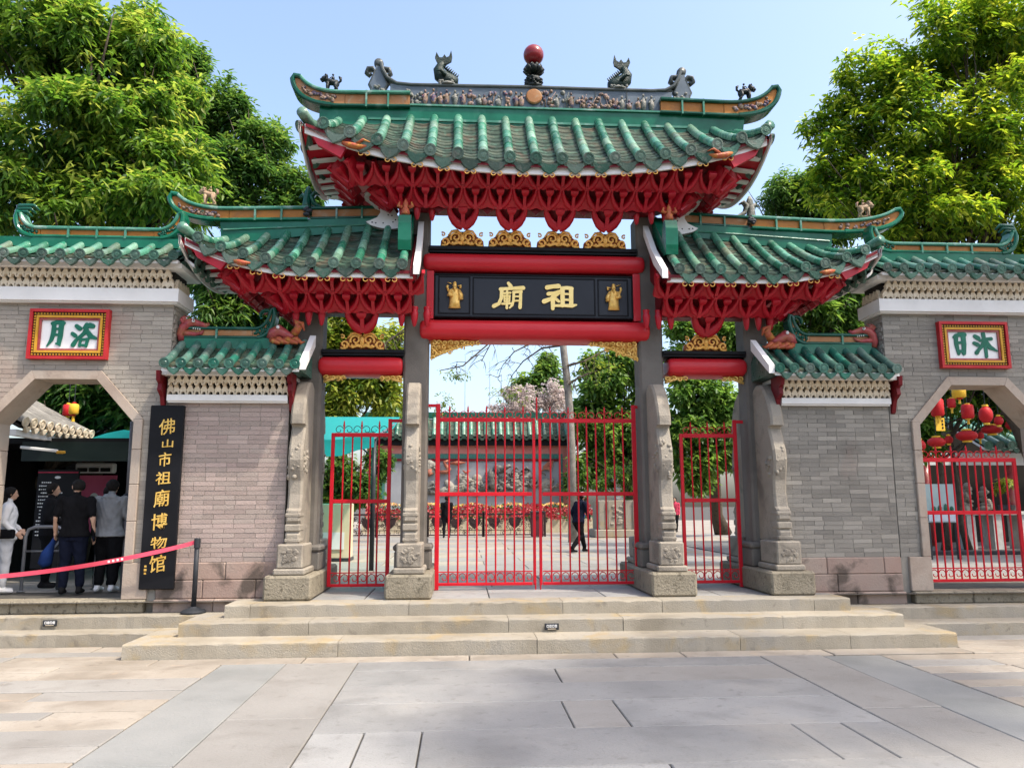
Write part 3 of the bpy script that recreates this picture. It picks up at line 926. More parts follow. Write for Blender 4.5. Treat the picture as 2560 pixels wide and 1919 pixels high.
def arch_wall(s, bm, lab):
    cx = X0 + s * 7.05
    t = thing('arch_wall', lab, 'wall', (cx, YW, ZP))
    xi, xo = X0 + s * 5.57, X0 + s * 8.6
    xa, xb = min(xi, xo), max(xi, xo)
    hole = arch_hole(cx)
    # body with an eight-sided opening
    o, f, zA, zB = 1.12, .48, 3.10, 3.80
    poly = [(xa, .34), (cx - o, .34), (cx - o, zA), (cx - f, zB), (cx + f, zB), (cx + o, zA), (cx + o, .34), (xb, .34), (xb, 4.9), (xa, 4.9)]
    mb = MB()
    quads = [[(xa, .34), (cx - o, .34), (cx - o, 4.9), (xa, 4.9)], [(cx + o, .34), (xb, .34), (xb, 4.9), (cx + o, 4.9)], [(cx - o, zA), (cx - f, zB), (cx - f, 4.9), (cx - o, 4.9)], [(cx - f, zB), (cx + f, zB), (cx + f, 4.9), (cx - f, 4.9)], [(cx + f, zB), (cx + o, zA), (cx + o, 4.9), (cx + f, 4.9)]]
    for q in quads: mb.prism(q, YW + .012, YW + .5)
    body = mb.build('wall_core', M_['mortar'], t)
    bricks(t, xa, xb, 1.03, 4.88, hole, bm, (cx - s * .6, 3.0))
    # side face of the block, seen above the low wall roof
    sb = MB()
    for c in range(10):
        z = 4.2 + c * .069
        for k in range(2):
            sb.cr = random.uniform(.02, 1)
            sb.box((xi - s * .004, YW + .02 + .12 + k * .235 + (c % 2) * .05, z), (.02, .225, .063))
    tag(sb.build('side_brickwork', M_[bm], t), kind='stuff')
    # stone frame of the opening
    fr = .13
    for sg in (-1, 1):
        zz = [.52, 1.03, 1.62, 2.15, 2.66, 3.11]
        for z0, z1 in zip(zz[:-1], zz[1:]):
            mb = MB(); w = fr + (.22 if z1 <= 1.04 else 0)
            mb.box((cx + sg * (1.15 - fr + w / 2), YW + .23, (z0 + z1) / 2), (w, .536, z1 - z0 - .004), b=.008)
            mb.build('jamb_stone', M_['sand_frame'], t)
        mb = MB()
        mb.prism([(cx + sg * 1.15, 3.112), (cx + sg * .5, 3.83), (cx + sg * (.5 - .055), 3.70), (cx + sg * 1.02, 3.06), (cx + sg * 1.02, 3.112)], YW - .032, YW + .5)
        mb.build('diagonal_stone', M_['sand_frame'], t)
    mb = MB()
    mb.prism([(cx - .497, 3.832), (cx + .497, 3.832), (cx + .443, 3.702), (cx - .443, 3.702)], YW - .03, YW + .5)
    mb.build('lintel_stone', M_['sand_frame'], t)
    # plinth courses and threshold
    for a, b in ((xa, cx - 1.372), (cx + 1.372, xb)):
        if b - a > .2:
            plinth(t, a, b, [(.78, 1.03, -.02), (.52, .78, -.03), (.335, .52, -.10)], YW)
    x = cx - 1.372
    for l in (.92, .90, .924):
        mb = MB(); mb.box((x + l / 2, YW + .08, .43), (l - .006, .40, .172), b=.015); mb.build('threshold_stone', M_['block'], t); x += l
    # cornice
    mb = MB(); mb.box(((xa + xb) / 2 - s * .04, YW + .22, 4.98), (xb - xa + .12, .68, .2)); mb.box(((xa + xb) / 2 - s * .03, YW + .22, 4.868), (xb - xa + .08, .6, .026))
    mb.build('cornice_band', M_['white'], t)
    mb = MB(); mb.box(((xa + xb) / 2, YW + .25, 5.23), (xb - xa - .02, .5, .30)); mb.build('cornice_core', M_['void'], t)
    lattice(t, xa + .02, xb - .02, YW - .03, 5.08, 5.37, .107, .09)
    lattice(t, YW + .02, YW + .48, xi - s * .02, 5.08, 5.37, .115, .09, 'y', s)
    mb = MB(); mb.box(((xa + xb) / 2 - s * .05, YW + .2, 5.405), (xb - xa + .22, .86, .07)); mb.build('eave_board', M_['white'], t)
    # roof
    rf = wall_roof(t, s, 5.42, 8.75, 5.50, 5.86, YW - .36, YW + .25, .272, 'g', True, .062, 4, 2)
    # hipped return at the inner end
    xe = X0 + s * 5.20
    tr_ = lambda u: max(.1, 1 - abs(u - YW - .25) / .62)
    pf2 = lambda u, tt: (lerp(xe, X0 + s * 5.72, tt * tr_(u)), u, lerp(5.46, 5.86, tt * tr_(u)))
    deck('side_roof', t, pf2, YW - .3, YW + .8, 'white', nu=2, nt=2, drop=.05, th=.05)
    tiled(rf, pf2, [YW - .28, YW - .02, YW + .24, YW + .50, YW + .76], .062, 2, 'g', courses=4, dh=.12, sag=.03)
    # ridge
    rg = MB(); rg.prism([(X0 + s * 5.62, 5.80), (X0 + s * 8.6, 5.80), (X0 + s * 8.6, 5.95), (X0 + s * 5.62, 5.95)], YW + .14, YW + .36)
    ridge = rg.build('ridge', M_['glaze'], t)
    a, b = X0 + s * 6.0, X0 + s * 7.72
    ridge_tier(ridge, YW + .25, a, b, 5.965, 5.965, .135, .24, .05, (X0 + s * 5.58, 6.36), (X0 + s * 8.10, 6.33), 4, fig='glaze_dk')
    for q in (8.06,):
        d = 1 if q > 7 else -1
        mb = MB()
        for k in range(3):
            bx, bz = X0 + s * q, 6.27 + k * .05
            mb.tube([(bx, YW + .25, bz - .06), (bx + s * d * .06, YW + .22, bz + .02), (bx + s * d * .02, YW + .2, bz + .09), (bx - s * d * (.10 + .05 * k), YW + .2, bz + .10), (bx - s * d * (.17 + .05 * k), YW + .22, bz + .03)], [.05, .045, .04, .03, .012], 7)
        mb.build('leaf_scroll', M_['glaze_dk'], ridge, smooth=True)
    return t


def low_wall(s, bm, lab):
    t = thing('low_wall', lab, 'wall', (X0 + s * 4.6, YW, ZP))
    xi, xo = X0 + s * 3.78, X0 + s * 5.56
    xa, xb = min(xi, xo), max(xi, xo)
    mb = MB(); mb.box(((xa + xb) / 2, YW + .256, 1.9), (xb - xa, .488, 3.1)); mb.build('wall_core', M_['mortar'], t)
    bricks(t, xa, xb, 1.03, 3.36, None, bm, ((xa + xb) / 2, 2.2))
    plinth(t, xa, xb, [(.78, 1.03, -.02), (.52, .78, -.03), (.335, .52, -.10)], YW)
    mb = MB(); mb.box(((xa + xb) / 2 - s * 0, YW + .2, 3.425), (xb - xa - .02, .60, .09)); mb.box(((xa + xb) / 2, YW + .2, 3.367), (xb - xa - .03, .54, .024)); mb.build('cornice_band', M_['white'], t)
    mb = MB(); mb.box(((xa + xb) / 2, YW + .25, 3.61), (xb - xa - .04, .5, .28)); mb.build('cornice_core', M_['void'], t)
    lattice(t, xa + .03, xb - .03, YW - .03, 3.47, 3.745, .103, .09)
    mb = MB(); mb.box(((xa + xb) / 2, YW + .18, 3.775), (xb - xa + .06, .84, .06)); mb.build('eave_board', M_['white'], t)
    # red wooden bracket boards at both ends of the cornice
    for q, d in ((3.74, -1), (5.62, 1)):
        mb = MB(); mb.prism([(YW - .30, 3.8), (YW - .28, 3.66), (YW - .2, 3.62), (YW - .22, 3.52), (YW - .1, 3.44), (YW - .03, 3.25), (YW + .1, 3.2), (YW + .1, 3.8)], X0 + s * (q - .03), X0 + s * (q + .03), 'yz'); mb.build('bracket_board', M_['red_dark'], t)
    rf = wall_roof(t, s, 3.57, 5.53, 3.87, 4.32, YW - .42, YW + .25, .235, 'd', False, .062, 4, 3)
    mb = MB()      # white verge board at the pillar end
    mb.prism([(YW - .44, 3.80), (YW - .44, 3.93), (YW + .25, 4.46), (YW + .25, 4.28)], X0 + s * 3.47, X0 + s * 3.56, 'yz'); mb.build('verge_board', M_['white'], t)
    rg = MB(); rg.prism([(X0 + s * 4.12, 4.20), (X0 + s * 5.52, 4.20), (X0 + s * 5.52, 4.39), (X0 + s * 4.12, 4.39)], YW + .15, YW + .35)
    ridge = rg.build('ridge', M_['glaze'], t)
    ridge_tier(ridge, YW + .25, X0 + s * 5.5, X0 + s * 4.42, 4.40, 4.40, .14, .22, .045, None, (X0 + s * 4.10, 4.84), 2, pan='orange_pale', mold_m='glaze_dk', cap_m='glaze_dk', fig='glaze_dk')
    mb = MB()      # curled end of the ridge
    cx_, cz_ = X0 + s * 4.26, 4.75
    path = []
    for k in range(15):
        a = -1.2 + k * .33
        rr = .15 - .006 * k
        path.append((cx_ - s * math.cos(a) * rr, YW + .25, cz_ + math.sin(a) * rr))
    mb.tube(path, [.05 - .002 * k for k in range(15)], 8, sy=1.0, sx=1.8)
    mb.build('ridge_scroll', M_['glaze_dk'], ridge, smooth=True)
    return t


def dragon_head(x, y, z, s, sc, m, lab, name='dragon_head', grp=None):
    """glazed beast head biting the ridge, jaws towards local +x * s"""
    t = thing(name, lab, 'dragon head', (x, y, z), grp)
    P = lambda a, b, c: (x + s * a * sc, y + b * sc, z + c * sc)
    mb = MB()
    mb.tube([P(-.34, 0, -.44), P(-.38, 0, -.2), P(-.30, 0, .06), P(-.10, 0, .22), P(.12, 0, .24), P(.34, 0, .17), P(.52, 0, .13), P(.62, 0, .22)], [.10 * sc, .15 * sc, .17 * sc, .16 * sc, .14 * sc, .11 * sc, .10 * sc, .04 * sc], 10)
    mb.tube([P(-.3, 0, -.16), P(-.1, 0, -.17), P(.16, 0, -.2), P(.36, 0, -.14), P(.44, 0, -.05)], [.13 * sc, .10 * sc, .08 * sc, .06 * sc, .02 * sc], 8)
    for k in range(5):
        a = .9 + k * .5
        mb.tube([P(-.2 - .1 * math.cos(a), 0, .05 + .1 * math.sin(a)), P(-.28 - .26 * math.cos(a) * .6, -.1, .08 + .34 * math.sin(a)), P(-.2 - .3 * math.cos(a), -.02, .16 + .36 * math.sin(a))], [.07 * sc, .05 * sc, .015 * sc], 6)
    mb.build('head', M_[m], t, smooth=True)
    for d in (-1, 1):
        e = MB(); e.ell(P(.10, d * .17, .27), (.06 * sc,) * 3, 10, 7); e.build('eye', M_['white'], t, smooth=True)
        e = MB(); e.ell(P(.12, d * .215, .28), (.03 * sc,) * 3, 8, 6); e.build('pupil', M_['black'], t, smooth=True)
    for k in range(4):
        e = MB(); e.lathe([(.022 * sc, 0), (.001, -.07 * sc)], P(.08 + k * .08, -.08, .04 - k * .01), 6); e.build('tooth', M_['white'], t)
    return t


for s, bm, bl, n1, n2 in ((-1, 'brick_warm', 'brick_pink', 'left', 'left'), (1, 'brick', 'brick', 'right', 'right')):
    arch_wall(s, bm, f'{"pale buff" if s < 0 else "grey"} brick wall with eight-sided doorway and green tiled coping, far {n1}')
    low_wall(s, bl, f'{"pinkish" if s < 0 else "plain grey"} lower brick wall between the {n1} archway and the gate pillar')
    dragon_head(X0 + s * 5.34, YW + .16, 4.52, -s, .42, 'dragon', f'red glazed dragon head biting the ridge of the low {n1} wall', grp='red dragon heads on the low walls')
    # orange fish-dragon at the pillar end of the low ridge
    t = thing('fish_dragon', f'orange and red glazed fish-dragon on the low {n1} wall beside the pillar', 'ornament', (X0 + s * 3.95, YW + .2, 4.12), 'fish-dragons on the low walls')
    P = lambda a, b, c: (X0 + s * (3.94 + a * .8), YW + .18 + b * .8, 4.34 + c * .8)
    mb = MB(); mb.tube([P(.26, 0, .04), P(.20, 0, .16), P(.10, 0, .22), P(-.0, 0, .15), P(-.12, 0, .10), P(-.24, 0, .15)], [.07, .10, .10, .085, .07, .03], 9); mb.build('body', M_['dragon'], t, smooth=True)
    mb = MB()
    for k in range(6):
        q = k / 5
        mb.tube([P(.22 - .42 * q, -.06, .02), P(.16 - .42 * q, -.12, -.02 + .05 * (k % 2)), P(.06 - .42 * q, -.12, -.05), P(.0 - .42 * q, -.10, -.01)], [.05, .045, .03, .008], 6)
    mb.tube([P(-.18, 0, .14), P(-.28, -.02, .3), P(-.22, -.02, .40), P(-.34, -.02, .36), P(-.38, -.02, .22)], [.07, .06, .05, .035, .012], 7)
    mb.build('fins', M_['dragon_gold'], t, smooth=True)
    e = MB(); e.ell(P(.10, -.13, .26), (.028, .02, .028), 8, 6); e.build('eye', M_['white'], t, smooth=True)


def wall_plaque(cx, cz, lab, chars, sc, ref):
    w, h = 1.15, .76
    t = thing('wall_plaque', lab, 'plaque', (cx, YW, cz))
    def frame(name, w_, h_, b_, y0, y1, m):
        mb = MB()
        for dx, dz, ww, hh in ((0, h_ / 2 - b_ / 2, w_, b_), (0, -h_ / 2 + b_ / 2, w_, b_), (-w_ / 2 + b_ / 2, 0, b_, h_ - 2 * b_), (w_ / 2 - b_ / 2, 0, b_, h_ - 2 * b_)):
            mb.box((cx + dx, (y0 + y1) / 2, cz + dz), (ww - .001, y1 - y0, hh - .001))
        return mb.build(name, M_[m], t)
    frame('outer_frame', w, h, .045, YW - .085, YW + .01, 'sign_red')
    frame('beaded_band', w - .09, h - .09, .05, YW - .055, YW + .01, 'black')
    mb = MB()
    bw, bh = w - .14, h - .14
    nx, nz_ = 24, 15
    for i in range(nx):
        for zz in (-bh / 2, bh / 2):
            mb.box((cx - bw / 2 + bw * i / (nx - 1), YW - .058, cz + zz), (.026, .012, .026), b=.004)
    for i in range(1, nz_):
        for xx in (-bw / 2, bw / 2):
            mb.box((cx + xx, YW - .058, cz - bh / 2 + bh * i / nz_), (.026, .012, .026), b=.004)
    tag(mb.build('gold_beads', M_['yellow'], t), kind='stuff')
    frame('inner_frame', w - .19, h - .19, .034, YW - .07, YW + .01, 'yellow')
    frame('red_fillet', w - .258, h - .258, .033, YW - .05, YW + .01, 'dragon')
    mb = MB(); mb.box((cx, YW - .01, cz), (w - .324, .03, h - .324)); mb.build('panel', M_['sign_white'], t)
    for nm in chars:
        character('character', CH[nm], t, 'letter_green', sc, cx, cz, ref[0], ref[1], YW - .026, .012)


wall_plaque(X0 - 7.05, 4.375, 'framed white plaque with green characters 月浴 above the left archway', ('yue', 'yu'), .00205, (530, 1172))
wall_plaque(X0 + 7.03, 4.35, 'framed white plaque with green characters 日沐 above the right archway', ('ri', 'mu'), .00228, (1023, 1248))

# ================================================================ THE GATEWAY (one built thing: pillars, beams, brackets, three roofs)
YG = 12.45
XP = [-2.45, -.76, 3.08, 4.85]
gw = thing('gateway', 'red and stone temple gateway with three green tiled roofs', 'gateway', (X0, YG, ZP))

# ---- pillars with their stone bases and buttresses
BUT = [(12.28, 1.29), (11.50, 1.29), (11.49, 1.42), (11.53, 1.46), (11.53, 1.58), (11.495, 1.62), (11.50, 1.76), (11.56, 1.80), (11.59, 2.0), (11.58, 2.2), (11.53, 2.35), (11.50, 2.5), (11.52, 2.66), (11.60, 2.85), (11.66, 2.99), (11.64, 3.03), (11.545, 3.04), (11.555, 3.18), (11.62, 3.36), (11.70, 3.50), (11.80, 3.62), (11.93, 3.72), (12.06, 3.74), (12.18, 3.68), (12.28, 3.58)]
for i, x in enumerate(XP):
    inner = i in (1, 2)
    zt = 6.65 if inner else 5.0
    mb = MB(); mb.box((x, YG, (.86 + zt) / 2), (.40, .42, zt - .86), b=.035)
    pil = mb.build('pillar', M_['granite'], gw)
    mb = MB(); mb.box((x, YG, .687), (.67, 2.32, .343), b=.03); mb.build('base_block', M_['block'], pil)
    mb = MB(); mb.box((x, YG, 1.0), (.56, .60, .28), b=.02); mb.box((x, YG, 1.19), (.60, .64, .10), b=.03); mb.build('pillar_foot', M_['granite'], pil)
    for d in (-1, 1):
        yy = lambda v: YG + (YG - v) * -d if d < 0 else YG + (YG - v)
        Y = (lambda v: v) if d < 0 else (lambda v: 2 * YG - v)
        mb = MB(); mb.box((x, Y(11.72), .905), (.45, .72, .09), b=.02); mb.box((x, Y(11.72), 1.12), (.37, .66, .34), b=.02)
        # carved front of the plinth
        for k in range(26):
            a = random.uniform(0, 2 * PI); r_ = random.uniform(0, .13)
            mb.ell((x + r_ * math.cos(a), Y(11.39), 1.12 + r_ * .9 * math.sin(a)), (random.uniform(.02, .05), .016, random.uniform(.015, .04)), 6, 4, Matrix.Rotation(random.uniform(0, 3), 3, 'Y'))
        mb.build('carved_plinth', M_['butt'], pil)
        mb = MB()
        prof = [(Y(a), b) for a, b in BUT]
        n = len(prof)
        w, c = .105, .03
        vs = []
        cy, cz = Y(12.0), 2.4
        for xo, ins in ((-w, c), (-w + c, 0), (w - c, 0), (w, c)):
            for k, (a, b) in enumerate(prof):
                fwd = 1 if 0 < k < n - 1 else 0
                vs.append((x + xo, a + (ins if d < 0 else -ins) * fwd, b - (ins * .5 if k > 17 and fwd else 0)))
        fs = [tuple(range(n)), tuple(range(4 * n - 1, 3 * n - 1, -1))]
        for q in range(3):
            fs += [(q * n + k, q * n + (k + 1) % n, (q + 1) * n + (k + 1) % n, (q + 1) * n + k) for k in range(n)]
        mb.add(vs, fs)
        for z in (1.34, 1.52, 1.70):
            mb.box((x, Y(11.62), z), (.225, .26, .06 if z != 1.52 else .1), b=.015)
        mb.build('buttress', M_['butt'], pil)
        mb = MB()
        for k in range(34):
            z = random.gauss(2.48, .10)
            sgn = random.choice((-1, 1, 0))
            if sgn == 0: c_ = (x + random.uniform(-.07, .07), Y(11.525 + .1 * abs(z - 2.5)), z)
            else: c_ = (x + sgn * .105, Y(random.uniform(11.58, 11.85)), z)
            mb.ell(c_, (random.uniform(.018, .04),) * 2 + (random.uniform(.02, .05),), 6, 4)
        tag(mb.build('carving', M_['butt'], pil, smooth=True), kind='stuff')

# ---- beams
def beam(name, xa, xb, zc, rz_, ry, m, parent=gw, n=24):
    mb = MB(); mb.cs = True
    L = xb - xa
    e = [0, .008, .025, .05, .09]
    xs = [xa + v for v in e] + [xb - v for v in e[::-1]]
    k = [.55, .76, .90, .97, 1.0]
    k = k + k[::-1]
    prof = []
    for j in range(n):
        a = 2 * PI * j / n
        ca, sa = math.cos(a), math.sin(a)
        prof.append((math.copysign(abs(ca) ** .8, ca) * ry, math.copysign(abs(sa) ** .62, sa) * rz_))
    vs = [(x, YG + p[0] * (.75 + .25 * q), zc + p[1] * q) for x, q in zip(xs, k) for p in prof]
    fs = [(i * n + j, i * n + (j + 1) % n, (i + 1) * n + (j + 1) % n, (i + 1) * n + j) for i in range(len(xs) - 1) for j in range(n)]
    fs += [tuple(range(n)), tuple(range((len(xs) - 1) * n, len(xs) * n))]
    mb.add(vs, fs)
    o = mb.build(name, M_[m], parent)
    return auto(o, 50)


beam('beam', -.66, 3.0, 5.78, .165, .31, 'red_beam')
beam('beam', -.70, 3.05, 4.645, .178, .33, 'red_beam')
beam('beam', -2.30, -.97, 4.04, .162, .28, 'red_beam')
beam('beam', 3.36, 4.66, 4.065, .162, .28, 'red_beam')
for xa, xb, z0, z1 in ((-.57, 2.89, 5.945, 6.05), (-2.26, -.95, 4.205, 4.30), (3.27, 4.66, 4.23, 4.325)):
    mb = MB(); mb.box(((xa + xb) / 2, YG, (z0 + z1) / 2 + .018), (xb - xa, .5, (z1 - z0) * .62), b=.008); mb.box(((xa + xb) / 2, YG, z0 + .018), (xb - xa, .44, .034)); mb.build('black_beam', M_['black'], gw)
for xa, xb in ((-.60, -.487), (2.802, 2.92)):
    mb = MB(); mb.box(((xa + xb) / 2, YG - .02, 5.22), (xb - xa, .42, .80)); mb.build('frame_post', M_['red_beam'], gw)
mb = MB(); mb.box((1.16, YG + .03, 5.22), (3.4, .16, .92)); mb.build('backing_board', M_['red_dark'], gw)

# ---- gilded scrollwork
def spiral(mb, cx, cz, r, turns, a0, y, w, d=1, n=16):
    pts, rad = [], []
    for i in range(n + 1):
        t = i / n
        a = a0 + d * turns * 2 * PI * t
        q = r * (1 - .82 * t)
        pts.append((cx + q * math.cos(a), y - .02 * math.sin(t * PI), cz + q * math.sin(a)))
        rad.append(w * (1 - .35 * t))
    mb.tube(pts, rad, 6)


_g = MB()
for s in (-1, 1):
    spiral(_g, s * .10, .14, .085, 1.3, -.5 if s > 0 else PI + .5, -.05, .02, s)
    spiral(_g, s * .27, .075, .075, 1.2, -.8 if s > 0 else PI + .8, -.05, .02, -s)
    spiral(_g, s * .30, .19, .04, 1.0, 1.0 if s > 0 else PI - 1.0, -.04, .014, s, 10)
    _g.tube([(0, -.05, .04), (s * .06, -.07, .06), (s * .14, -.06, .03), (s * .2, -.05, .05)], [.03, .028, .024, .012], 6)
    _g.tube([(s * .02, -.05, .2), (s * .08, -.07, .25), (s * .16, -.06, .24), (s * .22, -.05, .17)], [.025, .025, .022, .012], 6)
    for k in range(5):
        _g.ell((s * (.03 + .06 * k), -.06, .05 + .02 * (k % 2)), (.025, .03, .03), 6, 4)
_g.ell((0, -.06, .13), (.04, .04, .07), 8, 6)
_g.cm = 1
_g.prism([(-.34, .0), (.34, .0), (.33, .10), (.22, .18), (.10, .25), (-.10, .25), (-.22, .18), (-.33, .10)], -.02, .08)
SCROLL = _g.mesh('gilt_scroll', [M_['gold_red'], M_['dragon_gold']], True)
for x, z in ((-.03, 6.05), (.76, 6.055), (1.57, 6.055), (2.355, 6.055), (-1.62, 4.305), (4.0, 4.33)):
    inst('gilt_scroll', SCROLL, gw, mtx((x, YG - .16, z), (1.06, 1, 1.06)))


def corner_carving(x, z, s, l, h, name='gilt_corner_carving'):
    mb = MB()
    n = int(l / .09)
    for i in range(n):
        t = i / n
        cx = x + s * (.05 + l * t)
        hh = h * (1 - t) ** .8 + .03
        k = max(1, int(hh / .08))
        for j in range(k):
            cz = z - .04 - j * .08 - random.uniform(0, .01)
            spiral(mb, cx + random.uniform(-.01, .01), cz, .045, 1.1, random.uniform(0, 6), YG - .18, .013, random.choice((-1, 1)), 10)
            mb.ell((cx, YG - .17, cz), (.022, .02, .022), 6, 4)
    mb.tube([(x, YG - .17, z - h), (x + s * l * .3, YG - .17, z - h * .62), (x + s * l * .65, YG - .17, z - h * .28), (x + s * l, YG - .17, z - .05)], [.022, .024, .02, .012], 6)
    mb.cm = 1
    mb.prism([(x, z), (x + s * l * .96, z), (x + s * l * .6, z - h * .28), (x + s * l * .3, z - h * .58), (x, z - h * .95)], YG - .15, YG - .11)
    mb.build(name, [M_['gold'], M_['gold_red']], gw, smooth=True)


corner_carving(-.53, 4.475, 1, .82, .30)
corner_carving(2.86, 4.475, -1, .82, .30)
for x, s in ((-2.22, 1), (-.98, -1), (3.31, 1), (4.62, -1)):
    corner_carving(x, 3.89 if x < 1 else 3.91, s, .36, .11)

# ---- bracket sets: tulip-shaped units in rising, overhanging rows
UW = .395
def tulip(w=UW, h=.29, d=.2, solid=True):
    mb = MB(); mb.cs = True
    for s in (-1, 1):
        pts = [(0.0, -.02), (.05, .005), (.105, .05), (.148, .115), (.174, .19), (.19, .285)]
        wid = [.06, .075, .075, .066, .05, .022] if solid else [.10, .12, .105, .085, .065, .04]
        A, B = [], []
        for i, (px, pz) in enumerate(pts):
            a, b = pts[max(0, i - 1)], pts[min(len(pts) - 1, i + 1)]
            t = Vector((b[0] - a[0], b[1] - a[1])).normalized()
            nx, nz_ = -t.y, t.x
            A.append((px + nx * wid[i] / 2, pz + nz_ * wid[i] / 2)); B.append((px - nx * wid[i] / 2, pz - nz_ * wid[i] / 2))
        rows = []
        for (a, b, m) in zip(A, B, pts):
            rows.append([Vector((s * a[0], d, a[1])), Vector((s * a[0], .0, a[1])), Vector((s * m[0], -.028, m[1])), Vector((s * b[0], .0, b[1])), Vector((s * b[0], d, b[1]))])
        mb.grid(rows)
    # solid spandrel below the arms
    for s in ((-1, 1) if solid else ()):
        cv = [(0.0, -.03), (.05, -.005), (.105, .04), (.148, .105), (.174, .185), (.195, .285), (.1975, .285), (.1975, -.02), (.1, -.05)]
        mb.cs = False
        mb.prism([(s * a, b) for a, b in cv], .02, .09)
    mb.cs = True
    if not solid:
        mb.cm = 1  # dark plate inside the cup: shade of the hollow put into the colour
        mb.prism([(s_ * a, b) for s_, pts_ in ((1, [(0.0, -.01), (.05, .01), (.105, .055), (.145, .115), (.17, .19), (.186, .285)]), (-1, [(.186, .285), (.17, .19), (.145, .115), (.105, .055), (.05, .01)])) for a, b in pts_], .09, .11)
        mb.cm = 0
    # stem with a cup-shaped block on top
    st = [(.032, -.03), (.024, .06), (.026, .16), (.052, .20), (.06, .225), (.06, .255), (.05, .26)]
    vs = []
    for r_, z in st:
        for a, b in ((-1, -1), (1, -1), (1, 1), (-1, 1)):
            vs.append((a * r_, -.03 + b * r_ * .9 + .03, z))
    fs = [(i * 4 + k, i * 4 + (k + 1) % 4, (i + 1) * 4 + (k + 1) % 4, (i + 1) * 4 + k) for i in range(len(st) - 1) for k in range(4)] + [(3, 2, 1, 0), tuple(range(len(st) * 4 - 4, len(st) * 4))]
    mb.cs = False
    mb.add(vs, fs)
    # block on the joint between neighbours
    for s in (-1, 1):
        mb.box((s * w / 2, .015, .285), (.05, .1, .03), b=.006)
    return mb.mesh('bracket', [M_['red'], M_['red_dark']])


TULIP = tulip()
TULIP1 = tulip(solid=False)
_p = MB(); _p.lathe([(.001, -.17), (.024, -.15), (.042, -.08), (.05, -.02), (.055, .02), (.04, .05), (.05, .08), (.05, .10)], n=10)
PEND = _p.mesh('pendant', M_['red'], True)


LEAN = Matrix(((1, 0, 0, 0), (0, .66, -.93, 0), (0, .75, .825, 0), (0, 0, 0, 1)))
LEAN0 = Matrix(((1.25, 0, 0, 0), (0, .7, -.8, 0), (0, .5, .92, 0), (0, 0, 0, 1)))


def bracket_set(xc, half, rows, zcore, name='bracket_set', ends=(-1, 1), gaps=None):
    """rows: (z, y, [x offsets]); core behind them"""
    z0, z1 = zcore
    mb = MB()
    h0, h1 = half
    ex0 = [(-h0 if -1 in ends else -h0), h0]
    vs = []
    for z, hx, yf in ((z0, h0 - .06, 12.10), ((z0 + z1) / 2, lerp(h0, h1, .5) - .04, 11.77), (z1, h1, 11.43)):
        lx, rx = (-hx if -1 in ends else -h0), (hx if 1 in ends else h0)
        yb = {z0: 12.36, z1: 13.3}.get(z, 12.75)
        vs += [(xc + lx, yf, z), (xc + rx, yf, z), (xc + rx, yb, z), (xc + lx, yb, z)]
    fs = [(i * 4 + k, i * 4 + (k + 1) % 4, i * 4 + 4 + (k + 1) % 4, i * 4 + 4 + k) for i in (0, 1) for k in range(4)] + [(3, 2, 1, 0), (8, 9, 10, 11)]
    mb.add(vs, fs)
    core = mb.build(name, M_['red_dark'], gw)  # darker red backing: shade between the brackets put into the colour
    for ri, (z, y, xs) in enumerate(rows):
        for x in xs:
            inst('bracket', TULIP1 if ri == 0 else TULIP, core, mtx((xc + x, y, z)) @ (LEAN0 if ri == 0 else LEAN))
        for sg in ends:
            xe = (max(xs) if sg > 0 else min(xs)) + sg * UW * .5
            if ri > 0:
                for k in range(2 + ri):
                    inst('bracket', TULIP, core, mtx((xc + xe + sg * .06, y + .2 + k * UW, z), rz=sg * PI / 2) @ LEAN)
                inst('bracket', TULIP, core, mtx((xc + xe - sg * .02, y + .06, z), rz=sg * PI / 4) @ LEAN)
    return core


c0 = 1.165
main_br = bracket_set(c0, (1.95, 2.75), [
    (6.35, 12.08, [-1.185, -.395, .395, 1.185]),
    (6.59, 11.83, [UW * (k + .5) for k in range(-6, 6)]),
    (6.825, 11.57, [UW * k for k in range(-7, 8)])], (6.62, 7.14))
for x in XP[1:3]:
    for dx in (-.24, 0, .24):
        inst('pendant', PEND, main_br, mtx((x + dx, 11.96 if dx == 0 else 12.0, 6.58), (1.15, 1.15, 1.15)))
for k in range(-2, 3):   # scalloped valance between the lower brackets
    mb = MB()
    cx = c0 + k * .79
    mb.prism([(cx - .24, 6.68), (cx - .20, 6.60), (cx - .12, 6.58), (cx - .06, 6.55), (cx, 6.49), (cx + .06, 6.55), (cx + .12, 6.58), (cx + .20, 6.60), (cx + .24, 6.68)], 11.92, 12.0)
    mb.build('valance', M_['red_dark'], main_br)
for s, xc, en in ((-1, -1.60, (-1,)), (1, 3.97, (1,))):
    out = s
    xs1 = [0]
    xs2 = [UW * (k + .5) for k in (range(-3, 2) if s < 0 else range(-2, 3))]
    xs3 = [UW * k for k in (range(-4, 3) if s < 0 else range(-2, 5))]
    b = bracket_set(xc, (.80, 1.45), [(4.59, 12.10, xs1), (4.835, 11.83, xs2), (5.068, 11.57, xs3)], (4.86, 5.40), ends=en)
    for dx in (-.58, .58):
        for q in (-.2, 0, .2):
            inst('pendant', PEND, b, mtx((xc + dx * 1.42 + q, 11.96, 4.82), (1.15, 1.15, 1.2)))

# ---- roofs
def gold_hooks(parent, pf, us, y=-.02, dz=-.2):
    mb = MB()
    for u in us:
        p = Vector(pf(u, 0)) + Vector((0, .04, dz))
        for s in (-1, 1):
            a0 = PI / 2
            mb.tube([(p.x + s * .05 + .035 * math.cos(a0 + s * -a * .75), p.y, p.z + .035 * math.sin(a0 + s * -a * .75)) for a in range(7)], .008, 5)
    tag(mb.build('eave_curls', M_['gold_red'], parent), kind='stuff')


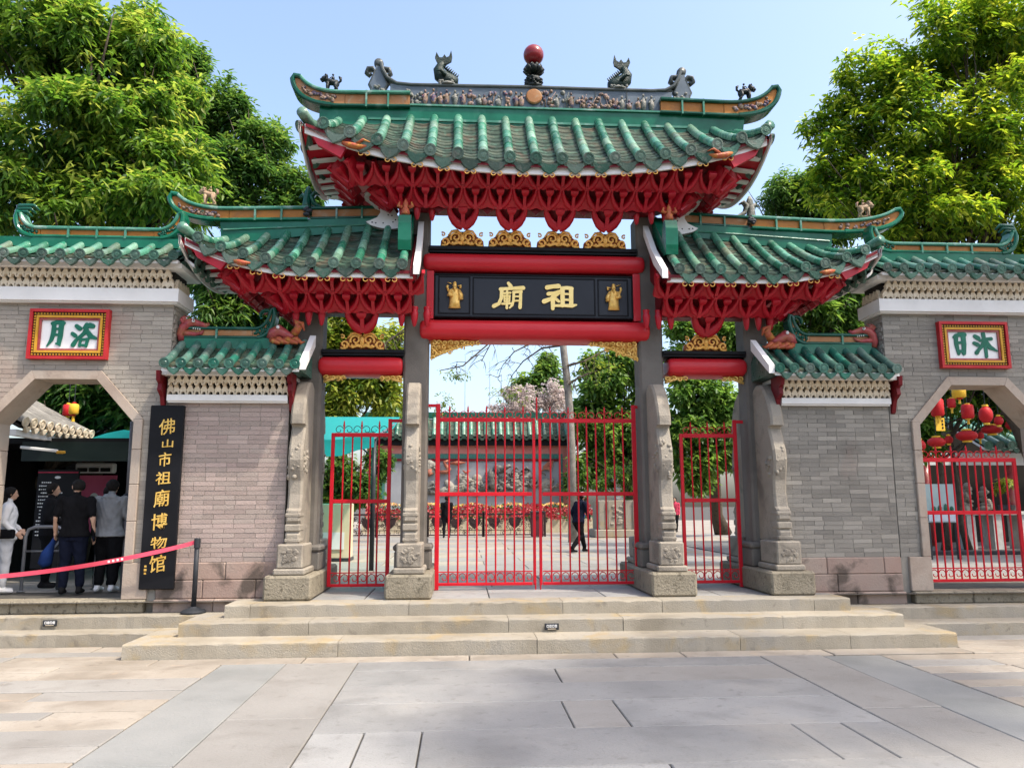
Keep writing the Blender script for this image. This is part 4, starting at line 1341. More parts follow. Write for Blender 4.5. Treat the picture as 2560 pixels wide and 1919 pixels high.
def fascia(parent, pts, top, bot, th, m, name='fascia', off=(0, .05, 0)):
    """board following a line of points: hangs between top and bot below the line"""
    mb = MB()
    A = [Vector(p) + Vector(off) for p in pts]
    t = Vector((th, th, 0)) if False else None
    mb.grid([[p - Vector((0, 0, top)) for p in A], [p - Vector((0, 0, bot)) for p in A]])
    d = []
    for i, p in enumerate(A):
        q = (A[min(i + 1, len(A) - 1)] - A[max(i - 1, 0)]).normalized()
        d.append(Vector((-q.y, q.x, 0)) * th)
    mb.grid([[p - Vector((0, 0, top)) + n for p, n in zip(A, d)], [p - Vector((0, 0, bot)) + n for p, n in zip(A, d)]])
    mb.grid([[p - Vector((0, 0, bot)) for p in A], [p - Vector((0, 0, bot)) + n for p, n in zip(A, d)]])
    mb.grid([[p - Vector((0, 0, top)) for p in A], [p - Vector((0, 0, top)) + n for p, n in zip(A, d)]])
    return mb.build(name, M_[m], parent)


def side_soffit(parent, xo, xi, s, zf, y0, y1, n, zi):
    """red soffit with white rafters under the end eave"""
    mb = MB()
    ys = [lerp(y0, y1, i / 12) for i in range(13)]
    zz = lambda x, y, a: min(zf(y) + a, zi(x, min(y, 2 * YG - y)) - .17)
    mb.grid([[(xo, y, zf(y) - .10) for y in ys], [(lerp(xo, xi, .33), y, zz(lerp(xo, xi, .33), y, -.06)) for y in ys], [(lerp(xo, xi, .66), y, zz(lerp(xo, xi, .66), y, -.02)) for y in ys], [(xi, y, zz(xi, y, .02)) for y in ys]])
    mb.build('soffit', M_['red'], parent)
    for i in range(n):
        y = lerp(y0 + .34, y1 - .1, i / (n - 1))
        r_ = MB()
        a, b = Vector((xo - s * .05, y, zf(y) - .125)), Vector((lerp(xo, xi, .62), y, zz(lerp(xo, xi, .62), y, -.03) - .03))
        mid = (a + b) / 2
        ang = math.atan2(b.z - a.z, b.x - a.x)
        r_.box(mid, ((b - a).length, .10, .035), Matrix.Rotation(-ang, 3, 'Y'))
        r_.build('rafter', M_['white'], parent)


# central roof
ez = lambda x: 7.07 + .57 * min(1.05, abs(x) / 3.58) ** 2.5
rz0 = lambda x: 8.36 - .12 * (abs(x) / 3.5) ** 3
pfc = lambda u, t: (X0 + u, lerp(11.10, 12.38, t), lerp(ez(u), rz0(u), t) - .10 * 4 * t * (1 - t) * .5)
roof = deck('roof', gw, pfc, -3.58, 3.58, 'red_dark', nu=36, nt=6, drop=.08, th=.05)
us = [.33 + .403 * k for k in range(-9, 9)]
tiled(roof, pfc, us, .077, 6, 'g', courses=11, dh=.20, sag=.065)
fascia(roof, [pfc(lerp(-3.6, 3.6, i / 40), 0) for i in range(41)], .07, .215, .04, 'white', off=(0, .055, 0))
gold_hooks(roof, pfc, [u + .2 for u in us[1:-2]], dz=-.23)
rear = MB()
rear.grid([[(X0 + u, lerp(13.4, 12.52, t), lerp(ez(u) + .14, rz0(u), t)) for u in [lerp(-3.6, 3.6, i / 24) for i in range(25)]] for t in (0, .33, .66, 1)])
rear.build('rear_slope', M_['tile_dark'], roof)
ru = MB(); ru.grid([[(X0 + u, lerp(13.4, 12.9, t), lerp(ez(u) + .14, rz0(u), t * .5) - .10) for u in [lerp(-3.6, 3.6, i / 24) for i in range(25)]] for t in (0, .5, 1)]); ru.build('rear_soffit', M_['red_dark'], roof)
zs = lambda y: 7.27 + .37 * abs((y - YG) / 1.35) ** 2.2
for s in (-1, 1):
    tri = lambda u, h: max(.06, 1 - abs((u - YG) / h))
    pfs = lambda u, t, s=s: (X0 + s * lerp(3.66 - .04 * (1 - abs((u - YG) / 1.35)), 3.44, t * tri(u, 1.35)), u, lerp(zs(u), 8.2, t * tri(u, 1.35)))
    deck('hip', roof, pfs, 11.12, 13.78, 'red_dark', nu=10, nt=2, drop=.06, th=.04)
    tiled(roof, pfs, [11.22 + .41 * k for k in range(7)], .08, 2, 'g', courses=4, dh=.16)
    side_soffit(roof, X0 + s * 3.64, X0 + s * 2.75, s, zs, 11.12, 13.78, 9, lambda x, y: pfc(x - X0, (y - 11.1) / 1.28)[2])
    fascia(roof, [(X0 + s * 3.66, lerp(11.10, 13.8, i / 16), zs(lerp(11.10, 13.8, i / 16)) + .02) for i in range(17)], .06, .20, .03, 'white', 'side_fascia', off=(0, 0, 0))
    # hip roll sweeping up to the corner
    mb = MB(); mb.tube([(X0 + s * 3.40, 12.3, 8.18), (X0 + s * 3.50, 11.8, 7.86), (X0 + s * 3.57, 11.4, 7.70), (X0 + s * 3.64, 11.08, 7.74)], [.07, .08, .085, .085], 10); mb.build('hip_roll', M_['tile'], roof, smooth=True)
    # corner board and gilt beast under the corner
    mb = MB(); mb.prism([(X0 + s * 3.55, 7.50), (X0 + s * 2.95, 7.26), (X0 + s * 3.05, 7.05), (X0 + s * 3.4, 7.25)], 11.16, 11.24); mb.build('corner_board', M_['red'], roof)
    mb = MB(); mb.tube([(X0 + s * 3.02, 11.12, 7.27), (X0 + s * 2.9, 11.1, 7.22), (X0 + s * 2.76, 11.1, 7.20), (X0 + s * 2.62, 11.1, 7.22)], [.03, .05, .045, .015], 8); mb.tube([(X0 + s * 2.8, 11.09, 7.24), (X0 + s * 2.7, 11.06, 7.30), (X0 + s * 2.6, 11.06, 7.26)], [.03, .02, .008], 6); mb.build('gilt_beast', M_['dragon_gold'], roof, smooth=True)

# central ridge
mb = MB(); mb.prism([(X0 - 3.62, 8.10), (X0 + 3.66, 8.12), (X0 + 3.72, 8.52), (X0 + 2.3, 8.56), (X0 - 2.3, 8.55), (X0 - 3.62, 8.48)], YG - .13, YG + .13)
ridge = mb.build('ridge', M_['glaze'], gw)
mb = MB(); mb.box((X0, YG, 8.565), (4.5, .32, .03)); mb.box((X0, YG, 8.30), (5.6, .30, .04)); mb.build('ridge_moulding', M_['glaze_lt'], ridge)
mb = MB(); mb.box((X0, YG, 8.77), (4.9, .18, .40)); mb.build('figure_panel', M_['ridge_blue'], ridge)
for k in range(1, 8):
    mb = MB(); mb.box((X0 - 2.2 + k * .55, YG - .095, 8.77), (.012, .02, .38)); mb.build('panel_joint', M_['ridge_cap'], ridge)
for k in range(34):
    x = X0 - 2.15 + 4.3 * (k + .5) / 34 + random.uniform(-.03, .03)
    if abs(x - X0 - .02) < .16: continue
    mb = MB()
    mb.cr = random.uniform(.02, 1)
    hgt = random.uniform(.20, .34)
    if random.random() < .5:        # standing figure
        mb.ell((x, YG - .11, 8.60 + hgt * .35), (.05, .035, hgt * .36), 7, 6); mb.ell((x, YG - .12, 8.60 + hgt * .82), (.022, .022, .026), 7, 5)
        mb.tube([(x - .03, YG - .12, 8.60 + hgt * .55), (x - .06, YG - .13, 8.60 + hgt * .4)], [.014, .01], 5); mb.tube([(x + .03, YG - .12, 8.60 + hgt * .55), (x + .06, YG - .13, 8.60 + hgt * .7)], [.014, .01], 5)
    else:                            # rocks, flowers
        for j in range(7):
            mb.ell((x + random.uniform(-.07, .07), YG - .10, 8.61 + random.uniform(0, hgt)), (random.uniform(.02, .05), .03, random.uniform(.02, .045)), 6, 4)
        mb.tube([(x, YG - .1, 8.6), (x + random.uniform(-.05, .05), YG - .11, 8.6 + hgt * .6), (x + random.uniform(-.07, .07), YG - .1, 8.6 + hgt)], [.012, .009, .006], 5)
    mb.build('relief_figure', M_['fig_multi'] if random.random() < .6 else M_['fig_grey'], ridge, smooth=True)
mb = MB(); mb.lathe([(.13, 0), (.14, -.03), (.12, -.05), (.001, -.055)], (X0 + .02, YG - .09, 8.80), 20, 'y'); mb.build('medallion', M_['orange_pale'], ridge)
cap = [(X0 - 2.62, 9.36), (X0 - 2.58, 9.22), (X0 - 2.50, 9.08), (X0 - 2.34, 8.985), (X0 - 2.1, 8.965), (X0 - 1, 8.975), (X0, 8.99), (X0 + 1, 8.985), (X0 + 2.1, 8.99), (X0 + 2.34, 9.01), (X0 + 2.50, 9.10), (X0 + 2.58, 9.24), (X0 + 2.62, 9.38)]
mb = MB(); mb.sweep(octo(.24, .055), [(x, YG, z) for x, z in cap]); auto(mb.build('ridge_cap', M_['ridge_cap'], ridge))
for s, zb in ((-1, 8.78), (1, 8.80)):
    cx = X0 + s * 2.66
    mb = MB(); mb.prism([(cx - .15, zb), (cx + .15, zb), (cx + .10, zb + .12), (cx + .14, zb + .2), (cx + .10, zb + .30), (cx + .05, zb + .42), (cx + .045, zb + .58), (cx - .045, zb + .58), (cx - .05, zb + .42), (cx - .10, zb + .30), (cx - .14, zb + .2), (cx - .10, zb + .12)], YG - .06, YG + .06); mb.build('finial_plate', M_['ridge_blue'], ridge)
    mb = MB()
    for d in (-1, 1):
        mb.tube([(cx + d * .15, YG, zb), (cx + d * .11, YG, zb + .12), (cx + d * .15, YG, zb + .2), (cx + d * .09, YG, zb + .34), (cx + d * .06, YG, zb + .45), (cx + d * .10, YG, zb + .50), (cx + d * .18, YG, zb + .49), (cx + d * .205, YG, zb + .42), (cx + d * .16, YG, zb + .375), (cx + d * .12, YG, zb + .41)], [.03, .03, .032, .032, .034, .042, .044, .04, .03, .018], 8, sx=2.0)
    mb.lathe([(.001, -.06), (.075, -.06), (.085, 0), (.075, .06), (.001, .06)], (cx, YG, zb + .60), 14, 'y')
    mb.build('finial_scroll', M_['ridge_cap'], ridge, smooth=True)
    mb = MB()
    for k in range(12):
        mb.ell((cx - s * random.uniform(-.05, .16), YG - .08, zb + random.uniform(0, .17)), (.03, .02, .025), 6, 4)
    mb.build('finial_relief', M_['fig_grey'], ridge, smooth=True)
ridge_tier(ridge, YG - .04, X0 - 2.10, X0 - 3.2, 8.52, 8.50, .24, .34, .055, None, (X0 - 4.08, 9.0), 3, pan='orange_pale', mold_m='glaze_dk', cap_m='glaze_lt')
ridge_tier(ridge, YG - .04, X0 + 2.22, X0 + 3.35, 8.55, 8.53, .24, .34, .055, None, (X0 + 4.35, 9.07), 3, pan='orange', mold_m='glaze_dk', cap_m='glaze_dk')

# side roofs
for s in (-1, 1):
    ezs = lambda u: 5.37 + (.44 * max(0, (u - 3.3) / 1.95) ** 2.3)
    rzs = lambda u: lerp(6.47, 6.10, max(0, (u - 2.05)) / 3.2)
    pfl = lambda u, t, s=s: (X0 + s * u, lerp(11.15, 12.38, t), lerp(ezs(u), rzs(u), t) - .09 * 4 * t * (1 - t) * .5)
    rf = deck('roof', gw, pfl, 1.93, 5.26, 'red_dark', nu=20, nt=6, drop=.08, th=.05)
    us = [2.09 + .330 * k for k in range(10)]
    tiled(rf, pfl, us, .068, 5, 'g', courses=9, dh=.18, sag=.055)
    fascia(rf, [pfl(lerp(1.93, 5.28, i / 24), 0) for i in range(25)][::s], .07, .185, .04, 'white', off=(0, .035, 0))
    gold_hooks(rf, pfl, [u + .16 for u in us[:-2]], dz=-.21)
    mb = MB()
    mb.grid([[(X0 + s * u, lerp(13.4, 12.52, t), lerp(ezs(u) + .12, rzs(u), t)) for u in [lerp(2.06, 5.28, i / 14) for i in range(15)]] for t in (0, .33, .66, 1)]); mb.build('rear_slope', M_['tile_dark'], rf)
    mb = MB(); mb.grid([[(X0 + s * u, lerp(13.4, 12.9, t), lerp(ezs(u) + .12, rzs(u), t * .5) - .10) for u in [lerp(2.06, 5.28, i / 14) for i in range(15)]] for t in (0, .5, 1)]); mb.build('rear_soffit', M_['red_dark'], rf)
    zss = lambda y: 5.52 + .29 * abs((y - YG) / 1.3) ** 2.2
    pfs = lambda u, t, s=s: (X0 + s * lerp(5.34 - .04 * (1 - abs((u - YG) / 1.3)), 5.10, t * tri(u, 1.3)), u, lerp(zss(u), 6.12, t * tri(u, 1.3)))
    deck('hip', rf, pfs, 11.17, 13.7, 'red_dark', nu=10, nt=2, drop=.06, th=.04)
    tiled(rf, pfs, [11.27 + .38 * k for k in range(7)], .075, 2, 'g', courses=4, dh=.15)
    side_soffit(rf, X0 + s * 5.32, X0 + s * 4.3, s, zss, 11.17, 13.7, 9, lambda x, y: pfl(abs(x - X0), (y - 11.15) / 1.23)[2])
    fascia(rf, [(X0 + s * 5.33, lerp(11.15, 13.75, i / 16), zss(lerp(11.15, 13.75, i / 16)) + .02) for i in range(17)], .06, .18, .03, 'white', 'side_fascia', off=(0, 0, 0))
    mb = MB(); mb.tube([(X0 + s * 5.06, 12.3, 6.08), (X0 + s * 5.17, 11.85, 5.93), (X0 + s * 5.25, 11.45, 5.86), (X0 + s * 5.32, 11.12, 5.90)], [.06, .07, .075, .078], 10); mb.build('hip_roll', M_['tile'], rf, smooth=True)
    mb = MB(); mb.prism([(X0 + s * 5.22, 5.68), (X0 + s * 4.62, 5.46), (X0 + s * 4.75, 5.27), (X0 + s * 5.1, 5.46)], 11.2, 11.27); mb.build('corner_board', M_['red'], rf)
    mb = MB(); mb.tube([(X0 + s * 4.55, 11.15, 5.40), (X0 + s * 4.42, 11.13, 5.36), (X0 + s * 4.3, 11.13, 5.36)], [.03, .045, .012], 8); mb.build('gilt_beast', M_['dragon_gold'], rf, smooth=True)
    # verge against the inner pillar
    mb = MB(); mb.prism([(11.10, 5.22), (11.10, 5.36), (11.7, 5.86), (12.22, 6.46), (12.22, 6.28), (11.6, 5.58)], X0 + s * 1.83, X0 + s * 1.92, 'yz'); mb.build('verge_board', M_['white'], rf)
    mb = MB(); mb.prism([(11.14, 5.20), (11.14, 5.30), (12.22, 6.22), (12.22, 5.5), (11.9, 5.3)], X0 + s * 1.925, X0 + s * 1.97, 'yz'); mb.build('verge_panel', M_['red_dark'], rf)
    mb = MB(); mb.prism([(12.2, 6.20), (11.56, 5.72), (11.42, 5.70), (11.39, 5.85), (11.38, 6.12), (11.42, 6.26), (11.50, 6.29), (11.57, 6.22), (11.62, 6.02), (12.2, 6.60)], X0 + s * 1.985, X0 + s * 2.18, 'yz'); mb.build('hanging_ridge', M_['glaze'], rf)
    mb = MB()
    fx, fy, fz = X0 + s * 2.08, 11.5, 6.28
    mb.lathe([(.05, 0), (.07, .03), (.06, .09), (.035, .13), (.045, .17), (.035, .21), (.012, .26), (.001, .28)], (fx, fy, fz), 10)
    for d in (-1, 1): mb.tube([(fx + d * .05, fy, fz + .13), (fx + d * .11, fy - .02, fz + .15), (fx + d * .09, fy - .03, fz + .21)], [.03, .028, .012], 6)
    mb.build('gilt_figurine', M_['dragon_gold'], rf, smooth=True)
    # ridge
    mb = MB(); mb.prism([(X0 + s * 2.3, 6.36), (X0 + s * 3.74, 6.22), (X0 + s * 5.12, 6.05), (X0 + s * 5.16, 6.46), (X0 + s * 3.74, 6.50), (X0 + s * 2.3, 6.56)], YG - .12, YG + .12)
    rg = mb.build('ridge', M_['glaze'], gw)
    mb = MB(); mb.tube([(X0 + s * 2.4, YG - .13, 6.44), (X0 + s * 3.74, YG - .13, 6.37), (X0 + s * 5.1, YG - .13, 6.29)], .014, 6); mb.build('ridge_fillet', M_['glaze_lt'], rg)
    ridge_tier(rg, YG - .02, X0 + s * 3.74, X0 + s * 5.02, 6.50, 6.46, .19, .30, .05, None, (X0 + s * 5.98 if s < 0 else X0 + s * 6.42, 6.87), 3, cap_m='glaze_lt', mold_m='glaze')
    ridge_tier(rg, YG + .02, X0 + s * 3.70, X0 + s * 2.45, 6.53, 6.58, .175, .26, .045, None, None, 3, pan='orange_pale', mold_m='glaze_dk', cap_m='glaze_dk')
    cx, zb = X0 + s * 3.78, 6.70
    mb = MB()
    mb.tube([(cx - s * .42, YG, zb + .02), (cx - s * .22, YG, zb + .04), (cx - s * .10, YG, zb + .12), (cx - s * .06, YG, zb + .24), (cx - s * .12, YG, zb + .31), (cx - s * .19, YG, zb + .27)], [.03, .035, .04, .045, .035, .012], 8, sx=1.8)
    mb.tube([(cx, YG, zb - .1), (cx + s * .02, YG, zb + .15), (cx, YG, zb + .34), (cx, YG, zb + .42)], [.11, .07, .06, .02], 8)
    mb.tube([(cx + s * .02, YG, zb + .18), (cx + s * .10, YG, zb + .27), (cx + s * .15, YG, zb + .22)], [.04, .035, .012], 8)
    mb.build('finial_scroll', M_['glaze_dk'] if s < 0 else M_['fig_grey'], rg, smooth=True)
    mb = MB()
    for k in range(7): mb.ell((cx - s * .05 + random.uniform(-.08, .08), YG - .16, 6.60 + random.uniform(-.05, .08)), (.04, .03, .035), 7, 5)
    mb.build('ridge_relief', M_['navy_iron'], rg, smooth=True)

# ================================================================ name plaque hung between the red beams
PX, PZ, PS = 1.158, 5.217, .001952          # plaque centre and metres per unit of the brushwork
t = thing('name_plaque', 'black name board with gilt characters 廟祖 between the red beams', 'plaque', (PX, YG - .22, 4.86))
yp = YG - .20
mb = MB(); mb.box((PX, yp + .03, PZ), (3.285, .06, .735)); mb.build('board', M_['plaque'], t)
u2 = lambda x, y: (PX + (x - 1123) * PS, PZ - (y - 662) * PS)
def pframe(x0, x1, y0, y1):
    (a, z1), (b, z0) = u2(x0, y0), u2(x1, y1)
    mb = MB(); w = .022
    for c, d in ((((a + b) / 2, z1), (b - a + w, w)), (((a + b) / 2, z0), (b - a + w, w)), ((a, (z0 + z1) / 2), (w, z1 - z0 - w)), ((b, (z0 + z1) / 2), (w, z1 - z0 - w))):
        mb.box((c[0], yp - .006, c[1]), (d[0], .012, d[1]), b=.004)
    mb.build('panel_frame', M_['black'], t)
for q in ((322, 580, 500, 815), (610, 1638, 505, 818), (1668, 1920, 508, 820)): pframe(*q)
mb = MB()
for dz in (-.355, .355): mb.box((PX, yp - .012, PZ + dz), (3.285, .024, .025), b=.006)
for dx in (-1.63, 1.63): mb.box((PX + dx, yp - .012, PZ), (.025, .024, .684), b=.006)
mb.build('rim', M_['black'], t)
for nm in ('zu', 'miao'):
    character('character', CH[nm], t, 'gold_letter', PS, PX, PZ, 1123, 662, yp - .001, .03)
for sx, fx in ((-1, 455), (1, 1798)):
    cx, cz = u2(fx, 665)
    P = lambda a, b, c: (cx + a * sx, yp + b, cz + c)
    mb = MB()
    mb.tube([P(0, -.01, -.21), P(0, -.015, -.12), P(-.005, -.02, 0), P(0, -.02, .09), P(0, -.015, .13)], [.098, .085, .085, .078, .04], 12, sx=.45)
    mb.tube([P(-.06, -.03, .09), P(-.10, -.04, .0), P(-.105, -.045, -.07)], [.03, .04, .035], 7); mb.tube([P(.06, -.03, .09), P(.09, -.05, .0), P(.03, -.07, -.01)], [.03, .036, .028], 7)
    mb.tube([P(-.02, -.035, .0), P(-.015, -.04, -.1), P(-.02, -.035, -.2)], [.02, .014, .02], 6)
    mb.ell(P(0, -.03, .165), (.036, .036, .046), 10, 8); mb.ell(P(0, -.03, .205), (.03, .03, .03), 8, 6); mb.tube([P(0, -.06, .14), P(0, -.065, .10), P(0, -.06, .06)], [.02, .018, .006], 6)
    mb.build('gilt_immortal', M_['gold'], t, smooth=True)
    mb = MB(); mb.tube([P(-.09, -.03, .12), P(-.10, -.03, .17), P(-.05, -.03, .16)], [.02, .018, .01], 6); mb.tube([P(.05, -.02, .2), P(.12, -.02, .22)], [.01, .006], 5); mb.tube([P(.09, -.03, .05), P(.125, -.03, .14), P(.11, -.03, .17)], [.018, .02, .022], 6)
    mb.build('gilt_attributes', M_['gold'], t, smooth=True)

# ================================================================ beasts and finials on the ridges
t = thing('pearl_finial', 'dark red ball on a lotus stand at the centre of the main ridge', 'finial', (X0 + .03, YG, 9.02))
px = X0 + .03
mb = MB(); mb.ell((px, YG, 9.645), (.18, .18, .18), 24, 16); mb.build('ball', M_['pearl'], t, smooth=True)
mb = MB(); mb.lathe([(.14, 9.01), (.15, 9.05), (.11, 9.08), (.14, 9.12), (.15, 9.17), (.10, 9.22), (.05, 9.25), (.05, 9.29), (.09, 9.32)], (px, YG, 0), 14)
for k in range(40):
    a = random.uniform(0, 6.28); z = random.uniform(9.03, 9.2)
    mb.ell((px + .14 * math.cos(a), YG + .14 * math.sin(a), z), (.03, .03, .025), 6, 4)
mb.build('stand', M_['bronze'], t, smooth=True)
for ring, n, r0, r1, z0, z1 in ((0, 10, .05, .15, 9.29, 9.44), (1, 10, .05, .18, 9.27, 9.38)):
    for k in range(n):
        a = 2 * PI * (k + ring * .5) / n
        c, s_ = math.cos(a), math.sin(a)
        mb = MB(); mb.tube([(px + c * r0, YG + s_ * r0, z0), (px + c * lerp(r0, r1, .7), YG + s_ * lerp(r0, r1, .7), lerp(z0, z1, .35)), (px + c * r1, YG + s_ * r1, lerp(z0, z1, .75)), (px + c * r1 * .95, YG + s_ * r1 * .95, z1)], [.02, .045, .04, .006], 7, sx=.4, up=(c, s_, 0))
        mb.build('petal', M_['bronze'], t, smooth=True)


def ridge_fish(x, y, z, s, lab):
    """carp-dragon standing on its head, tail up; s: direction the back curves"""
    t = thing('ridge_fish', lab, 'statue', (x, y, z), 'carp-dragons on the main ridge')
    P = lambda a, b, c: (x + s * a, y + b, z + c)
    mb = MB()
    mb.tube([P(.24, 0, .10), P(.15, 0, .11), P(.03, 0, .14), P(-.07, 0, .22), P(-.10, 0, .32), P(-.07, 0, .40), P(-.03, 0, .46)], [.06, .11, .135, .125, .095, .065, .05], 10, sx=.8)
    for k in range(8):
        q = k / 7
        mb.tube([P(lerp(.2, -.02, q), 0, lerp(.17, .36, q)), P(lerp(.25, .04, q), 0, lerp(.24, .42, q))], [.025, .006], 5)
    mb.build('body', M_['bronze_green'], t, smooth=True)
    mb = MB(); mb.prism([P(a_, 0, b_)[::2] for a_, b_ in ((-.07, .42), (.03, .42), (.12, .48), (.135, .56), (.115, .68), (.08, .57), (.035, .545), (.0, .60), (-.04, .54), (-.09, .545), (-.14, .64), (-.165, .54), (-.13, .46))], y - .025, y + .025); mb.build('tail', M_['bronze_green'], t)
    mb = MB(); mb.lathe([(.16, 0), (.15, .03), (.11, .06), (.05, .07)], (x + s * .06, y, z), 12); 
    for k in range(14): mb.ell((x + s * random.uniform(-.08, .2), y - .1, z + random.uniform(.0, .06)), (.03, .03, .025), 6, 4)
    mb.build('rock', M_['fig_grey'], t, smooth=True)
    for d in (-1, 1):
        mb = MB(); mb.tube([P(.02, d * .1, .16), P(-.06, d * .17, .22), P(-.14, d * .16, .20)], [.04, .03, .008], 6); mb.build('fin', M_['bronze_green'], t, smooth=True)


ridge_fish(X0 - 1.53, YG, 8.99, 1, 'dark green carp statue with raised tail on the ridge left of the red ball')
ridge_fish(X0 + 1.58, YG, 9.01, -1, 'dark green carp statue with raised tail on the ridge right of the red ball')


def ridge_lion(x, y, z, s, sc, m, lab, grp):
    """small standing lion facing s"""
    t = thing('ridge_lion', lab, 'statue', (x, y, z), grp)
    P = lambda a, b, c: (x + s * a * sc, y + b * sc, z + c * sc)
    T = lambda mb, pts, r_, n=8: mb.tube([P(*p) for p in pts], [q * sc for q in r_], n)
    mb = MB()
    T(mb, [(-.36, 0, .46), (-.28, 0, .55), (-.05, 0, .56), (.12, 0, .60), (.24, 0, .66)], [.10, .16, .15, .18, .12], 10)
    for d in (-1, 1):
        T(mb, [(.14, d * .10, .52), (.17, d * .12, .28), (.15, d * .12, .08), (.20, d * .12, .02)], [.10, .065, .05, .055])
        T(mb, [(-.28, d * .09, .50), (-.22, d * .12, .30), (-.34, d * .12, .16), (-.30, d * .12, .02)], [.13, .085, .05, .055])
    T(mb, [(-.38, 0, .56), (-.48, 0, .66), (-.46, 0, .82), (-.38, 0, .90)], [.05, .06, .08, .03])
    mb.build('body', M_[m], t, smooth=True)
    mb = MB()
    mb.ell(P(.32, 0, .76), (.16 * sc, .15 * sc, .16 * sc), 12, 8)
    T(mb, [(.38, 0, .74), (.50, 0, .70), (.54, 0, .68)], [.10, .085, .05])
    T(mb, [(.38, 0, .64), (.48, 0, .60)], [.07, .045])
    for k in range(12):
        a = k * 2 * PI / 12
        mb.ell(P(.22, .16 * math.cos(a), .76 + .17 * math.sin(a)), (.06 * sc, .06 * sc, .06 * sc), 6, 5)
    for d in (-1, 1):
        T(mb, [(.28, d * .12, .88), (.25, d * .16, .96)], [.05, .015], 6)
        mb.ell(P(.44, d * .08, .80), (.028 * sc,) * 3, 6, 4)
    mb.build('head', M_[m], t, smooth=True)
    mb = MB()
    T(mb, [(-.12, 0, .68), (-.10, 0, .86)], [.06, .07]); mb.ell(P(-.09, 0, .98), (.06 * sc,) * 3, 8, 6)
    T(mb, [(-.06, .06, .84), (.05, .08, .76)], [.03, .02], 6); T(mb, [(-.06, -.06, .84), (.05, -.08, .76)], [.03, .02], 6)
    mb.build('rider', M_[m], t, smooth=True)
    mb = MB(); mb.box(P(-.05, 0, .0), (.8 * sc, .26 * sc, .05 * sc), b=.01); mb.build('base', M_[m], t)


ridge_lion(X0 - 3.46, YG - .04, 8.795, -1, .34, 'bronze', 'black lion statuette on the left horn of the main roof ridge', 'lions on the roof horns')
ridge_lion(X0 + 3.80, YG - .04, 8.86, 1, .34, 'bronze', 'black lion statuette on the right horn of the main roof ridge', 'lions on the roof horns')
ridge_lion(X0 - 5.40, YG - .02, 6.76, -1, .30, 'clay_lion', 'brown clay lion statuette on the left side roof horn', 'lions on the roof horns')
ridge_lion(X0 + 5.83, YG - .02, 6.78, 1, .30, 'clay_lion', 'brown clay lion statuette on the right side roof horn', 'lions on the roof horns')

for s, nm in ((-1, 'left'), (1, 'right')):
    t = thing('spotted_fish', f'white glazed dragon-fish with black spots at the inner end of the {nm} side ridge', 'ornament', (X0 + s * 2.5, YG - .1, 6.4), 'spotted dragon-fish on the side ridges')
    Y = YG - .17
    pts = [(2.26, 6.33), (2.22, 6.48), (2.32, 6.66), (2.42, 6.80), (2.55, 6.88), (2.70, 6.95), (2.80, 6.93), (2.82, 6.86), (2.74, 6.80), (2.66, 6.72), (2.56, 6.69), (2.55, 6.60), (2.60, 6.52), (2.72, 6.46), (2.78, 6.44), (2.70, 6.38), (2.56, 6.34), (2.42, 6.32)]
    mb = MB(); mb.prism([(X0 + s * a, b) for a, b in pts], Y - .06, Y + .10)
    b = mb.build('body', M_['spotted'], t)
    for a, z, in ((2.34, 6.44), (2.42, 6.56), (2.48, 6.70), (2.58, 6.78), (2.36, 6.55), (2.50, 6.42), (2.62, 6.42), (2.45, 6.64), (2.55, 6.85), (2.30, 6.48), (2.68, 6.43), (2.40, 6.37), (2.42, 6.74), (2.64, 6.75)):
        mb = MB(); mb.ell((X0 + s * a, Y - .06, z), (.013, .006, .013), 7, 5); mb.build('spot', M_['black'], t)
    mb = MB(); mb.tube([(X0 + s * 2.80, Y - .05, 6.90), (X0 + s * 2.72, Y - .08, 6.99), (X0 + s * 2.60, Y - .06, 7.0), (X0 + s * 2.52, Y - .06, 6.93)], [.03, .035, .03, .012], 7); mb.ell((X0 + s * 2.68, Y - .08, 6.90), (.035, .03, .03), 8, 6); mb.build('snout', M_['spotted'], t, smooth=True)
    mb = MB(); mb.ell((X0 + s * 2.68, Y - .105, 6.905), (.014, .012, .014), 8, 6); mb.build('eye', M_['black'], t)

# ================================================================ iron gates
def c_scroll(r=.05, w=.006):
    mb = MB()
    pts = []
    for i in range(15):
        a = PI * .9 - i * .42
        q = r * (1 if i < 9 else 1 - (i - 8) * .13)
        pts.append((q * math.cos(a), 0, q * math.sin(a)))
    mb.tube(pts, w, 5)
    return mb


SCR = c_scroll(.055, .007).mesh('scroll', M_['red_iron'], True)
SCR_D = c_scroll(.058, .006).mesh('scroll', M_['navy_iron'], True)
BAR = MB().tube([(0, 0, 0), (0, 0, 1)], 1.0, 8).mesh('bar', M_['red_iron'], True)
SPK = MB().lathe([(.011, 0), (.011, .10), (.020, .115), (.013, .14), (.012, .17), (.001, .21)], n=8).mesh('spike', M_['red_iron'])


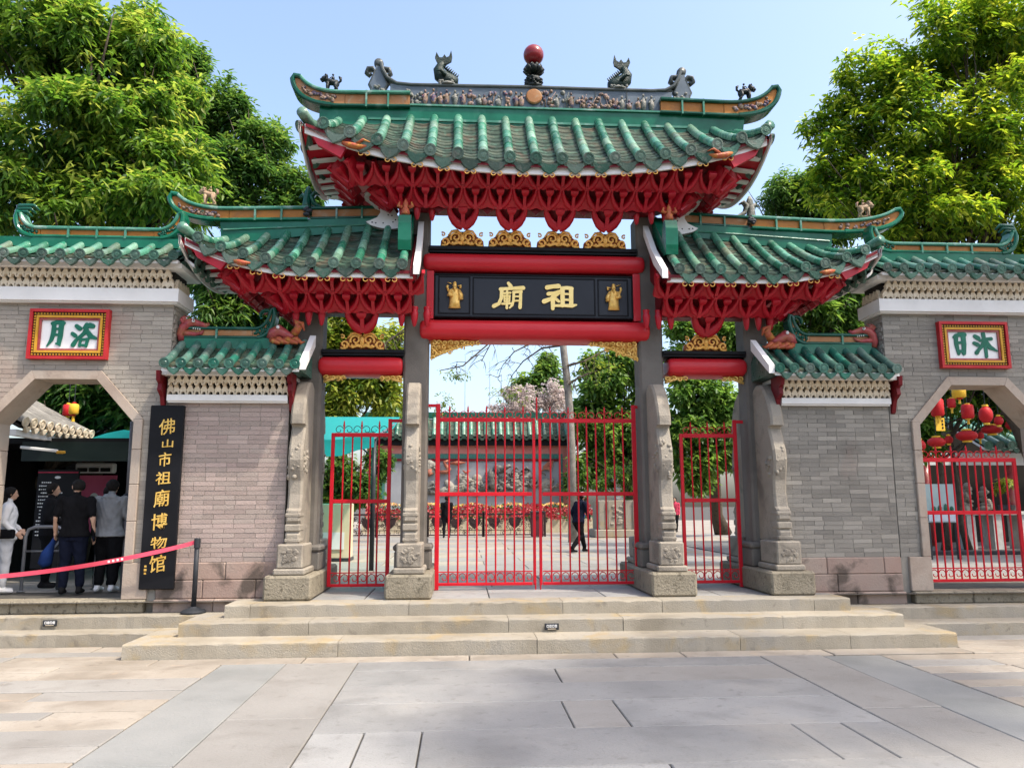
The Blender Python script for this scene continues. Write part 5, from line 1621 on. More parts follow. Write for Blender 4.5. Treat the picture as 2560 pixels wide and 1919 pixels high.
def iron_gate(lab, y, x0, x1, z0, zmid, ztop, nb, spikes, scroll_z=.21, stile=(.055, .055), feet=(1, 0), extra=None, top_scroll=None, grp=None):
    t = thing('iron_gate', lab, 'gate', ((x0 + x1) / 2, y, ZP), grp)
    d = .04
    for x, w, ft in ((x0 + stile[0] / 2, stile[0], feet[0]), (x1 - stile[1] / 2, stile[1], feet[1])):
        mb = MB(); zb = ZP + .005 if ft else z0
        zt = ztop + (.23 if ft else 0)
        mb.box((x, y, (zb + zt) / 2), (w, d + .004, zt - zb), b=.004); mb.build('stile', M_['red_iron'], t)
        if ft:
            sg = -1 if x < (x0 + x1) / 2 else 1
            mb = MB(); mb.box((x + sg * .10, y, ztop + .20), (.20, .03, .05), b=.004); mb.build('hinge_arm', M_['red_iron'], t)
    for z, h in ((z0 + .02, .045), (zmid, .06), (ztop - .03, .065)):
        mb = MB(); mb.box(((x0 + x1) / 2, y, z), (x1 - x0 - stile[0] - stile[1], d, h), b=.004); mb.build('rail', M_['red_iron'], t)
    mb = MB(); mb.box(((x0 + x1) / 2, y, z0 + scroll_z), (x1 - x0 - stile[0] - stile[1], .025, .016)); mb.build('rail', M_['red_iron'], t)
    a, b = x0 + stile[0], x1 - stile[1]
    p = (b - a) / (nb + 1)
    for i in range(nb):
        x = a + p * (i + 1)
        inst('bar', BAR, t, mtx((x, y, z0 + .03), (.0135, .0135, ztop - z0 - .05)))
        if i in spikes:
            inst('spike', SPK, t, mtx((x, y, ztop)))
    for i in range(nb + 1):
        inst('scroll', SCR, t, mtx((a + p * (i + .5), y, z0 + .125), (1, 1, 1.15)))
    sp = sorted(spikes)
    me = top_scroll or SCR
    for i in range(nb + 1):
        inst('scroll', me, t, mtx((a + p * (i + .5), y, ztop + .055), (1 if i % 2 else -1, 1, 1)))
    return t


iron_gate('left leaf of the tall red iron gate in the middle opening', YG + .05, -.435, 1.178, .585, 2.008, 3.235, 9, {0, 2, 4, 6, 8}, feet=(1, 0), stile=(.07, .045), grp='red iron gates')
iron_gate('right leaf of the tall red iron gate in the middle opening', YG + .05, 1.232, 2.845, .585, 2.008, 3.225, 9, {0, 2, 4, 6, 8}, feet=(0, 1), stile=(.045, .07), grp='red iron gates')
iron_gate('narrow red iron gate in the left side opening', YG + .05, -2.10, -1.14, .585, 1.90, 2.985, 5, {0, 2, 4}, feet=(0, 1), stile=(.055, .06), top_scroll=SCR_D, grp='red iron gates')
iron_gate('narrow red iron gate in the right side opening', YG + .05, 3.565, 4.535, .585, 1.90, 2.985, 5, {0, 2, 4}, feet=(0, 1), stile=(.055, .06), grp='red iron gates')
iron_gate('red iron gate closing the right archway', 12.02, 7.23, 8.97, .615, 1.69, 2.56, 12, {0, 2, 4, 6, 8, 10}, feet=(0, 0), stile=(.025, .055), grp='red iron gates')
# drop bolts of the middle gate
t = thing('gate_bolts', 'pair of drop bolts where the two middle gate leaves meet', 'bolt', (1.205, YG + .05, ZP))
for x in (1.165, 1.245):
    mb = MB(); mb.tube([(x, YG + .02, .50), (x, YG + .02, .62)], .011, 6); mb.build('bolt', M_['red_iron'], t)
mb = MB(); mb.tube([(1.205, YG + .03, 3.2), (1.205, YG + .03, 3.58)], [.018, .012], 6); mb.build('top_rod', M_['red_iron'], t)

# ================================================================ vertical signboard on the left wall
t = thing('signboard', 'tall black signboard with gold characters 佛山市祖廟博物馆 on the left wall', 'signboard', (-4.365, YW - .04, .66))
mb = MB(); mb.box((-4.365, YW - .045, 1.985), (.49, .055, 2.65), b=.01); mb.build('board', M_['black'], t)


def glyph(ch, x, z, w, h, y, m, parent, name='character', shear=-.12, bold=.007, th=.008, wob=.012):
    cu = bpy.data.curves.new('glyph', 'FONT')
    cu.body = ch; cu.size = 1; cu.extrude = .01; cu.offset = bold if ch != '佛' else .004; cu.resolution_u = 3
    o = bpy.data.objects.new('glyph', cu)
    COL.objects.link(o)
    me = bpy.data.meshes.new_from_object(o.evaluated_get(bpy.context.evaluated_depsgraph_get()))
    bpy.data.objects.remove(o); bpy.data.curves.remove(cu)
    n = len(me.vertices)
    co = np.empty(n * 3, 'f'); me.vertices.foreach_get('co', co); co = co.reshape(-1, 3)
    mn, mx = co.min(0), co.max(0)
    u = (co[:, :2] - (mn + mx)[:2] / 2) / (mx - mn)[:2]
    ph = (ord(ch) % 17) * .37
    u[:, 0] += wob * np.sin(u[:, 1] * 9 + ph); u[:, 1] += wob * np.sin(u[:, 0] * 7 + ph * 2) - u[:, 0] * shear
    out = np.stack([x + u[:, 0] * w, y - (co[:, 2] + .01) / .02 * th, z + u[:, 1] * h], 1).astype('f')
    me.vertices.foreach_set('co', out.ravel()); me.update()
    me.materials.clear(); me.materials.append(M_[m])
    return put(bpy.data.objects.new(name, me), parent)


M_['gold_paint'] = mat('gold_paint', [(.62, .36, .07), (.78, .52, .14)], .4, 14, 4, metal=.3)
for ch, f, dx, w, h in (('佛', .119, -.01, .25, .25), ('山', .213, .015, .17, .13), ('市', .301, -.01, .19, .22), ('祖', .403, -.015, .23, .20), ('廟', .513, -.02, .23, .26), ('博', .639, -.03, .24, .25), ('物', .752, -.02, .24, .18), ('馆', .864, -.02, .24, .26)):
    glyph(ch, -4.365 + dx + .02, 3.31 - 2.65 * f, w * .93, h * .93, YW - .0725, 'gold_paint', t)
for dz, r_ in ((0, .018), (-.05, .022), (-.10, .018)):
    mb = MB(); mb.box((-4.53, YW - .074, .985 + dz), (r_ * 1.6, .006, r_ * 1.5)); mb.build('seal', M_['gold_paint'], t)

# ================================================================ stanchion and tape
t = thing('stanchion', 'black barrier post with round base in front of the left wall', 'barrier post', (-3.78, 11.5, .345))
mb = MB(); mb.lathe([(.001, 0), (.17, 0), (.175, .02), (.15, .04), (.06, .075), (.04, .09), (.001, .09)], (-3.78, 11.5, .345), 24); mb.build('base', M_['rubber'], t, smooth=False)
mb = MB(); mb.tube([(-3.78, 11.5, .42), (-3.78, 11.5, 1.33)], .034, 16); mb.build('pole', M_['rubber'], t, smooth=True)
mb = MB(); mb.lathe([(.034, 1.24), (.044, 1.245), (.044, 1.375), (.034, 1.385), (.001, 1.385)], (-3.78, 11.5, 0), 16); mb.build('head', M_['rubber'], t)
mb = MB()
rows = [[], []]
for i in range(41):
    q = i / 40
    x = lerp(-3.81, -7.9, q)
    z = lerp(1.325, .80, q ** .85) - .10 * math.sin(q * PI)
    tw = .25 * math.sin(q * 9)
    rows[0].append((x, 11.5 + .012 * math.sin(q * 14) + .02 * tw, z + .030)); rows[1].append((x, 11.5 - .02 * tw, z - .030))
mb.grid(rows)
t = mb.build('barrier_tape', M_['tape'], None, smooth=True)
tag(t, 'red barrier tape strung from the black post across the left archway', 'tape')
for i, x in enumerate((-4.98, -4.92, -4.86, -4.80)):
    q = (x + 3.81) / (-7.9 + 3.81); z = lerp(1.325, .80, q ** .85) - .10 * math.sin(q * PI)
    mb = MB(); mb.box((x, 11.478, z), (.03, .003, .03)); mb.build('print_mark', M_['sign_white'], t)

# ================================================================ people
SKIN = mat('skin', [(.42, .25, .17), (.50, .31, .22)], .55, 8, 4)
HAIR = mat('hair', [(.006, .005, .0045), (.014, .012, .011)], .8, 30, 4, bump=.5, bscale=120, spec=.15)
cloth = lambda n, c, v=.25: mat(n, [tuple(q * (1 - v) for q in c), tuple(min(1, q * (1 + v)) for q in c)], .9, 5, 5, bump=.5, bscale=18, spec=.06)
C_BLACK = cloth('cloth_black', (.007, .007, .008)); C_NAVY = cloth('cloth_navy', (.007, .009, .019)); C_GREY = cloth('cloth_grey', (.20, .205, .21)); C_WHITE = cloth('cloth_white', (.62, .62, .63), .1)
C_CREAM = cloth('cloth_pale', (.50, .51, .53), .12); C_SHOE = cloth('shoe_dark', (.012, .012, .013)); C_SHOEW = cloth('shoe_white', (.66, .66, .66), .08); C_BLUE = cloth('cloth_blue', (.012, .03, .11)); C_RED = cloth('cloth_red', (.45, .05, .09)); C_DK = cloth('cloth_dark', (.012, .012, .014))


def person(lab, loc, rz, H=1.72, top=C_BLACK, legs=C_NAVY, shoes=C_SHOE, sleeve='short', pose=None, hair='short', build=1.0, loose=1.0, lean=0.0, hood=False, cap=None, head_turn=0.0, vox=.013, hem=.86, skirt=None):
    t = thing('person', lab, 'person', loc)
    k = H / 1.72
    po = dict(la=(-.19, -.03, 1.12), lw=(-.21, .04, .86), ra=(.20, -.03, 1.12), rw=(.22, .02, .86), lk=(-.10, .02, .48), lf=(-.11, 0, .08), rk=(.10, .02, .48), rf=(.11, 0, .08))
    po.update(pose or {})
    B = build
    prims = []
    mb = MB()

    def V(p):
        p = Vector(p)
        if p.z > .92:
            a = lean * min(1, (p.z - .92) / .3)
            dz = p.z - .92
            p = Vector((p.x, p.y + math.sin(lean) * dz, .92 + math.cos(lean) * dz))
        return p * k

    def cap_(a, b, ra, rb, m, n=12):
        a, b = V(a), V(b)
        ra *= k; rb *= k
        d = (b - a).normalized() if (b - a).length > 1e-6 else Vector((0, 0, 1))
        pts, rad = [], []
        for q in (-1, -.85, -.5, 0):
            pts.append(a + d * ra * q); rad.append(max(.002, ra * math.sqrt(max(0, 1 - q * q))))
        for q in (0, .5, .85, 1):
            pts.append(b + d * rb * q); rad.append(max(.002, rb * math.sqrt(max(0, 1 - q * q))))
        mb.tube(pts, rad, n)
        prims.append((a, b, ra, rb, m))

    def loft(rings, m):
        n = 16
        vs = []
        for (x, y, z, rx, ry) in rings:
            for j in range(n):
                a = 2 * PI * j / n
                vs.append(V((x + rx * math.cos(a), y + ry * math.sin(a), z)))
        fs = [(i * n + j, i * n + (j + 1) % n, (i + 1) * n + (j + 1) % n, (i + 1) * n + j) for i in range(len(rings) - 1) for j in range(n)]
        fs += [tuple(range(n - 1, -1, -1)), tuple(range((len(rings) - 1) * n, len(rings) * n))]
        mb.add(vs, fs)
        for r0, r1 in zip(rings[:-1], rings[1:]):
            for sx in (-.55, 0, .55):
                prims.append((V((r0[0] + r0[3] * sx, r0[1], r0[2])), V((r1[0] + r1[3] * sx, r1[1], r1[2])), r0[4] * k, r1[4] * k, m))

    L_ = loose
    loft([(0, 0, hem, .178 * B * L_, .135 * B * L_), (0, 0, .98, .168 * B, .13 * B), (0, .0, 1.12, .162 * B, .122 * B), (0, .005, 1.27, .182 * B, .128 * B), (0, 0, 1.38, .19 * B, .115 * B), (0, -.01, 1.44, .15 * B, .085 * B), (0, -.012, 1.475, .075, .065)], top)
    cap_((0, -.01, 1.44), (0, 0, 1.54), .055, .052, SKIN)
    if skirt:
        loft([(0, 0, .30, .21, .17), (0, 0, .6, .19, .15), (0, 0, .95, .15, .12)], legs)
    loft([(0, 0, .80, .165 * B, .12 * B), (0, 0, .90, .172 * B, .128 * B), (0, 0, 1.0, .155 * B, .115 * B)], legs)
    for sg, kn, ft in ((-1, po['lk'], po['lf']), (1, po['rk'], po['rf'])):
        hip = (sg * .085, 0, .86)
        cap_(hip, kn, .098 * B * L_, .072 * L_, legs); cap_(kn, (ft[0], ft[1], ft[2] + .06), .070 * L_, .056 * L_, legs)
        cap_((ft[0], ft[1] - .05, ft[2] - .035), (ft[0] + sg * .01, ft[1] + .14, ft[2] - .045), .042, .036, shoes)
        cap_((ft[0], ft[1] - .02, ft[2]), (ft[0], ft[1] + .03, ft[2] - .02), .048, .045, shoes)
    for sg, el, wr in ((-1, po['la'], po['lw']), (1, po['ra'], po['rw'])):
        sh = Vector((sg * .175 * B, -.005, 1.40))
        el, wr = Vector(el), Vector(wr)
        if sleeve == 'short':
            cap_(sh, sh.lerp(el, .75), .066 * B, .062, top); cap_(sh.lerp(el, .6), el, .044, .040, SKIN); cap_(el, wr, .042, .028, SKIN)
        else:
            cap_(sh, el, .066 * B, .056, top); cap_(el, wr.lerp(el, .08), .054, .042, top); cap_(wr.lerp(el, .1), wr, .03, .027, SKIN)
        d = (wr - el).normalized()
        s1 = Vector((0, 1, 0)) - d * d.y
        s1.normalize()
        palm = wr + d * .05
        cap_(wr, palm, .026, .030, SKIN, 8); cap_(palm - s1 * .018, palm + s1 * .018 + d * .02, .022, .022, SKIN, 8)
        for q in range(4):
            b0 = palm + s1 * (-.03 + .02 * q) + d * .03
            ln = (.062, .075, .07, .055)[q]
            b1 = b0 + d * ln * .55
            b2 = b1 + (d + Vector((-sg * .7, .1, 0))).normalized() * ln * .5
            cap_(b0, b1, .0105, .0098, SKIN, 6); cap_(b1, b2, .0098, .0085, SKIN, 6)
        th0 = wr + d * .025 + s1 * .022
        th1 = th0 + (s1 * .8 + d * .5).normalized() * .035
        cap_(th0, th1, .014, .012, SKIN, 6); cap_(th1, th1 + (d + s1 * .25).normalized() * .03, .012, .010, SKIN, 6)
    # head
    hx, hy, hz = 0, .012, 1.605
    ca, sa = math.cos(head_turn), math.sin(head_turn)
    Hd = lambda a, b, c: (hx + a * ca - b * sa, hy + a * sa + b * ca, hz + c)
    cap_(Hd(0, -.015, .02), Hd(0, .02, .015), .082, .078, SKIN, 14); cap_(Hd(0, .0, .035), Hd(0, .01, .04), .082, .078, SKIN, 14); cap_(Hd(0, .045, -.05), Hd(0, .04, -.02), .048, .06, SKIN, 12)
    cap_(Hd(0, .095, .0), Hd(0, .108, -.028), .010, .014, SKIN, 8)
    for d in (-1, 1): cap_(Hd(d * .082, -.005, .015), Hd(d * .083, -.005, -.02), .017, .012, SKIN, 8)
    if hood:
        loft([(0, -.05, 1.40, .13, .07), (0, -.075, 1.45, .12, .06), (0, -.06, 1.50, .085, .05)], top)
    me = mb.mesh('body', [SKIN])
    o = bpy.data.objects.new('body', me)
    COL.objects.link(o)
    md = o.modifiers.new('r', 'REMESH'); md.mode = 'VOXEL'; md.voxel_size = vox
    ms = o.modifiers.new('s', 'SMOOTH'); ms.iterations = 4; ms.factor = .5
    me2 = bpy.data.meshes.new_from_object(o.evaluated_get(bpy.context.evaluated_depsgraph_get()))
    bpy.data.objects.remove(o)
    nv = len(me2.vertices)
    co = np.empty(nv * 3, 'f'); me2.vertices.foreach_get('co', co); co = co.reshape(-1, 3)
    nf = len(me2.polygons)
    cen = np.empty(nf * 3, 'f'); me2.polygons.foreach_get('center', cen); cen = cen.reshape(-1, 3)
    mats, best, idx = [], np.full(nf, 1e9), np.zeros(nf, int)
    for a, b, ra, rb, m in prims:
        if m not in mats: mats.append(m)
        a_, b_ = np.array(a), np.array(b)
        ab = b_ - a_
        tt = np.clip(((cen - a_) @ ab) / max(1e-9, ab @ ab), 0, 1)
        dist = np.linalg.norm(cen - (a_ + tt[:, None] * ab), axis=1) - (ra + (rb - ra) * tt)
        u = dist < best - (.004 if m is SKIN else 0)
        best[u] = dist[u]; idx[u] = mats.index(m)
    li, ti = (mats.index(legs) if legs in mats else -1), mats.index(top)
    armx = np.abs(cen[:, 0]) > .24 * k * B
    idx[(idx == li) & (cen[:, 2] > hem * k) & (cen[:, 2] < 1.1 * k)] = ti
    idx[(idx == ti) & (cen[:, 2] < hem * k) & ~armx] = li
    # folds in the cloth
    no = np.empty(nv * 3, 'f'); me2.vertices.foreach_get('normal', no); no = no.reshape(-1, 3)
    amp = np.where(co[:, 2] < 1.45 * k, .006, 0)
    f = np.sin(co[:, 2] * 38 + 9 * np.sin(co[:, 0] * 11 + loc[0]) + 5 * co[:, 1]) * .5 + np.sin(co[:, 2] * 17 + co[:, 0] * 25) * .5
    co = co + no * (f * amp)[:, None]
    me2.vertices.foreach_set('co', co.astype('f').ravel())
    me2.materials.clear()
    for m in mats: me2.materials.append(m)
    me2.polygons.foreach_set('material_index', idx.astype('i'))
    me2.polygons.foreach_set('use_smooth', [True] * nf)
    me2.update()
    Mw = Matrix.Translation(loc) @ Matrix.Rotation(rz, 4, 'Z')
    put(bpy.data.objects.new('body', me2), t, Mw)
    # eyes, hair, cap
    for d in (-1, 1):
        e = MB(); e.ell(V(Hd(d * .033, .083, .018)), (.011 * k, .008 * k, .007 * k), 8, 6); e.build('eye', HAIR, t, Mw, True)
    hb = MB(); hb.cs = True
    nu, nv_ = 22, 12
    rows_ = []
    low = -1.0
    for i in range(nv_ + 1):
        row = []
        for j in range(nu + 1):
            a = 2 * PI * j / nu
            front = max(0, math.sin(a))          # +y is the face
            th_min = low + (.75 - low) * front ** .9
            if hair == 'bald': th_min = -.75 + 1.7 * front ** .9
            th = lerp(PI / 2, th_min, i / nv_)
            rx, ry, rzz = .093, .108, .104
            jx = 1 + .03 * math.sin(a * 7 + i)
            row.append(V(Hd(rx * jx * math.cos(th) * math.cos(a), -.008 + ry * jx * math.cos(th) * math.sin(a), .022 + rzz * math.sin(th))))
        rows_.append(row)
    hb.grid(rows_)
    if hair == 'long':
        hb.tube([V(Hd(0, -.07, .0)), V(Hd(0, -.11, -.15)), V(Hd(0, -.13, -.32)), V(Hd(0, -.12, -.42))], [.09 * k, .10 * k, .085 * k, .03 * k], 12, sx=1.0, sy=.6)
    hb.build('hair', HAIR, t, Mw)
    if cap:
        cb_ = MB(); cb_.cs = True
        cb_.ell(V(Hd(0, -.005, .055)), (.108 * k, .122 * k, .085 * k), 18, 12); cb_.build('cap', cap, t, Mw)
        cb_ = MB(); cb_.ell(V(Hd(0, .12, .045)), (.075 * k, .07 * k, .010 * k), 14, 6); cb_.build('brim', cap, t, Mw, True)
    return t


person('man seen from behind in black t-shirt and dark jeans inside the left archway', (-5.97, 12.50, ZP), R(8), 1.73, C_BLACK, C_NAVY, C_SHOE, 'short',
       dict(la=(-.27, -.02, 1.14), lw=(-.30, .10, .93), ra=(.25, -.04, 1.13), rw=(.27, .02, .88), lf=(-.10, -.02, .08), rf=(.12, .03, .08)), hair='bald', build=1.16, loose=1.12, head_turn=R(38), vox=.010)
person('person from behind in grey hooded jacket, black wide trousers and white shoes', (-5.58, 12.80, ZP), R(-4), 1.74, C_GREY, C_BLACK, C_SHOEW, 'long',
       dict(la=(-.25, .05, 1.14), lw=(-.16, .22, 1.05), ra=(.25, .05, 1.14), rw=(.2, .2, 1.02), lf=(-.10, -.02, .08), rf=(.09, .03, .08)), hair='short', build=1.16, loose=1.22, hood=True, vox=.011, hem=.84)
person('woman in white jacket and pale trousers with black hair at the left edge', (-7.12, 12.75, ZP), R(-60), 1.62, C_WHITE, C_CREAM, C_SHOEW, 'long',
       dict(la=(-.22, .04, 1.14), lw=(-.14, .18, 1.02), ra=(.24, -.06, 1.15), rw=(.24, .12, .98)), hair='long', build=1.05, loose=1.1, vox=.013)
person('man in black top seen in profile behind the turnstile rail', (-6.86, 13.5, ZP), R(-70), 1.70, C_DK, C_BLACK, C_SHOE, 'long', dict(lw=(-.12, .24, 1.08), rw=(.12, .26, 1.06)), build=1.1, vox=.014)
person('dark haired person mostly hidden between the two men', (-6.05, 13.75, ZP), R(10), 1.66, C_DK, C_DK, C_SHOE, 'long', vox=.016)
person('guard in navy jacket and white cap walking across the courtyard', (3.22, 21.6, ZP), R(-62), 1.66, C_NAVY, C_BLACK, C_SHOE, 'long',
       dict(lk=(-.10, .20, .50), lf=(-.12, .30, .09), rk=(.10, .02, .48), rf=(.12, -.30, .10), la=(-.22, -.10, 1.14), lw=(-.2, .02, .90), ra=(.22, .12, 1.14), rw=(.18, .26, .98)), cap=C_WHITE, lean=R(-14) * -1 * -1 if False else R(12), build=1.14, loose=1.1, vox=.014)
person('visitor in black shirt standing by the far iron fence', (-.62, 31.4, ZP), R(5), 1.66, C_BLACK, C_DK, C_SHOE, 'short', build=1.1, vox=.02)
person('child in blue jacket beside the stone planter', (4.72, 31.0, ZP), R(-40), 1.12, C_BLUE, C_NAVY, C_SHOEW, 'long', vox=.018, lean=R(20))
person('distant visitor in red top beyond the right side gate', (10.1, 36.5, ZP), R(150), 1.62, C_RED, C_BLACK, C_SHOE, 'long', dict(lk=(-.10, .12, .50), lf=(-.1, .2, .08), rf=(.1, -.2, .09)), vox=.02)

t = thing('shopping_bag', 'dark plastic bag held by the man in the black t-shirt', 'bag', (-6.38, 12.62, 1.0))
mb = MB(); mb.tube([(-6.30, 12.62, 1.42), (-6.34, 12.62, 1.28), (-6.40, 12.6, 1.12), (-6.42, 12.6, .98), (-6.40, 12.6, .92)], [.012, .05, .11, .13, .07], 12, sy=.7); mb.build('body', C_BLUE, t, smooth=True)
t = thing('shoulder_bag', 'small black bag at the waist of the woman in white', 'bag', (-7.0, 12.62, 1.25))
mb = MB(); mb.box((-7.02, 12.56, 1.42), (.26, .07, .14), b=.02); mb.build('body', C_BLACK, t)
mb = MB(); mb.tube([(-7.14, 12.56, 1.48), (-7.2, 12.62, 1.75), (-7.08, 12.7, 1.90)], .008, 5); mb.build('strap', C_BLACK, t)

# ================================================================ turnstile rails and the covered ticket check inside the left archway
def rail(x0, x1, y, lab, h=1.0):
    t = thing('queue_rail', lab, 'rail', ((x0 + x1) / 2, y, ZP), 'steel queue rails in the left archway')
    pts = [(x0, y, ZP), (x0, y, ZP + h - .15), (x0 + .04, y, ZP + h - .04), (x0 + .14, y, ZP + h), (x1 - .14, y, ZP + h), (x1 - .04, y, ZP + h - .04), (x1, y, ZP + h - .15), (x1, y, ZP)]
    mb = MB(); mb.tube(pts, .026, 10); mb.build('frame', M_['steel'], t, smooth=True)
    mb = MB(); mb.tube([(x0, y, ZP + h * .62), (x1, y, ZP + h * .62)], .015, 8); mb.build('crossbar', M_['steel'], t, smooth=True)
    for x in (x0, x1):
        mb = MB(); mb.lathe([(.06, 0), (.06, .012), (.03, .016)], (x, y, ZP), 12); mb.build('foot', M_['steel'], t)


rail(-6.93, -6.32, 12.95, 'grey hooped rail left of the man in black')
rail(-5.95, -5.2, 13.25, 'grey hooped rail behind the person in the grey hood', 1.05)
t = thing('turnstile', 'dark turnstile post between the rails', 'turnstile', (-6.45, 13.2, ZP))
mb = MB(); mb.box((-6.45, 13.2, ZP + .5), (.12, .12, 1.0), b=.015); mb.build('post', M_['rubber'], t)
mb = MB()
for a in (0, 2.1, 4.2): mb.tube([(-6.45, 13.12, ZP + .82), (-6.45 + .22 * math.cos(a), 13.06, ZP + .82 + .22 * math.sin(a))], .014, 6)
mb.build('arms', M_['steel'], t)
t = thing('canopy_post', 'thick grey post of the teal canopy beside the left door jamb', 'post', (-5.33, 12.9, ZP))
mb = MB(); mb.tube([(-5.33, 12.9, ZP), (-5.36, 12.9, 2.0)], .062, 14); mb.build('lower_tube', M_['grey_post'], t, smooth=True)
mb = MB(); mb.tube([(-5.36, 12.9, 2.0), (-5.37, 12.9, 3.2)], .05, 14); mb.build('upper_tube', M_['grey_post'], t, smooth=True)
mb = MB(); mb.lathe([(.075, 1.94), (.08, 1.95), (.08, 2.02), (.06, 2.04)], (-5.36, 12.9, 0), 14); mb.build('collar', M_['rubber'], t)

CHAR = mat('charcoal', [(.008, .008, .009), (.013, .013, .014)], .6, 2, 4, spec=.08)
GREYW = mat('grey_panel', [(.10, .103, .107), (.14, .143, .147)], .5, 2, 4)
PINK = mat('pink_poster', [(.60, .10, .20), (.66, .13, .24)], .5, 2, 3)
TEAL = leafmat('teal_canvas', [(.03, .36, .37), (.05, .42, .43)], .55, .6)
t = thing('ticket_booth', 'dark ticket booth with grey tiled roof seen through the left archway', 'booth', (-8.6, 16, ZP))
mb = MB(); mb.box((-10.2, 16.4, 1.75), (2.4, 4.4, 2.5)); mb.build('wall', CHAR, t)
mb = MB(); mb.box((-8.0, 18.2, 1.75), (8.0, .12, 2.5)); mb.build('back_wall', CHAR, t)
mb = MB(); mb.box((-7.2, 16.3, 2.98), (4.2, 4.4, .10)); mb.build('ceiling', CHAR, t)
for x, w in ((-8.75, .42), (-7.25, .5), (-6.4, .4)):
    mb = MB(); mb.box((x, 18.12, 1.7), (w, .05, 2.3), b=.01); mb.build('wall_panel', GREYW, t)
mb = MB(); mb.prism([(-7.72, 2.62), (-5.6, 2.62), (-5.6, 2.96), (-7.72, 2.96)], 14.05, 14.15); mb.build('fascia_beam', mat('fascia_green', [(.005, .011, .010), (.009, .017, .015)], .4, 2, 3), t)
# tiled roof falling towards the passage
GT = mat('grey_tile', [(.13, .125, .115), (.22, .21, .19)], .8, 4, 6, rnd=.2, bump=.4, stain=(5, .58, .7, (.30, .29, .26), .6))
gt_me = _half_tube().mesh('cover_tile', GT)
ge_me = _disc().mesh('end_disc', M_['cream'])
pfk = lambda u, tt: (lerp(-7.22, -9.4, tt), u, lerp(3.20, 4.35, tt))
rfk = deck('roof', t, pfk, 13.0, 15.5, 'void', nu=2, nt=2, drop=.05, th=.05)
TILE['k'] = (gt_me, ge_me, _drip().mesh('drip_tile', M_['cream']))
tiled(rfk, pfk, [13.1 + .255 * k for k in range(10)], .07, 7, 'k', courses=8, dh=.13, pan='void')
mb = MB(); mb.box((-7.32, 14.2, 3.03), (.12, 2.4, .10)); mb.build('eave_beam', M_['white'], rfk)
t = thing('awning_lamp', 'long white strip lamp under the booth eave', 'lamp', (-7.2, 13.6, 2.8))
mb = MB(); mb.box((-7.2, 13.62, 2.80), (.62, .05, .05), Matrix.Rotation(R(6), 3, 'Y'), b=.01); mb.build('housing', M_['sign_white'], t)
mb = MB(); mb.box((-6.84, 13.62, 2.745), (.14, .055, .05), b=.01); mb.build('end_cap', M_['yellow'], t)
# menu-style information board with illegible lines of writing
t = thing('notice_board', 'black notice board with red top edge and white lines of text', 'board', (-7.28, 14.5, ZP))
mb = MB(); mb.box((-7.28, 14.5, 1.62), (.72, .05, 1.75), b=.01); mb.build('panel', M_['black'], t)
mb = MB(); mb.box((-7.28, 14.47, 2.44), (.70, .015, .022)); mb.build('top_edge', C_RED, t)
for i in range(16):
    w = random.uniform(.12, .42)
    x = -7.58 + random.choice((0, 0, .04))
    n = max(2, int(w / .035))
    mb = MB()
    for q in range(n): mb.box((x + .035 * q, 14.47, 2.26 - i * .062), (random.uniform(.016, .028), .008, random.uniform(.012, .026)))
    mb.build('line_of_text', M_['sign_white'], t)
mb = MB(); mb.ell((-7.28, 14.468, 2.35), (.055, .006, .025), 10, 6); mb.build('emblem', M_['sign_white'], t)
t = thing('pink_poster', 'deep pink poster with white flower emblem on the back wall', 'poster', (-7.85, 17.2, 1.0))
mb = MB(); mb.box((-7.85, 17.2, 1.86), (.85, .04, 1.25)); mb.build('panel', PINK, t)
mb = MB()
for a in range(5): mb.ell((-7.85 + .11 * math.cos(a * 1.257 + .4), 17.175, 1.92 + .11 * math.sin(a * 1.257 + .4)), (.085, .008, .085), 12, 6)
mb.build('emblem', M_['sign_white'], t)
t = thing('air_conditioner', 'pale wall air conditioner above the pink poster', 'air conditioner', (-7.85, 17.2, 2.5))
mb = MB(); mb.box((-7.85, 17.15, 2.64), (.80, .18, .22), b=.03); mb.build('case', M_['white'], t)
mb = MB()
for q in range(3): mb.box((-7.85 + (q - 1) * .24, 17.05, 2.60), (.2, .02, .08))
mb.build('vents', M_['void'], t)
t = thing('teal_canopy', 'teal fabric canopy stretched above the passage behind the left wall', 'canopy', (-4.2, 19, 3.6))
rows_ = []
for j in range(5):
    q = j / 4
    rows_.append([(lerp(-8.2, -1.75, i / 20), lerp(15.4, 21.5, q), lerp(3.20, 4.25, q) + .10 * math.cos(i * 1.26) * (1 - q) - .25 * math.sin(q * PI)) for i in range(21)])
mb = MB(); mb.grid(rows_); mb.build('canvas', TEAL, t, smooth=True)
mb = MB(); mb.grid([rows_[0], [(x, y - .02, z - .33) for x, y, z in rows_[0]]]); mb.build('valance', TEAL, t, smooth=True)
mb = MB()
for x in (-8.0, -5.0, -1.8): mb.tube([(x, 15.45, 3.12), (x, 21.4, 4.1)], .025, 6)
mb.tube([(-8.2, 15.45, 3.10), (-1.75, 15.45, 3.10)], .02, 6)
mb.build('frame', M_['grey_post'], t)
for x in (-4.9, -1.85):
    mb = MB(); mb.tube([(x, 16.3, ZP), (x, 16.3, 3.2)], .05, 10); mb.build('leg', M_['navy_iron'], t, smooth=True)
mb = MB(); mb.tube([(-1.85, 16.3, 2.8), (-2.3, 16.3, 3.18)], .02, 6); mb.build('strut', M_['navy_iron'], t)
t = thing('check_in_desk', 'pale yellow counter seen through the left side gate', 'desk', (-3.1, 19, ZP))
mb = MB(); mb.box((-3.05, 19.2, 1.2), (.75, .6, 1.35), b=.02); mb.build('cabinet', mat('desk_cream', [(.60, .50, .32), (.66, .57, .40)], .5, 2, 3), t)
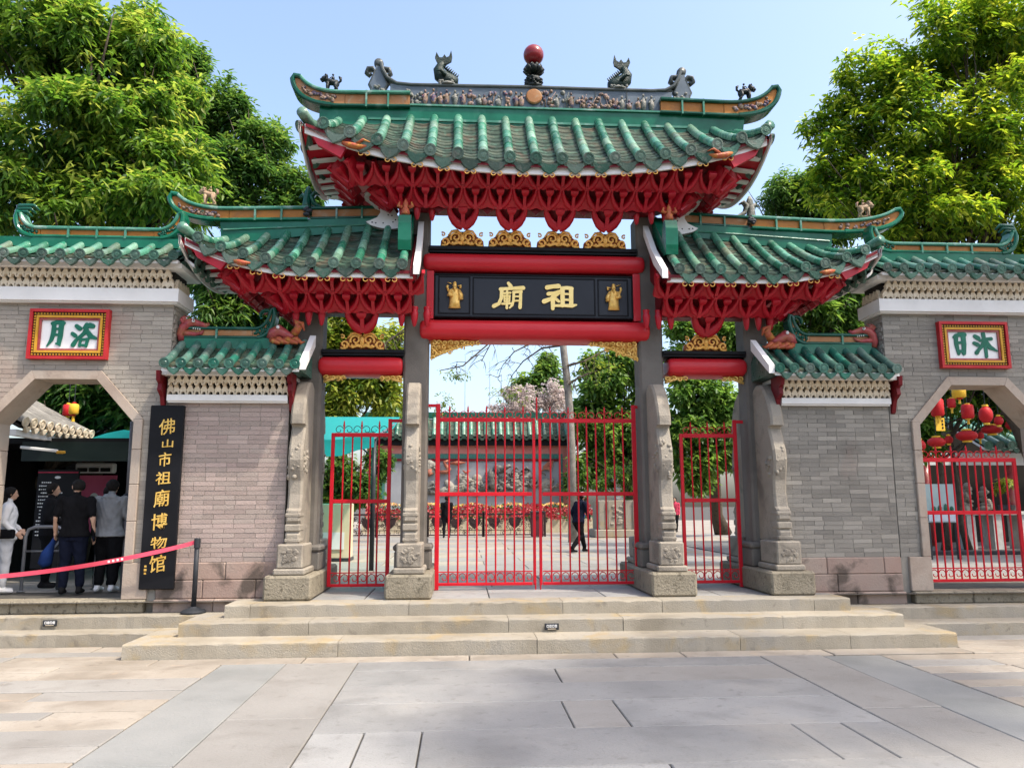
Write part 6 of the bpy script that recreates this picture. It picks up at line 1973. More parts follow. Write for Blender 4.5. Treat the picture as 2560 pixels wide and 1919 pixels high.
mb = MB(); mb.box((-3.05, 18.88, 1.0), (.5, .02, .4)); mb.build('notice', M_['sign_white'], t)
mb = MB(); mb.box((-3.05, 19.2, .56), (.8, .66, .08)); mb.build('kick_base', M_['navy_iron'], t)

# ================================================================ the courtyard beyond the gate
def at(x, y, Y):
    """point on the vertical plane at depth Y seen at (x, y) of the 2212 x 1658 photograph"""
    d = _F + _R2 * ((x - 1106) / 2212 / FPX) - _U2 * ((y - 829) / 2212 / FPX)
    return Vector((0, 0, 1.85)) + d * (Y / d.y)


RWALL = mat('red_wall', [(.50, .16, .13), (.58, .23, .19)], .85, 1.2, 6, bump=.15, stain=(1.5, .58, .72, (.58, .26, .20), .5))
YM = 42.0
zm = lambda y: at(1080, y, YM).z
t = thing('screen_wall', 'red screen wall with pale relief mural under a green tiled coping', 'wall', (.6, YM, ZP))
xl, xr = -5.15, 6.05
z_e, z_t = zm(944), zm(912)
mb = MB(); mb.box(((xl + xr) / 2, YM + .5, (ZP + zm(960)) / 2), (xr - xl, .9, zm(960) - ZP)); mb.build('wall', RWALL, t)
mb = MB(); mb.box(((xl + xr) / 2, YM + .4, zm(953)), (xr - xl + .5, 1.3, zm(944) - zm(962))); mb.box(((xl + xr) / 2, YM + .3, zm(946)), (xr - xl + .8, 1.6, .12)); mb.build('cornice', M_['black'], t)
pfm = lambda u, tt: (u, lerp(YM - .5, YM + .5, tt), lerp(z_e, z_t + .25, tt))
rf = deck('roof', t, pfm, xl - .5, xr + .5, 'void', nu=2, nt=2, drop=.06, th=.06)
tiled(rf, pfm, [xl - .4 + .40 * k for k in range(30)], .11, 3, 'g', courses=5, dh=.2)
mb = MB(); mb.box(((xl + xr) / 2, YM + .55, z_t + .42), (xr - xl + .6, .3, .35)); mb.build('ridge', M_['glaze_dk'], rf)
fz1, fz0 = zm(980), zm(1100)
fl, fr_ = -4.35, at(1215, 1000, YM).x
mb = MB()
mb.box(((fl + fr_) / 2, YM, fz1 - .13), (fr_ - fl, .16, .26)); mb.box((fr_ - .10, YM, (fz1 + fz0) / 2 - .13), (.20, .155, fz1 - fz0 - .26)); mb.box((fl + .10, YM, (fz1 + fz0) / 2 - .13), (.20, .155, fz1 - fz0 - .26))
mb.build('mural_frame', mat('mural_frame', [(.03, .10, .085), (.06, .17, .14)], .4, 12, 6, bump=.5), t)
mb = MB(); mb.box(((fl + fr_) / 2, YM - .02, fz1 - .33), (fr_ - fl - .4, .14, .12)); mb.build('mural_fillet', M_['red_dark'], t)
MUR = mat('mural_ground', [(.215, .222, .238), (.28, .288, .30)], .6, 1.0, 5, bump=.1)
mb = MB(); mb.box(((fl + fr_) / 2, YM - .0, (fz0 + fz1 - .38) / 2), (fr_ - fl - .4, .06, fz1 - .38 - fz0)); mb.build('mural_panel', MUR, t)
RELD = mat('relief_dark', [(.03, .032, .03), (.10, .10, .09), (.25, .24, .22)], .5, 5, 6, bump=.8, bscale=18)
RELP = mat('relief_pale', [(.20, .185, .15), (.32, .30, .255)], .7, 5, 6, bump=.8, bscale=18)
RELR = mat('relief_rust', [(.22, .06, .04), (.34, .14, .08)], .5, 5, 6, bump=.6, bscale=18)
pm = lambda x, y, o=.1: tuple(at(x, y, YM - o))
def A_(x, y): return (1060 + x * .193) / 1.1573, (1040 + y * .193) / 1.1573
for (m, seed, n, cx, cy, sx, sy) in (('d', 11, 18, 700, 900, 160, 60), ('d', 12, 16, 1250, 760, 120, 90), ('d', 1, 30, 1000, 830, 140, 110), ('p', 2, 26, 1200, 860, 150, 80), ('p', 3, 22, 560, 880, 110, 60), ('p', 4, 16, 380, 940, 110, 30), ('d', 5, 10, 1330, 860, 80, 90), ('p', 6, 12, 1600, 920, 70, 60), ('p', 7, 14, 60, 650, 50, 90), ('d', 8, 12, 90, 950, 60, 40)):
    r_ = random.Random(seed)
    mb = MB()
    for k in range(n):
        p = pm(*A_(r_.gauss(cx, sx * .55), min(968, r_.gauss(cy, sy * .6))), .10)
        mb.ell(p, (r_.uniform(.14, .42), .18, r_.uniform(.09, .26)), 8, 6, Matrix.Rotation(r_.uniform(-.9, .9), 3, 'Y'))
    for k in range(n // 3):
        a = r_.gauss(cx, sx * .6); b = min(960, r_.gauss(cy, sy * .6))
        mb.tube([pm(*A_(a, b), .2), pm(*A_(a + r_.uniform(20, 60), b - r_.uniform(10, 50)), .26), pm(*A_(a + r_.uniform(50, 110), b + r_.uniform(-20, 40)), .2)], [.05, .07, .02], 6)
    mb.build('relief', {'d': RELD, 'p': RELP}[m], t, smooth=True)
mb = MB()
mb.tube([pm(*A_(190, 725), .2), pm(*A_(300, 720), .25), pm(*A_(325, 690), .25), pm(*A_(285, 640), .25), pm(*A_(262, 590), .25), pm(*A_(320, 575), .25)], [.08, .12, .12, .1, .1, .05], 8)
mb.tube([pm(*A_(330, 610), .2), pm(*A_(440, 605), .25), pm(*A_(540, 600), .2)], [.05, .12, .02], 8)
mb.tube([pm(*A_(500, 700), .2), pm(*A_(540, 735), .25), pm(*A_(600, 700), .2)], [.03, .08, .03], 6)
mb.tube([pm(*A_(60, 700), .2), pm(*A_(80, 760), .25), pm(*A_(110, 730), .2)], [.2, .12, .05], 7)
mb.build('relief', RELR, t, smooth=True)
mb = MB(); mb.prism([(pm(*A_(x, y))[0], pm(*A_(x, y))[2]) for x, y in ((1545, 690), (1540, 650), (1600, 590), (1678, 570), (1660, 650), (1620, 695))], YM - .2, YM - .1); mb.tube([pm(*A_(1510, 715), .15), pm(*A_(1580, 670), .18)], [.05, .03], 6); mb.build('relief', RELR, t)
mb = MB(); mb.tube([pm(*A_(1000, 700), .3), pm(*A_(1060, 660), .34), pm(*A_(1110, 640), .3), pm(*A_(1130, 660), .3)], [.12, .14, .1, .04], 8); mb.tube([pm(*A_(860, 680), .3), pm(*A_(850, 760), .34), pm(*A_(880, 860), .3), pm(*A_(920, 960), .3)], [.04, .16, .2, .12], 8); mb.build('relief', RELD, t, smooth=True)

# flower bed in front of the mural: raised box with red and yellow blossom
t = thing('flower_bed', 'long raised bed of red and yellow flowers below the mural', 'flower bed', (.6, 38, ZP))
zf = lambda y, Y: at(1080, y, Y).z
YB = 37.0
mb = MB(); mb.box((.9, YB + .7, (ZP + zf(1121, YB)) / 2), (11.2, 1.4, zf(1121, YB) - ZP)); mb.build('box', mat('bed_stone', [(.36, .30, .20), (.48, .42, .30)], .8, 5, 6, bump=.6), t)
FL = leafmat('petals', [(.20, .004, .008), (.32, .010, .016), (.27, .01, .014), (.40, .13, .12)], .2)
FY = leafmat('petals_yellow', [(.65, .40, .05), (.6, .5, .2), (.55, .12, .05)], .25)
def petal_mass(name, parent, n, m, x0, x1, y0, y1, zf_, sz):
    P = np.stack([rng.uniform(x0, x1, n), rng.uniform(y0, y1, n), np.zeros(n)], 1)
    P[:, 2] = zf_(P) + rng.uniform(-.05, .06, n)
    d = rng.normal(size=(n, 3)); d /= np.linalg.norm(d, axis=1)[:, None]
    e = np.cross(d, rng.normal(size=(n, 3))); e /= np.linalg.norm(e, axis=1)[:, None]
    s = sz * rng.uniform(.6, 1.3, n)[:, None]
    V_ = np.stack([P - d * s, P + e * s, P + d * s, P - e * s], 1).reshape(-1, 3)
    me = bpy.data.meshes.new(name)
    me.from_pydata(V_.tolist(), [], np.arange(4 * n).reshape(-1, 4).tolist())
    a = me.attributes.new('rnd', 'FLOAT', 'POINT'); a.data.foreach_set('value', np.repeat(rng.uniform(0, 1, n), 4))
    me.materials.append(m)
    o = put(bpy.data.objects.new(name, me), parent)
    return tag(o, kind='stuff')
zt_ = zf(1118, YB)
petal_mass('red_blossom', t, 3200, FL, -4.6, 6.3, YB - .1, YB + 1.4, lambda P: zt_ + .04 + (P[:, 1] - YB) * .36 + .12 * np.sin(P[:, 0] * 2.3), .055)
petal_mass('yellow_blossom', t, 700, FY, -4.6, 6.3, YB + 1.4, YB + 2.3, lambda P: zt_ + .58 + .08 * np.sin(P[:, 0] * 3.1), .055)
petal_mass('bed_foliage', t, 2200, leafmat('bed_leaves', [(.02, .06, .015), (.05, .12, .03)], .3), -4.6, 6.3, YB - .1, YB + 2.2, lambda P: zt_ - .06 + (P[:, 1] - YB) * .3, .07)

# ornamental iron fence in front of the bed
YF = 32.5
zr = lambda y: at(1080, y, YF).z
M_['fence_iron'] = mat('fence_iron', [(.022, .013, .013), (.04, .024, .024)], .5, 4, 4)
fx = [at(1060 * .0 + q, 1100, YF).x for q in (690, 815, 925, 1045, 1178)]
for i, (a, b) in enumerate(zip(fx[:-1], fx[1:])):
    t = thing('iron_fence', ['dark iron fence panel behind the left side gate', 'dark iron fence panel behind the inner left pillar', 'dark fence panel with hearts left of the middle gate leaf', 'dark fence panel with hearts behind the left gate leaf'][i], 'fence', ((a + b) / 2, YF, ZP), 'ornamental iron fence panels')
    z1, z0 = zr(1110), ZP + .05
    mb = MB(); mb.box(((a + b) / 2, YF, z1), (b - a - .06, .05, .07)); mb.build('top_rail', M_['fence_iron'], t)
    mb = MB(); mb.box(((a + b) / 2, YF, z0 + .03), (b - a - .06, .05, .05)); mb.box(((a + b) / 2, YF, z0 + .22), (b - a - .06, .03, .03)); mb.build('bottom_rail', M_['fence_iron'], t)
    for x in (a, b - .03):
        mb = MB(); mb.box((x, YF, (z0 + z1) / 2 + .02), (.09, .09, z1 - z0 + .16), b=.01); mb.build('post', M_['fence_iron'], t)
    n = max(1, int((b - a) / .75))
    for q in range(n):
        cx = a + (b - a) * (q + .5) / n
        cz = (z0 + z1) / 2 + .12
        mb = MB()
        mb.prism([(cx, cz - .30), (cx - .18, cz - .14), (cx - .26, cz + .05), (cx - .22, cz + .17), (cx - .10, cz + .19), (cx, cz + .10), (cx + .10, cz + .19), (cx + .22, cz + .17), (cx + .26, cz + .05), (cx + .18, cz - .14)], YF - .015, YF + .015)
        mb.build('heart', M_['fence_iron'], t)
    mb = MB()
    for q in range(int((b - a) / .05)):
        spiral(mb, a + .1 + q * .05, random.uniform(z0 + .1, z1 - .1), .08, 1.2, random.uniform(0, 6), YF, .017, random.choice((-1, 1)), 10)
    for q in range(int((b - a) / .2)):
        mb.tube([(a + .1 + q * .2, YF, z0 + .04), (a + .12 + q * .2, YF, z0 + .22)], .01, 5)
    tag(mb.build('scrollwork', M_['fence_iron'], t), kind='stuff')
# dark litter bin at the end of the fence
p = at(1160, 1150, 31.8)
t = thing('litter_bin', 'dark maroon litter bin at the right end of the iron fence', 'bin', (p.x, 31.8, ZP))
mb = MB(); mb.box((p.x, 31.8, ZP + .5), (.5, .4, .95), b=.03); mb.build('body', mat('maroon', [(.06, .015, .02), (.09, .025, .03)], .5, 3, 3), t)
mb = MB(); mb.box((p.x, 31.8, ZP + 1.01), (.56, .46, .08), b=.02); mb.build('lid', M_['navy_iron'], t)
mb = MB(); mb.box((p.x, 31.59, ZP + .78), (.34, .02, .12)); mb.build('slot', M_['void'], t)

# stone planter with shrub and small stone figure
YQ = 31.0
a, b = at(1292, 1100, YQ).x, at(1372, 1100, YQ).x
zt1, zt0 = at(1330, 1080, YQ).z, at(1330, 1143, YQ).z
t = thing('stone_planter', 'tall carved pale stone planter behind the right gate leaf', 'planter', ((a + b) / 2, YQ + .6, ZP))
mb = MB(); mb.box(((a + b) / 2, YQ + .7, (ZP + zt0) / 2), (b - a + .3, 1.6, zt0 - ZP), b=.03); mb.build('plinth', M_['step'], t)
mb = MB(); mb.box(((a + b) / 2, YQ + .7, (zt0 + zt1) / 2), (b - a, 1.3, zt1 - zt0), b=.02); mb.build('box', M_['step'], t)
for q in range(3):
    cx = lerp(a, b, (.14, .5, .86)[q]); w = (b - a) * (.2, .42, .2)[q]
    mb = MB()
    for dx in (-w / 2, w / 2): mb.box((cx + dx, YQ + .03, (zt0 + zt1) / 2), (.05, .06, zt1 - zt0 - .08))
    if q == 1:
        for k in range(16): mb.ell((cx + random.uniform(-w / 3, w / 3), YQ + .05, random.uniform(zt0 + .2, zt1 - .2)), (.10, .05, .06), 6, 4)
    mb.build('panel_carving', M_['butt'], t)
STONE = mat('pale_stone', [(.40, .38, .34), (.52, .50, .46)], .8, 8, 6, bump=.6)
p = at(1336, 1080, YQ + .5)
t = thing('stone_lantern', 'small grey stone lantern standing on the planter', 'lantern', (p.x, YQ + .6, zt1))
mb = MB(); mb.lathe([(.22, 0), (.24, .08), (.12, .14), (.10, .40), (.2, .46), (.2, .50), (.13, .52), (.13, .72), (.30, .78), (.26, .84), (.10, .98), (.05, 1.0), (.06, 1.08), (.001, 1.16)], (p.x, YQ + .6, zt1), 10); mb.build('body', STONE, t)

# ---- through the right archway: road kerb, info board, white building, lanterns, potted plants
t = thing('garden_building', 'white walled building with green tiled eave beyond the right archway', 'building', (15, 24.5, ZP))
YR = 22.0
A0 = at(2212 * 0 + 2100, 940, YR)
ze = at(2150, 962, YR).z
WB = mat('white_render', [(.72, .72, .72), (.80, .80, .80)], .8, 1, 4)
mb = MB(); mb.box((19, 25.4, 2.6), (17.0, .3, 4.2)); mb.build('wall', M_['void'], t)  # near-black sheet under the white fascia, standing in for deep shade
zw1, zw0 = at(2050, 978, 23).z, at(2050, 1004, 23).z
mb = MB(); mb.box((15.3, 23.1, (zw0 + zw1) / 2), (9.0, .2, zw1 - zw0)); mb.build('fascia', WB, t)
for x in (11.4, 14.3, 17.0):
    mb = MB(); mb.tube([(x, 23.1, ZP), (x, 23.1, zw0)], .12, 10); mb.build('column', M_['dragon'], t, smooth=True)
xr0 = at(2125, 955, 22).x
pfr = lambda u, tt: (u, lerp(22.0, 24.5, tt), lerp(ze - .0, ze + 1.3, tt))
rf = deck('roof', t, pfr, xr0, xr0 + 6, 'white', nu=2, nt=2, drop=.06, th=.08)
tiled(rf, pfr, [xr0 + .1 + .36 * k for k in range(16)], .11, 6, 'g', courses=8, dh=.2)
t = thing('garden_notice', 'pale blue-grey information panel behind the right arch gate', 'board', (11.4, 18, ZP))
BLU = mat('panel_blue', [(.22, .30, .32), (.30, .38, .40)], .4, 1.5, 4)
bl, br_, bz1, bz0 = at(1995, 1045, 18).x, at(2058, 1045, 18).x, at(2030, 1045, 18).z, at(2030, 1128, 18).z
mb = MB(); mb.box(((bl + br_) / 2, 18, (bz0 + bz1) / 2), (br_ - bl, .06, bz1 - bz0)); mb.build('panel', BLU, t)
for x in (bl + .06, br_ + .04):
    mb = MB(); mb.box((x, 18.05, (ZP + bz1) / 2), (.07, .07, bz1 - ZP)); mb.build('leg', M_['navy_iron'], t)
mb = MB(); mb.box(((bl + br_) / 2, 17.95, bz0 + .14), (br_ - bl - .06, .02, .22)); mb.build('caption_strip', mat('caption', [(.36, .42, .50), (.42, .47, .54)], .5, 3, 3), t)
for k in range(4):
    mb = MB(); mb.ell((lerp(bl, br_, .25 + .2 * k), 17.95, bz0 + .32), (.05, .012, .07 + .03 * (k % 3)), 7, 5); mb.build('picture', M_['glaze_dk'], t)
kb = MB(); kb.box((14, 19.6, ZP + .05), (14, .2, .12), b=.02); tag(kb.build('kerb', M_['navy_iron']), kind='structure')
rd = MB(); rd.box((14, 23.5, ZP + .01), (14, 7.6, .03)); tag(rd.build('garden_path', mat('path_grey', [(.10, .097, .093), (.14, .135, .13)], .9, 3, 6, bump=.3)), kind='structure')

LRED = mat('lantern_red', [(.42, .012, .015), (.52, .02, .022)], .5, 6, 4, bump=.1)
LYEL = mat('lantern_yellow', [(.70, .40, .03), (.78, .48, .05)], .5, 6, 4)
def lantern(px, py, Y, rx, rz_, kind, lab, m=None):
    p = at(px, py, Y)
    t = thing('paper_lantern', lab, 'lantern', tuple(p), 'lanterns hung in the trees')
    mb = MB()
    n = 16
    if kind == 'drum':
        mb.lathe([(rx * .8, -rz_), (rx, -rz_ * .8), (rx * 1.02, 0), (rx, rz_ * .8), (rx * .8, rz_)], tuple(p), n)
    else:
        mb.ell(tuple(p), (rx, rx, rz_), n, 10)
    mb.build('shade', m or LRED, t, smooth=True)
    mb = MB(); mb.lathe([(rx * .45, 0), (rx * .45, .04), (.01, .05)], (p.x, p.y, p.z + rz_ - .01), 10); mb.lathe([(rx * .45, -.04), (rx * .45, 0)], (p.x, p.y, p.z - rz_ + .01), 10); mb.build('rim', LYEL if m is None else LRED, t)
    mb = MB(); mb.tube([(p.x, p.y, p.z + rz_), (p.x, p.y, p.z + rz_ + 1.2)], .008, 5); mb.build('cord', M_['navy_iron'], t)
    if kind == 'drum':
        mb = MB(); mb.tube([(p.x, p.y, p.z - rz_), (p.x, p.y, p.z - rz_ - .14)], [.02, .03], 6); mb.build('tassel', LYEL, t)


e_ = lambda x, y: ((2260 + x * .3378) / 1.1573, (940 + y * .3378) / 1.1573)
lantern(*e_(245, 232), 17.0, .14, .20, 'drum', 'tall red lantern above the yellow tag, left in the right archway')
lantern(*e_(405, 118), 17.5, .15, .14, 'drum', 'yellow drum lantern at the top of the right archway', LYEL)
lantern(*e_(470, 262), 18.0, .14, .17, 'drum', 'red drum lantern in the middle of the right archway')
lantern(*e_(605, 285), 17.0, .15, .20, 'ball', 'red and yellow ball lantern right of the middle trunk')
lantern(*e_(465, 440), 19.0, .26, .14, 'ball', 'flat red lantern low between the two trunks')
lantern(*e_(240, 488), 19.0, .22, .13, 'ball', 'flat red lantern left of the dark trunk')
lantern(*e_(650, 395), 19.5, .26, .12, 'ball', 'flat red lantern above the green tiled eave')
lantern(*e_(115, 512), 18.0, .14, .14, 'ball', 'small round red lantern at the left jamb of the right archway')
lantern(*e_(805, 360), 19.0, .18, .14, 'ball', 'dark red lantern at the right edge above the eave')
lantern(*e_(330, 470), 19.5, .11, .11, 'ball', 'small round red lantern against the left trunk in the right archway')
lantern(*e_(560, 430), 20.5, .10, .12, 'drum', 'small red drum lantern beside the right trunk')
lantern(*e_(700, 330), 18.5, .11, .12, 'ball', 'small red lantern right of the ball lantern')
lantern(*e_(350, 200), 19.0, .10, .12, 'drum', 'small red lantern between the tall red and yellow ones')
p = at(*e_(268, 356), 17.0)
t = thing('hanging_tag', 'yellow hanging tag with three dark characters in the right archway', 'tag', tuple(p))
mb = MB(); mb.box(tuple(p), (.21, .012, .30)); mb.build('card', LYEL, t)
for k in range(3):
    mb = MB(); mb.box((p.x + .05, p.y - .008, p.z + .08 - k * .08), (.035, .006, .05)); mb.build('character', M_['black'], t)
lantern((392 * .4344) / 1.1573, (920 + 243 * .4344) / 1.1573, 15.5, .095, .11, 'drum', 'small red lantern above the booth roof in the left archway')
lantern((425 * .4344) / 1.1573, (920 + 236 * .4344) / 1.1573, 15.2, .085, .10, 'drum', 'small yellow lantern above the booth roof in the left archway', LYEL)

# rockery and potted plants on the bench behind the right arch gate
t = thing('display_bench', 'low stone display bench for pots behind the right arch gate', 'bench', (14.2, 21.5, ZP))
bx0, bx1 = at(*e_(400, 1000), 21.5).x, at(*e_(880, 1000), 21.5).x
bz = at(*e_(600, 1000), 21.5).z
mb = MB(); mb.box(((bx0 + bx1) / 2, 21.5, bz - .05), (bx1 - bx0, .6, .1), b=.01); mb.build('top', STONE, t)
for q in (.1, .5, .9):
    mb = MB(); mb.box((lerp(bx0, bx1, q), 21.5, (ZP + bz) / 2 - .05), (.25, .5, bz - ZP - .1)); mb.build('leg', STONE, t)
for k, (ex, h, m, lab) in enumerate(((470, .75, 'butt', 'pale upright scholar rock on the display bench'), (600, .65, 'butt', 'layered grey rock on the bench left of the bonsai'))):
    p = at(*e_(ex, 1000), 21.4)
    t = thing('rockery', lab, 'rock', (p.x, 21.4, bz))
    mb = MB()
    for q in range(14):
        f = q / 13
        mb.ell((p.x + random.uniform(-.12, .12) * (1 - f * .6), 21.4 + random.uniform(-.08, .08), bz + f * h), (random.uniform(.08, .2) * (1 - f * .5), .12, random.uniform(.05, .12)), 7, 5)
    mb.build('rock', M_[m], t)
p = at(*e_(770, 1000), 21.4)
POT = mat('pot', [(.05, .06, .10), (.10, .08, .07)], .35, 3, 4)
t_bonsai = thing('bonsai', 'bonsai with bright green top in a dark pot on the bench', 'bonsai', (p.x, 21.4, bz))
mb = MB(); mb.lathe([(.16, 0), (.22, .06), (.25, .18), (.22, .18), (.001, .16)], (p.x, 21.4, bz), 14); mb.build('pot', POT, t_bonsai)
mb = MB(); mb.tube([(p.x, 21.4, bz + .15), (p.x + .06, 21.4, bz + .35), (p.x - .04, 21.38, bz + .5), (p.x + .02, 21.4, bz + .68)], [.04, .035, .03, .015], 7); mb.build('trunk', M_['bark'], t_bonsai, smooth=True)
BON = (p.x, 21.4, bz + .7)

# ================================================================ trees and shrubs
LM = {
    'near': leafmat('leaf_near', [(.020, .06, .011), (.046, .122, .018), (.088, .185, .024), (.15, .245, .034), (.27, .32, .06)], .53),
    'dark': leafmat('leaf_dark', [(.022, .065, .016), (.045, .115, .024), (.08, .165, .03), (.14, .22, .04)], .48),
    'sun': leafmat('leaf_sun', [(.04, .105, .013), (.082, .17, .017), (.14, .24, .022), (.235, .315, .03), (.36, .40, .05)], .58),
    'deep': leafmat('leaf_deep', [(.026, .075, .016), (.058, .135, .026), (.105, .20, .036), (.17, .27, .05)], .52),
    'fresh': leafmat('leaf_fresh', [(.06, .12, .015), (.14, .20, .025), (.24, .28, .04), (.32, .33, .06)], .45),
    'pink': leafmat('leaf_pink', [(.30, .25, .22), (.38, .33, .30), (.45, .40, .38)], .4),
}


def leaves(name, parent, blobs, n, ln, wd, m, cluster=6, droop=.35, shell=.22, seed=1, tone=.5, spread=1.0):
    """leaf blades in small sprays through the crown; blobs: (x, y, z, rx, ry, rz)"""
    g = np.random.default_rng(seed)
    B = np.array(blobs, float)
    wgt = (B[:, 3] * B[:, 4] + B[:, 4] * B[:, 5] + B[:, 3] * B[:, 5])
    nc = n // cluster
    bi = g.choice(len(B), nc, p=wgt / wgt.sum())
    d = g.normal(size=(nc, 3)); d /= np.linalg.norm(d, axis=1)[:, None]
    r = 1.04 - np.abs(g.normal(0, shell, nc)); r = np.clip(r, .05, 1.1) + g.normal(0, .09, nc)
    # lumpy outline
    lump = .88 + .26 * np.sin(d[:, 0] * 7 + bi * 1.7) * np.sin(d[:, 1] * 6 + bi) * np.sin(d[:, 2] * 8 + 2 * bi) + .10 * np.sin(d[:, 0] * 17 + d[:, 2] * 13 + bi)
    C = B[bi, :3] + d * B[bi, 3:] * (r * lump)[:, None]
    out = d
    tone_c = np.clip(tone - .04 + g.normal(0, .25, nc) + .14 * (r - .8) * 4 + .12 * d[:, 2], 0, 1)  # leaves lighter outward and upward: light on the crown put into the tone
    ci = np.repeat(np.arange(nc), cluster)
    N_ = len(ci)
    az = g.uniform(0, 2 * np.pi, N_)
    dirv = np.stack([np.cos(az), np.sin(az), g.normal(-.1, .45, N_)], 1) * spread + out[ci] * .55 + np.array([0, 0, -droop])
    dirv /= np.linalg.norm(dirv, axis=1)[:, None]
    base = C[ci] + g.normal(0, ln * .35, (N_, 3)) + dirv * ln * .1
    up = np.array([0, 0, 1.0]) + g.normal(0, .35, (N_, 3))
    side = np.cross(dirv, up); side /= np.linalg.norm(side, axis=1)[:, None]
    nor = np.cross(side, dirv)
    L = (ln * g.uniform(.65, 1.25, N_))[:, None]
    Wd = (wd * g.uniform(.7, 1.2, N_))[:, None]
    bend = np.array([0, 0, -1.0]) * L * .18
    b0 = base
    l1 = base + dirv * L * .30 + side * Wd * .5 + nor * Wd * .14
    r1 = base + dirv * L * .30 - side * Wd * .5 + nor * Wd * .14
    l2 = base + dirv * L * .68 + side * Wd * .36 + bend * .35 + nor * Wd * .1
    r2 = base + dirv * L * .68 - side * Wd * .36 + bend * .35 + nor * Wd * .1
    tp = base + dirv * L + bend
    V_ = np.stack([b0, l1, l2, tp, r2, r1], 1).reshape(-1, 3).astype('f')
    me = bpy.data.meshes.new(name)
    me.vertices.add(N_ * 6); me.vertices.foreach_set('co', V_.ravel())
    o6 = np.arange(N_)[:, None] * 6
    loops = (o6 + np.array([0, 1, 2, 3, 0, 3, 4, 5])).ravel()
    me.loops.add(N_ * 8); me.loops.foreach_set('vertex_index', loops.astype('i'))
    me.polygons.add(N_ * 2); me.polygons.foreach_set('loop_start', np.arange(0, N_ * 8, 4).astype('i'))
    me.update(calc_edges=True)
    a = me.attributes.new('rnd', 'FLOAT', 'POINT')
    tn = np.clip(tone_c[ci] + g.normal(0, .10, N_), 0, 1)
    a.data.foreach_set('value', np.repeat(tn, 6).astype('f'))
    me.materials.append(LM[m] if isinstance(m, str) else m)
    return put(bpy.data.objects.new(name, me), parent)


def limbs(parent, base, top, r0, targets, m='bark', seed=3, name='trunk', wob=.12):
    g = random.Random(seed)
    mb = MB()
    base, top = Vector(base), Vector(top)
    n = 7
    pts = [base.lerp(top, i / n) + Vector((g.uniform(-wob, wob), g.uniform(-wob, wob), 0)) * (0 if i == 0 else 1) for i in range(n + 1)]
    rad = [r0 * (1.35 if i == 0 else 1 - .62 * i / n) for i in range(n + 1)]
    mb.tube(pts, rad, 10)
    for tg in targets:
        tg = Vector(tg)
        k = g.randint(3, n)
        s = pts[k]
        q = [s]
        for j in range(1, 5):
            q.append(s.lerp(tg, j / 4) + Vector((g.uniform(-.15, .15), g.uniform(-.15, .15), .25 * math.sin(j / 4 * PI))))
        mb.tube(q, [rad[k] * .6, rad[k] * .45, rad[k] * .33, rad[k] * .2, rad[k] * .08], 6)
        for w in range(3):
            a = q[g.randint(1, 3)]
            e = a.lerp(tg, .6) + Vector((g.uniform(-.9, .9), g.uniform(-.6, .6), g.uniform(-.2, .9)))
            mb.tube([a, a.lerp(e, .5) + Vector((0, 0, .1)), e], [rad[k] * .22, rad[k] * .14, .008], 5)
    return mb.build(name, M_[m], parent, smooth=True)


def tree(lab, base, r0, pix, Y, n, ln, wd, m, seed=1, trunk_top=None, ry=None, group=None, name='tree', cat='tree', bark='bark', tone=.5, droop=.35, cluster=6, shell=.32, sub=9, extra=()):
    """pix: crown lobes as (x, y, rx, ry, dY) in photograph units at depth Y + dY"""
    sc = lambda yy: yy / (2212 * FPX)
    g = random.Random(seed)
    blobs = []
    for (x, y, rx, rr, dY) in pix:
        p = at(x, y, Y + dY)
        ax, az = rx * sc(Y + dY), rr * sc(Y + dY)
        ay = (ax + az) / 2 * .9
        blobs.append((p.x, p.y, p.z, ax * .8, ay * .8, az * .8))
        for k in range(sub):
            d = Vector((g.gauss(0, 1), g.gauss(0, 1), g.gauss(0, 1))).normalized()
            q = g.uniform(.2, .46)
            blobs.append((p.x + d.x * ax * .74, p.y + d.y * ay * .74, p.z + d.z * az * .74, ax * q, ay * q, az * q))
    nb = len(blobs)
    blobs += list(extra)
    t = thing(name, lab, cat, base, group)
    main = [Vector(b[:3]) for b in blobs[:nb:sub + 1]]
    tt = trunk_top or tuple(sum(main, Vector()) / len(main))
    limbs(t, base, tt, r0, [tuple(v) for v in main] + [b[:3] for b in blobs[1:nb:6]] + [b[:3] for b in extra], bark, seed)
    leaves('crown', t, blobs, n, ln, wd, m, cluster, droop, shell, seed, tone)
    return t


# large trees behind the left wall
tree('big broad-leaved tree with drooping yellow-green leaves filling the upper left', (-8.6, 17.8, ZP), .28,
     [(60, 60, 190, 150, 0), (200, 150, 190, 160, .5), (90, 290, 190, 150, -.5), (270, 300, 170, 130, 0), (300, 60, 70, 70, .6), (60, 440, 170, 90, -.6), (260, 430, 170, 90, -.5), (400, 380, 110, 110, .2), (360, 220, 90, 100, .6), (330, 130, 70, 70, .8), (150, 380, 150, 90, .9)], 17.5, 52000, .225, .074, 'near', 11, (-7.4, 17.8, 7.5), tone=.56, cluster=7, droop=.5)
tree('darker green tree stepping down behind the left side roof', (-4.3, 22.0, ZP), .22,
     [(395, 130, 55, 60, 0), (470, 230, 80, 90, .2), (560, 330, 90, 80, .4), (640, 400, 60, 70, .2), (500, 400, 120, 90, 0), (620, 470, 80, 60, .2), (400, 300, 70, 110, 0)], 21.5, 34000, .20, .068, 'dark', 12, (-4.4, 22, 7.0), tone=.52, droop=.3)
tree('leafy shrub tree seen under the left side eave above the low wall', (-4.6, 15.2, ZP), .12,
     [(470, 600, 70, 70, 0), (540, 660, 80, 70, .3), (620, 690, 60, 70, .5), (470, 690, 60, 60, 0), (420, 560, 50, 60, .3)], 15.2, 9000, .22, .05, 'dark', 13, tone=.55, droop=.6)
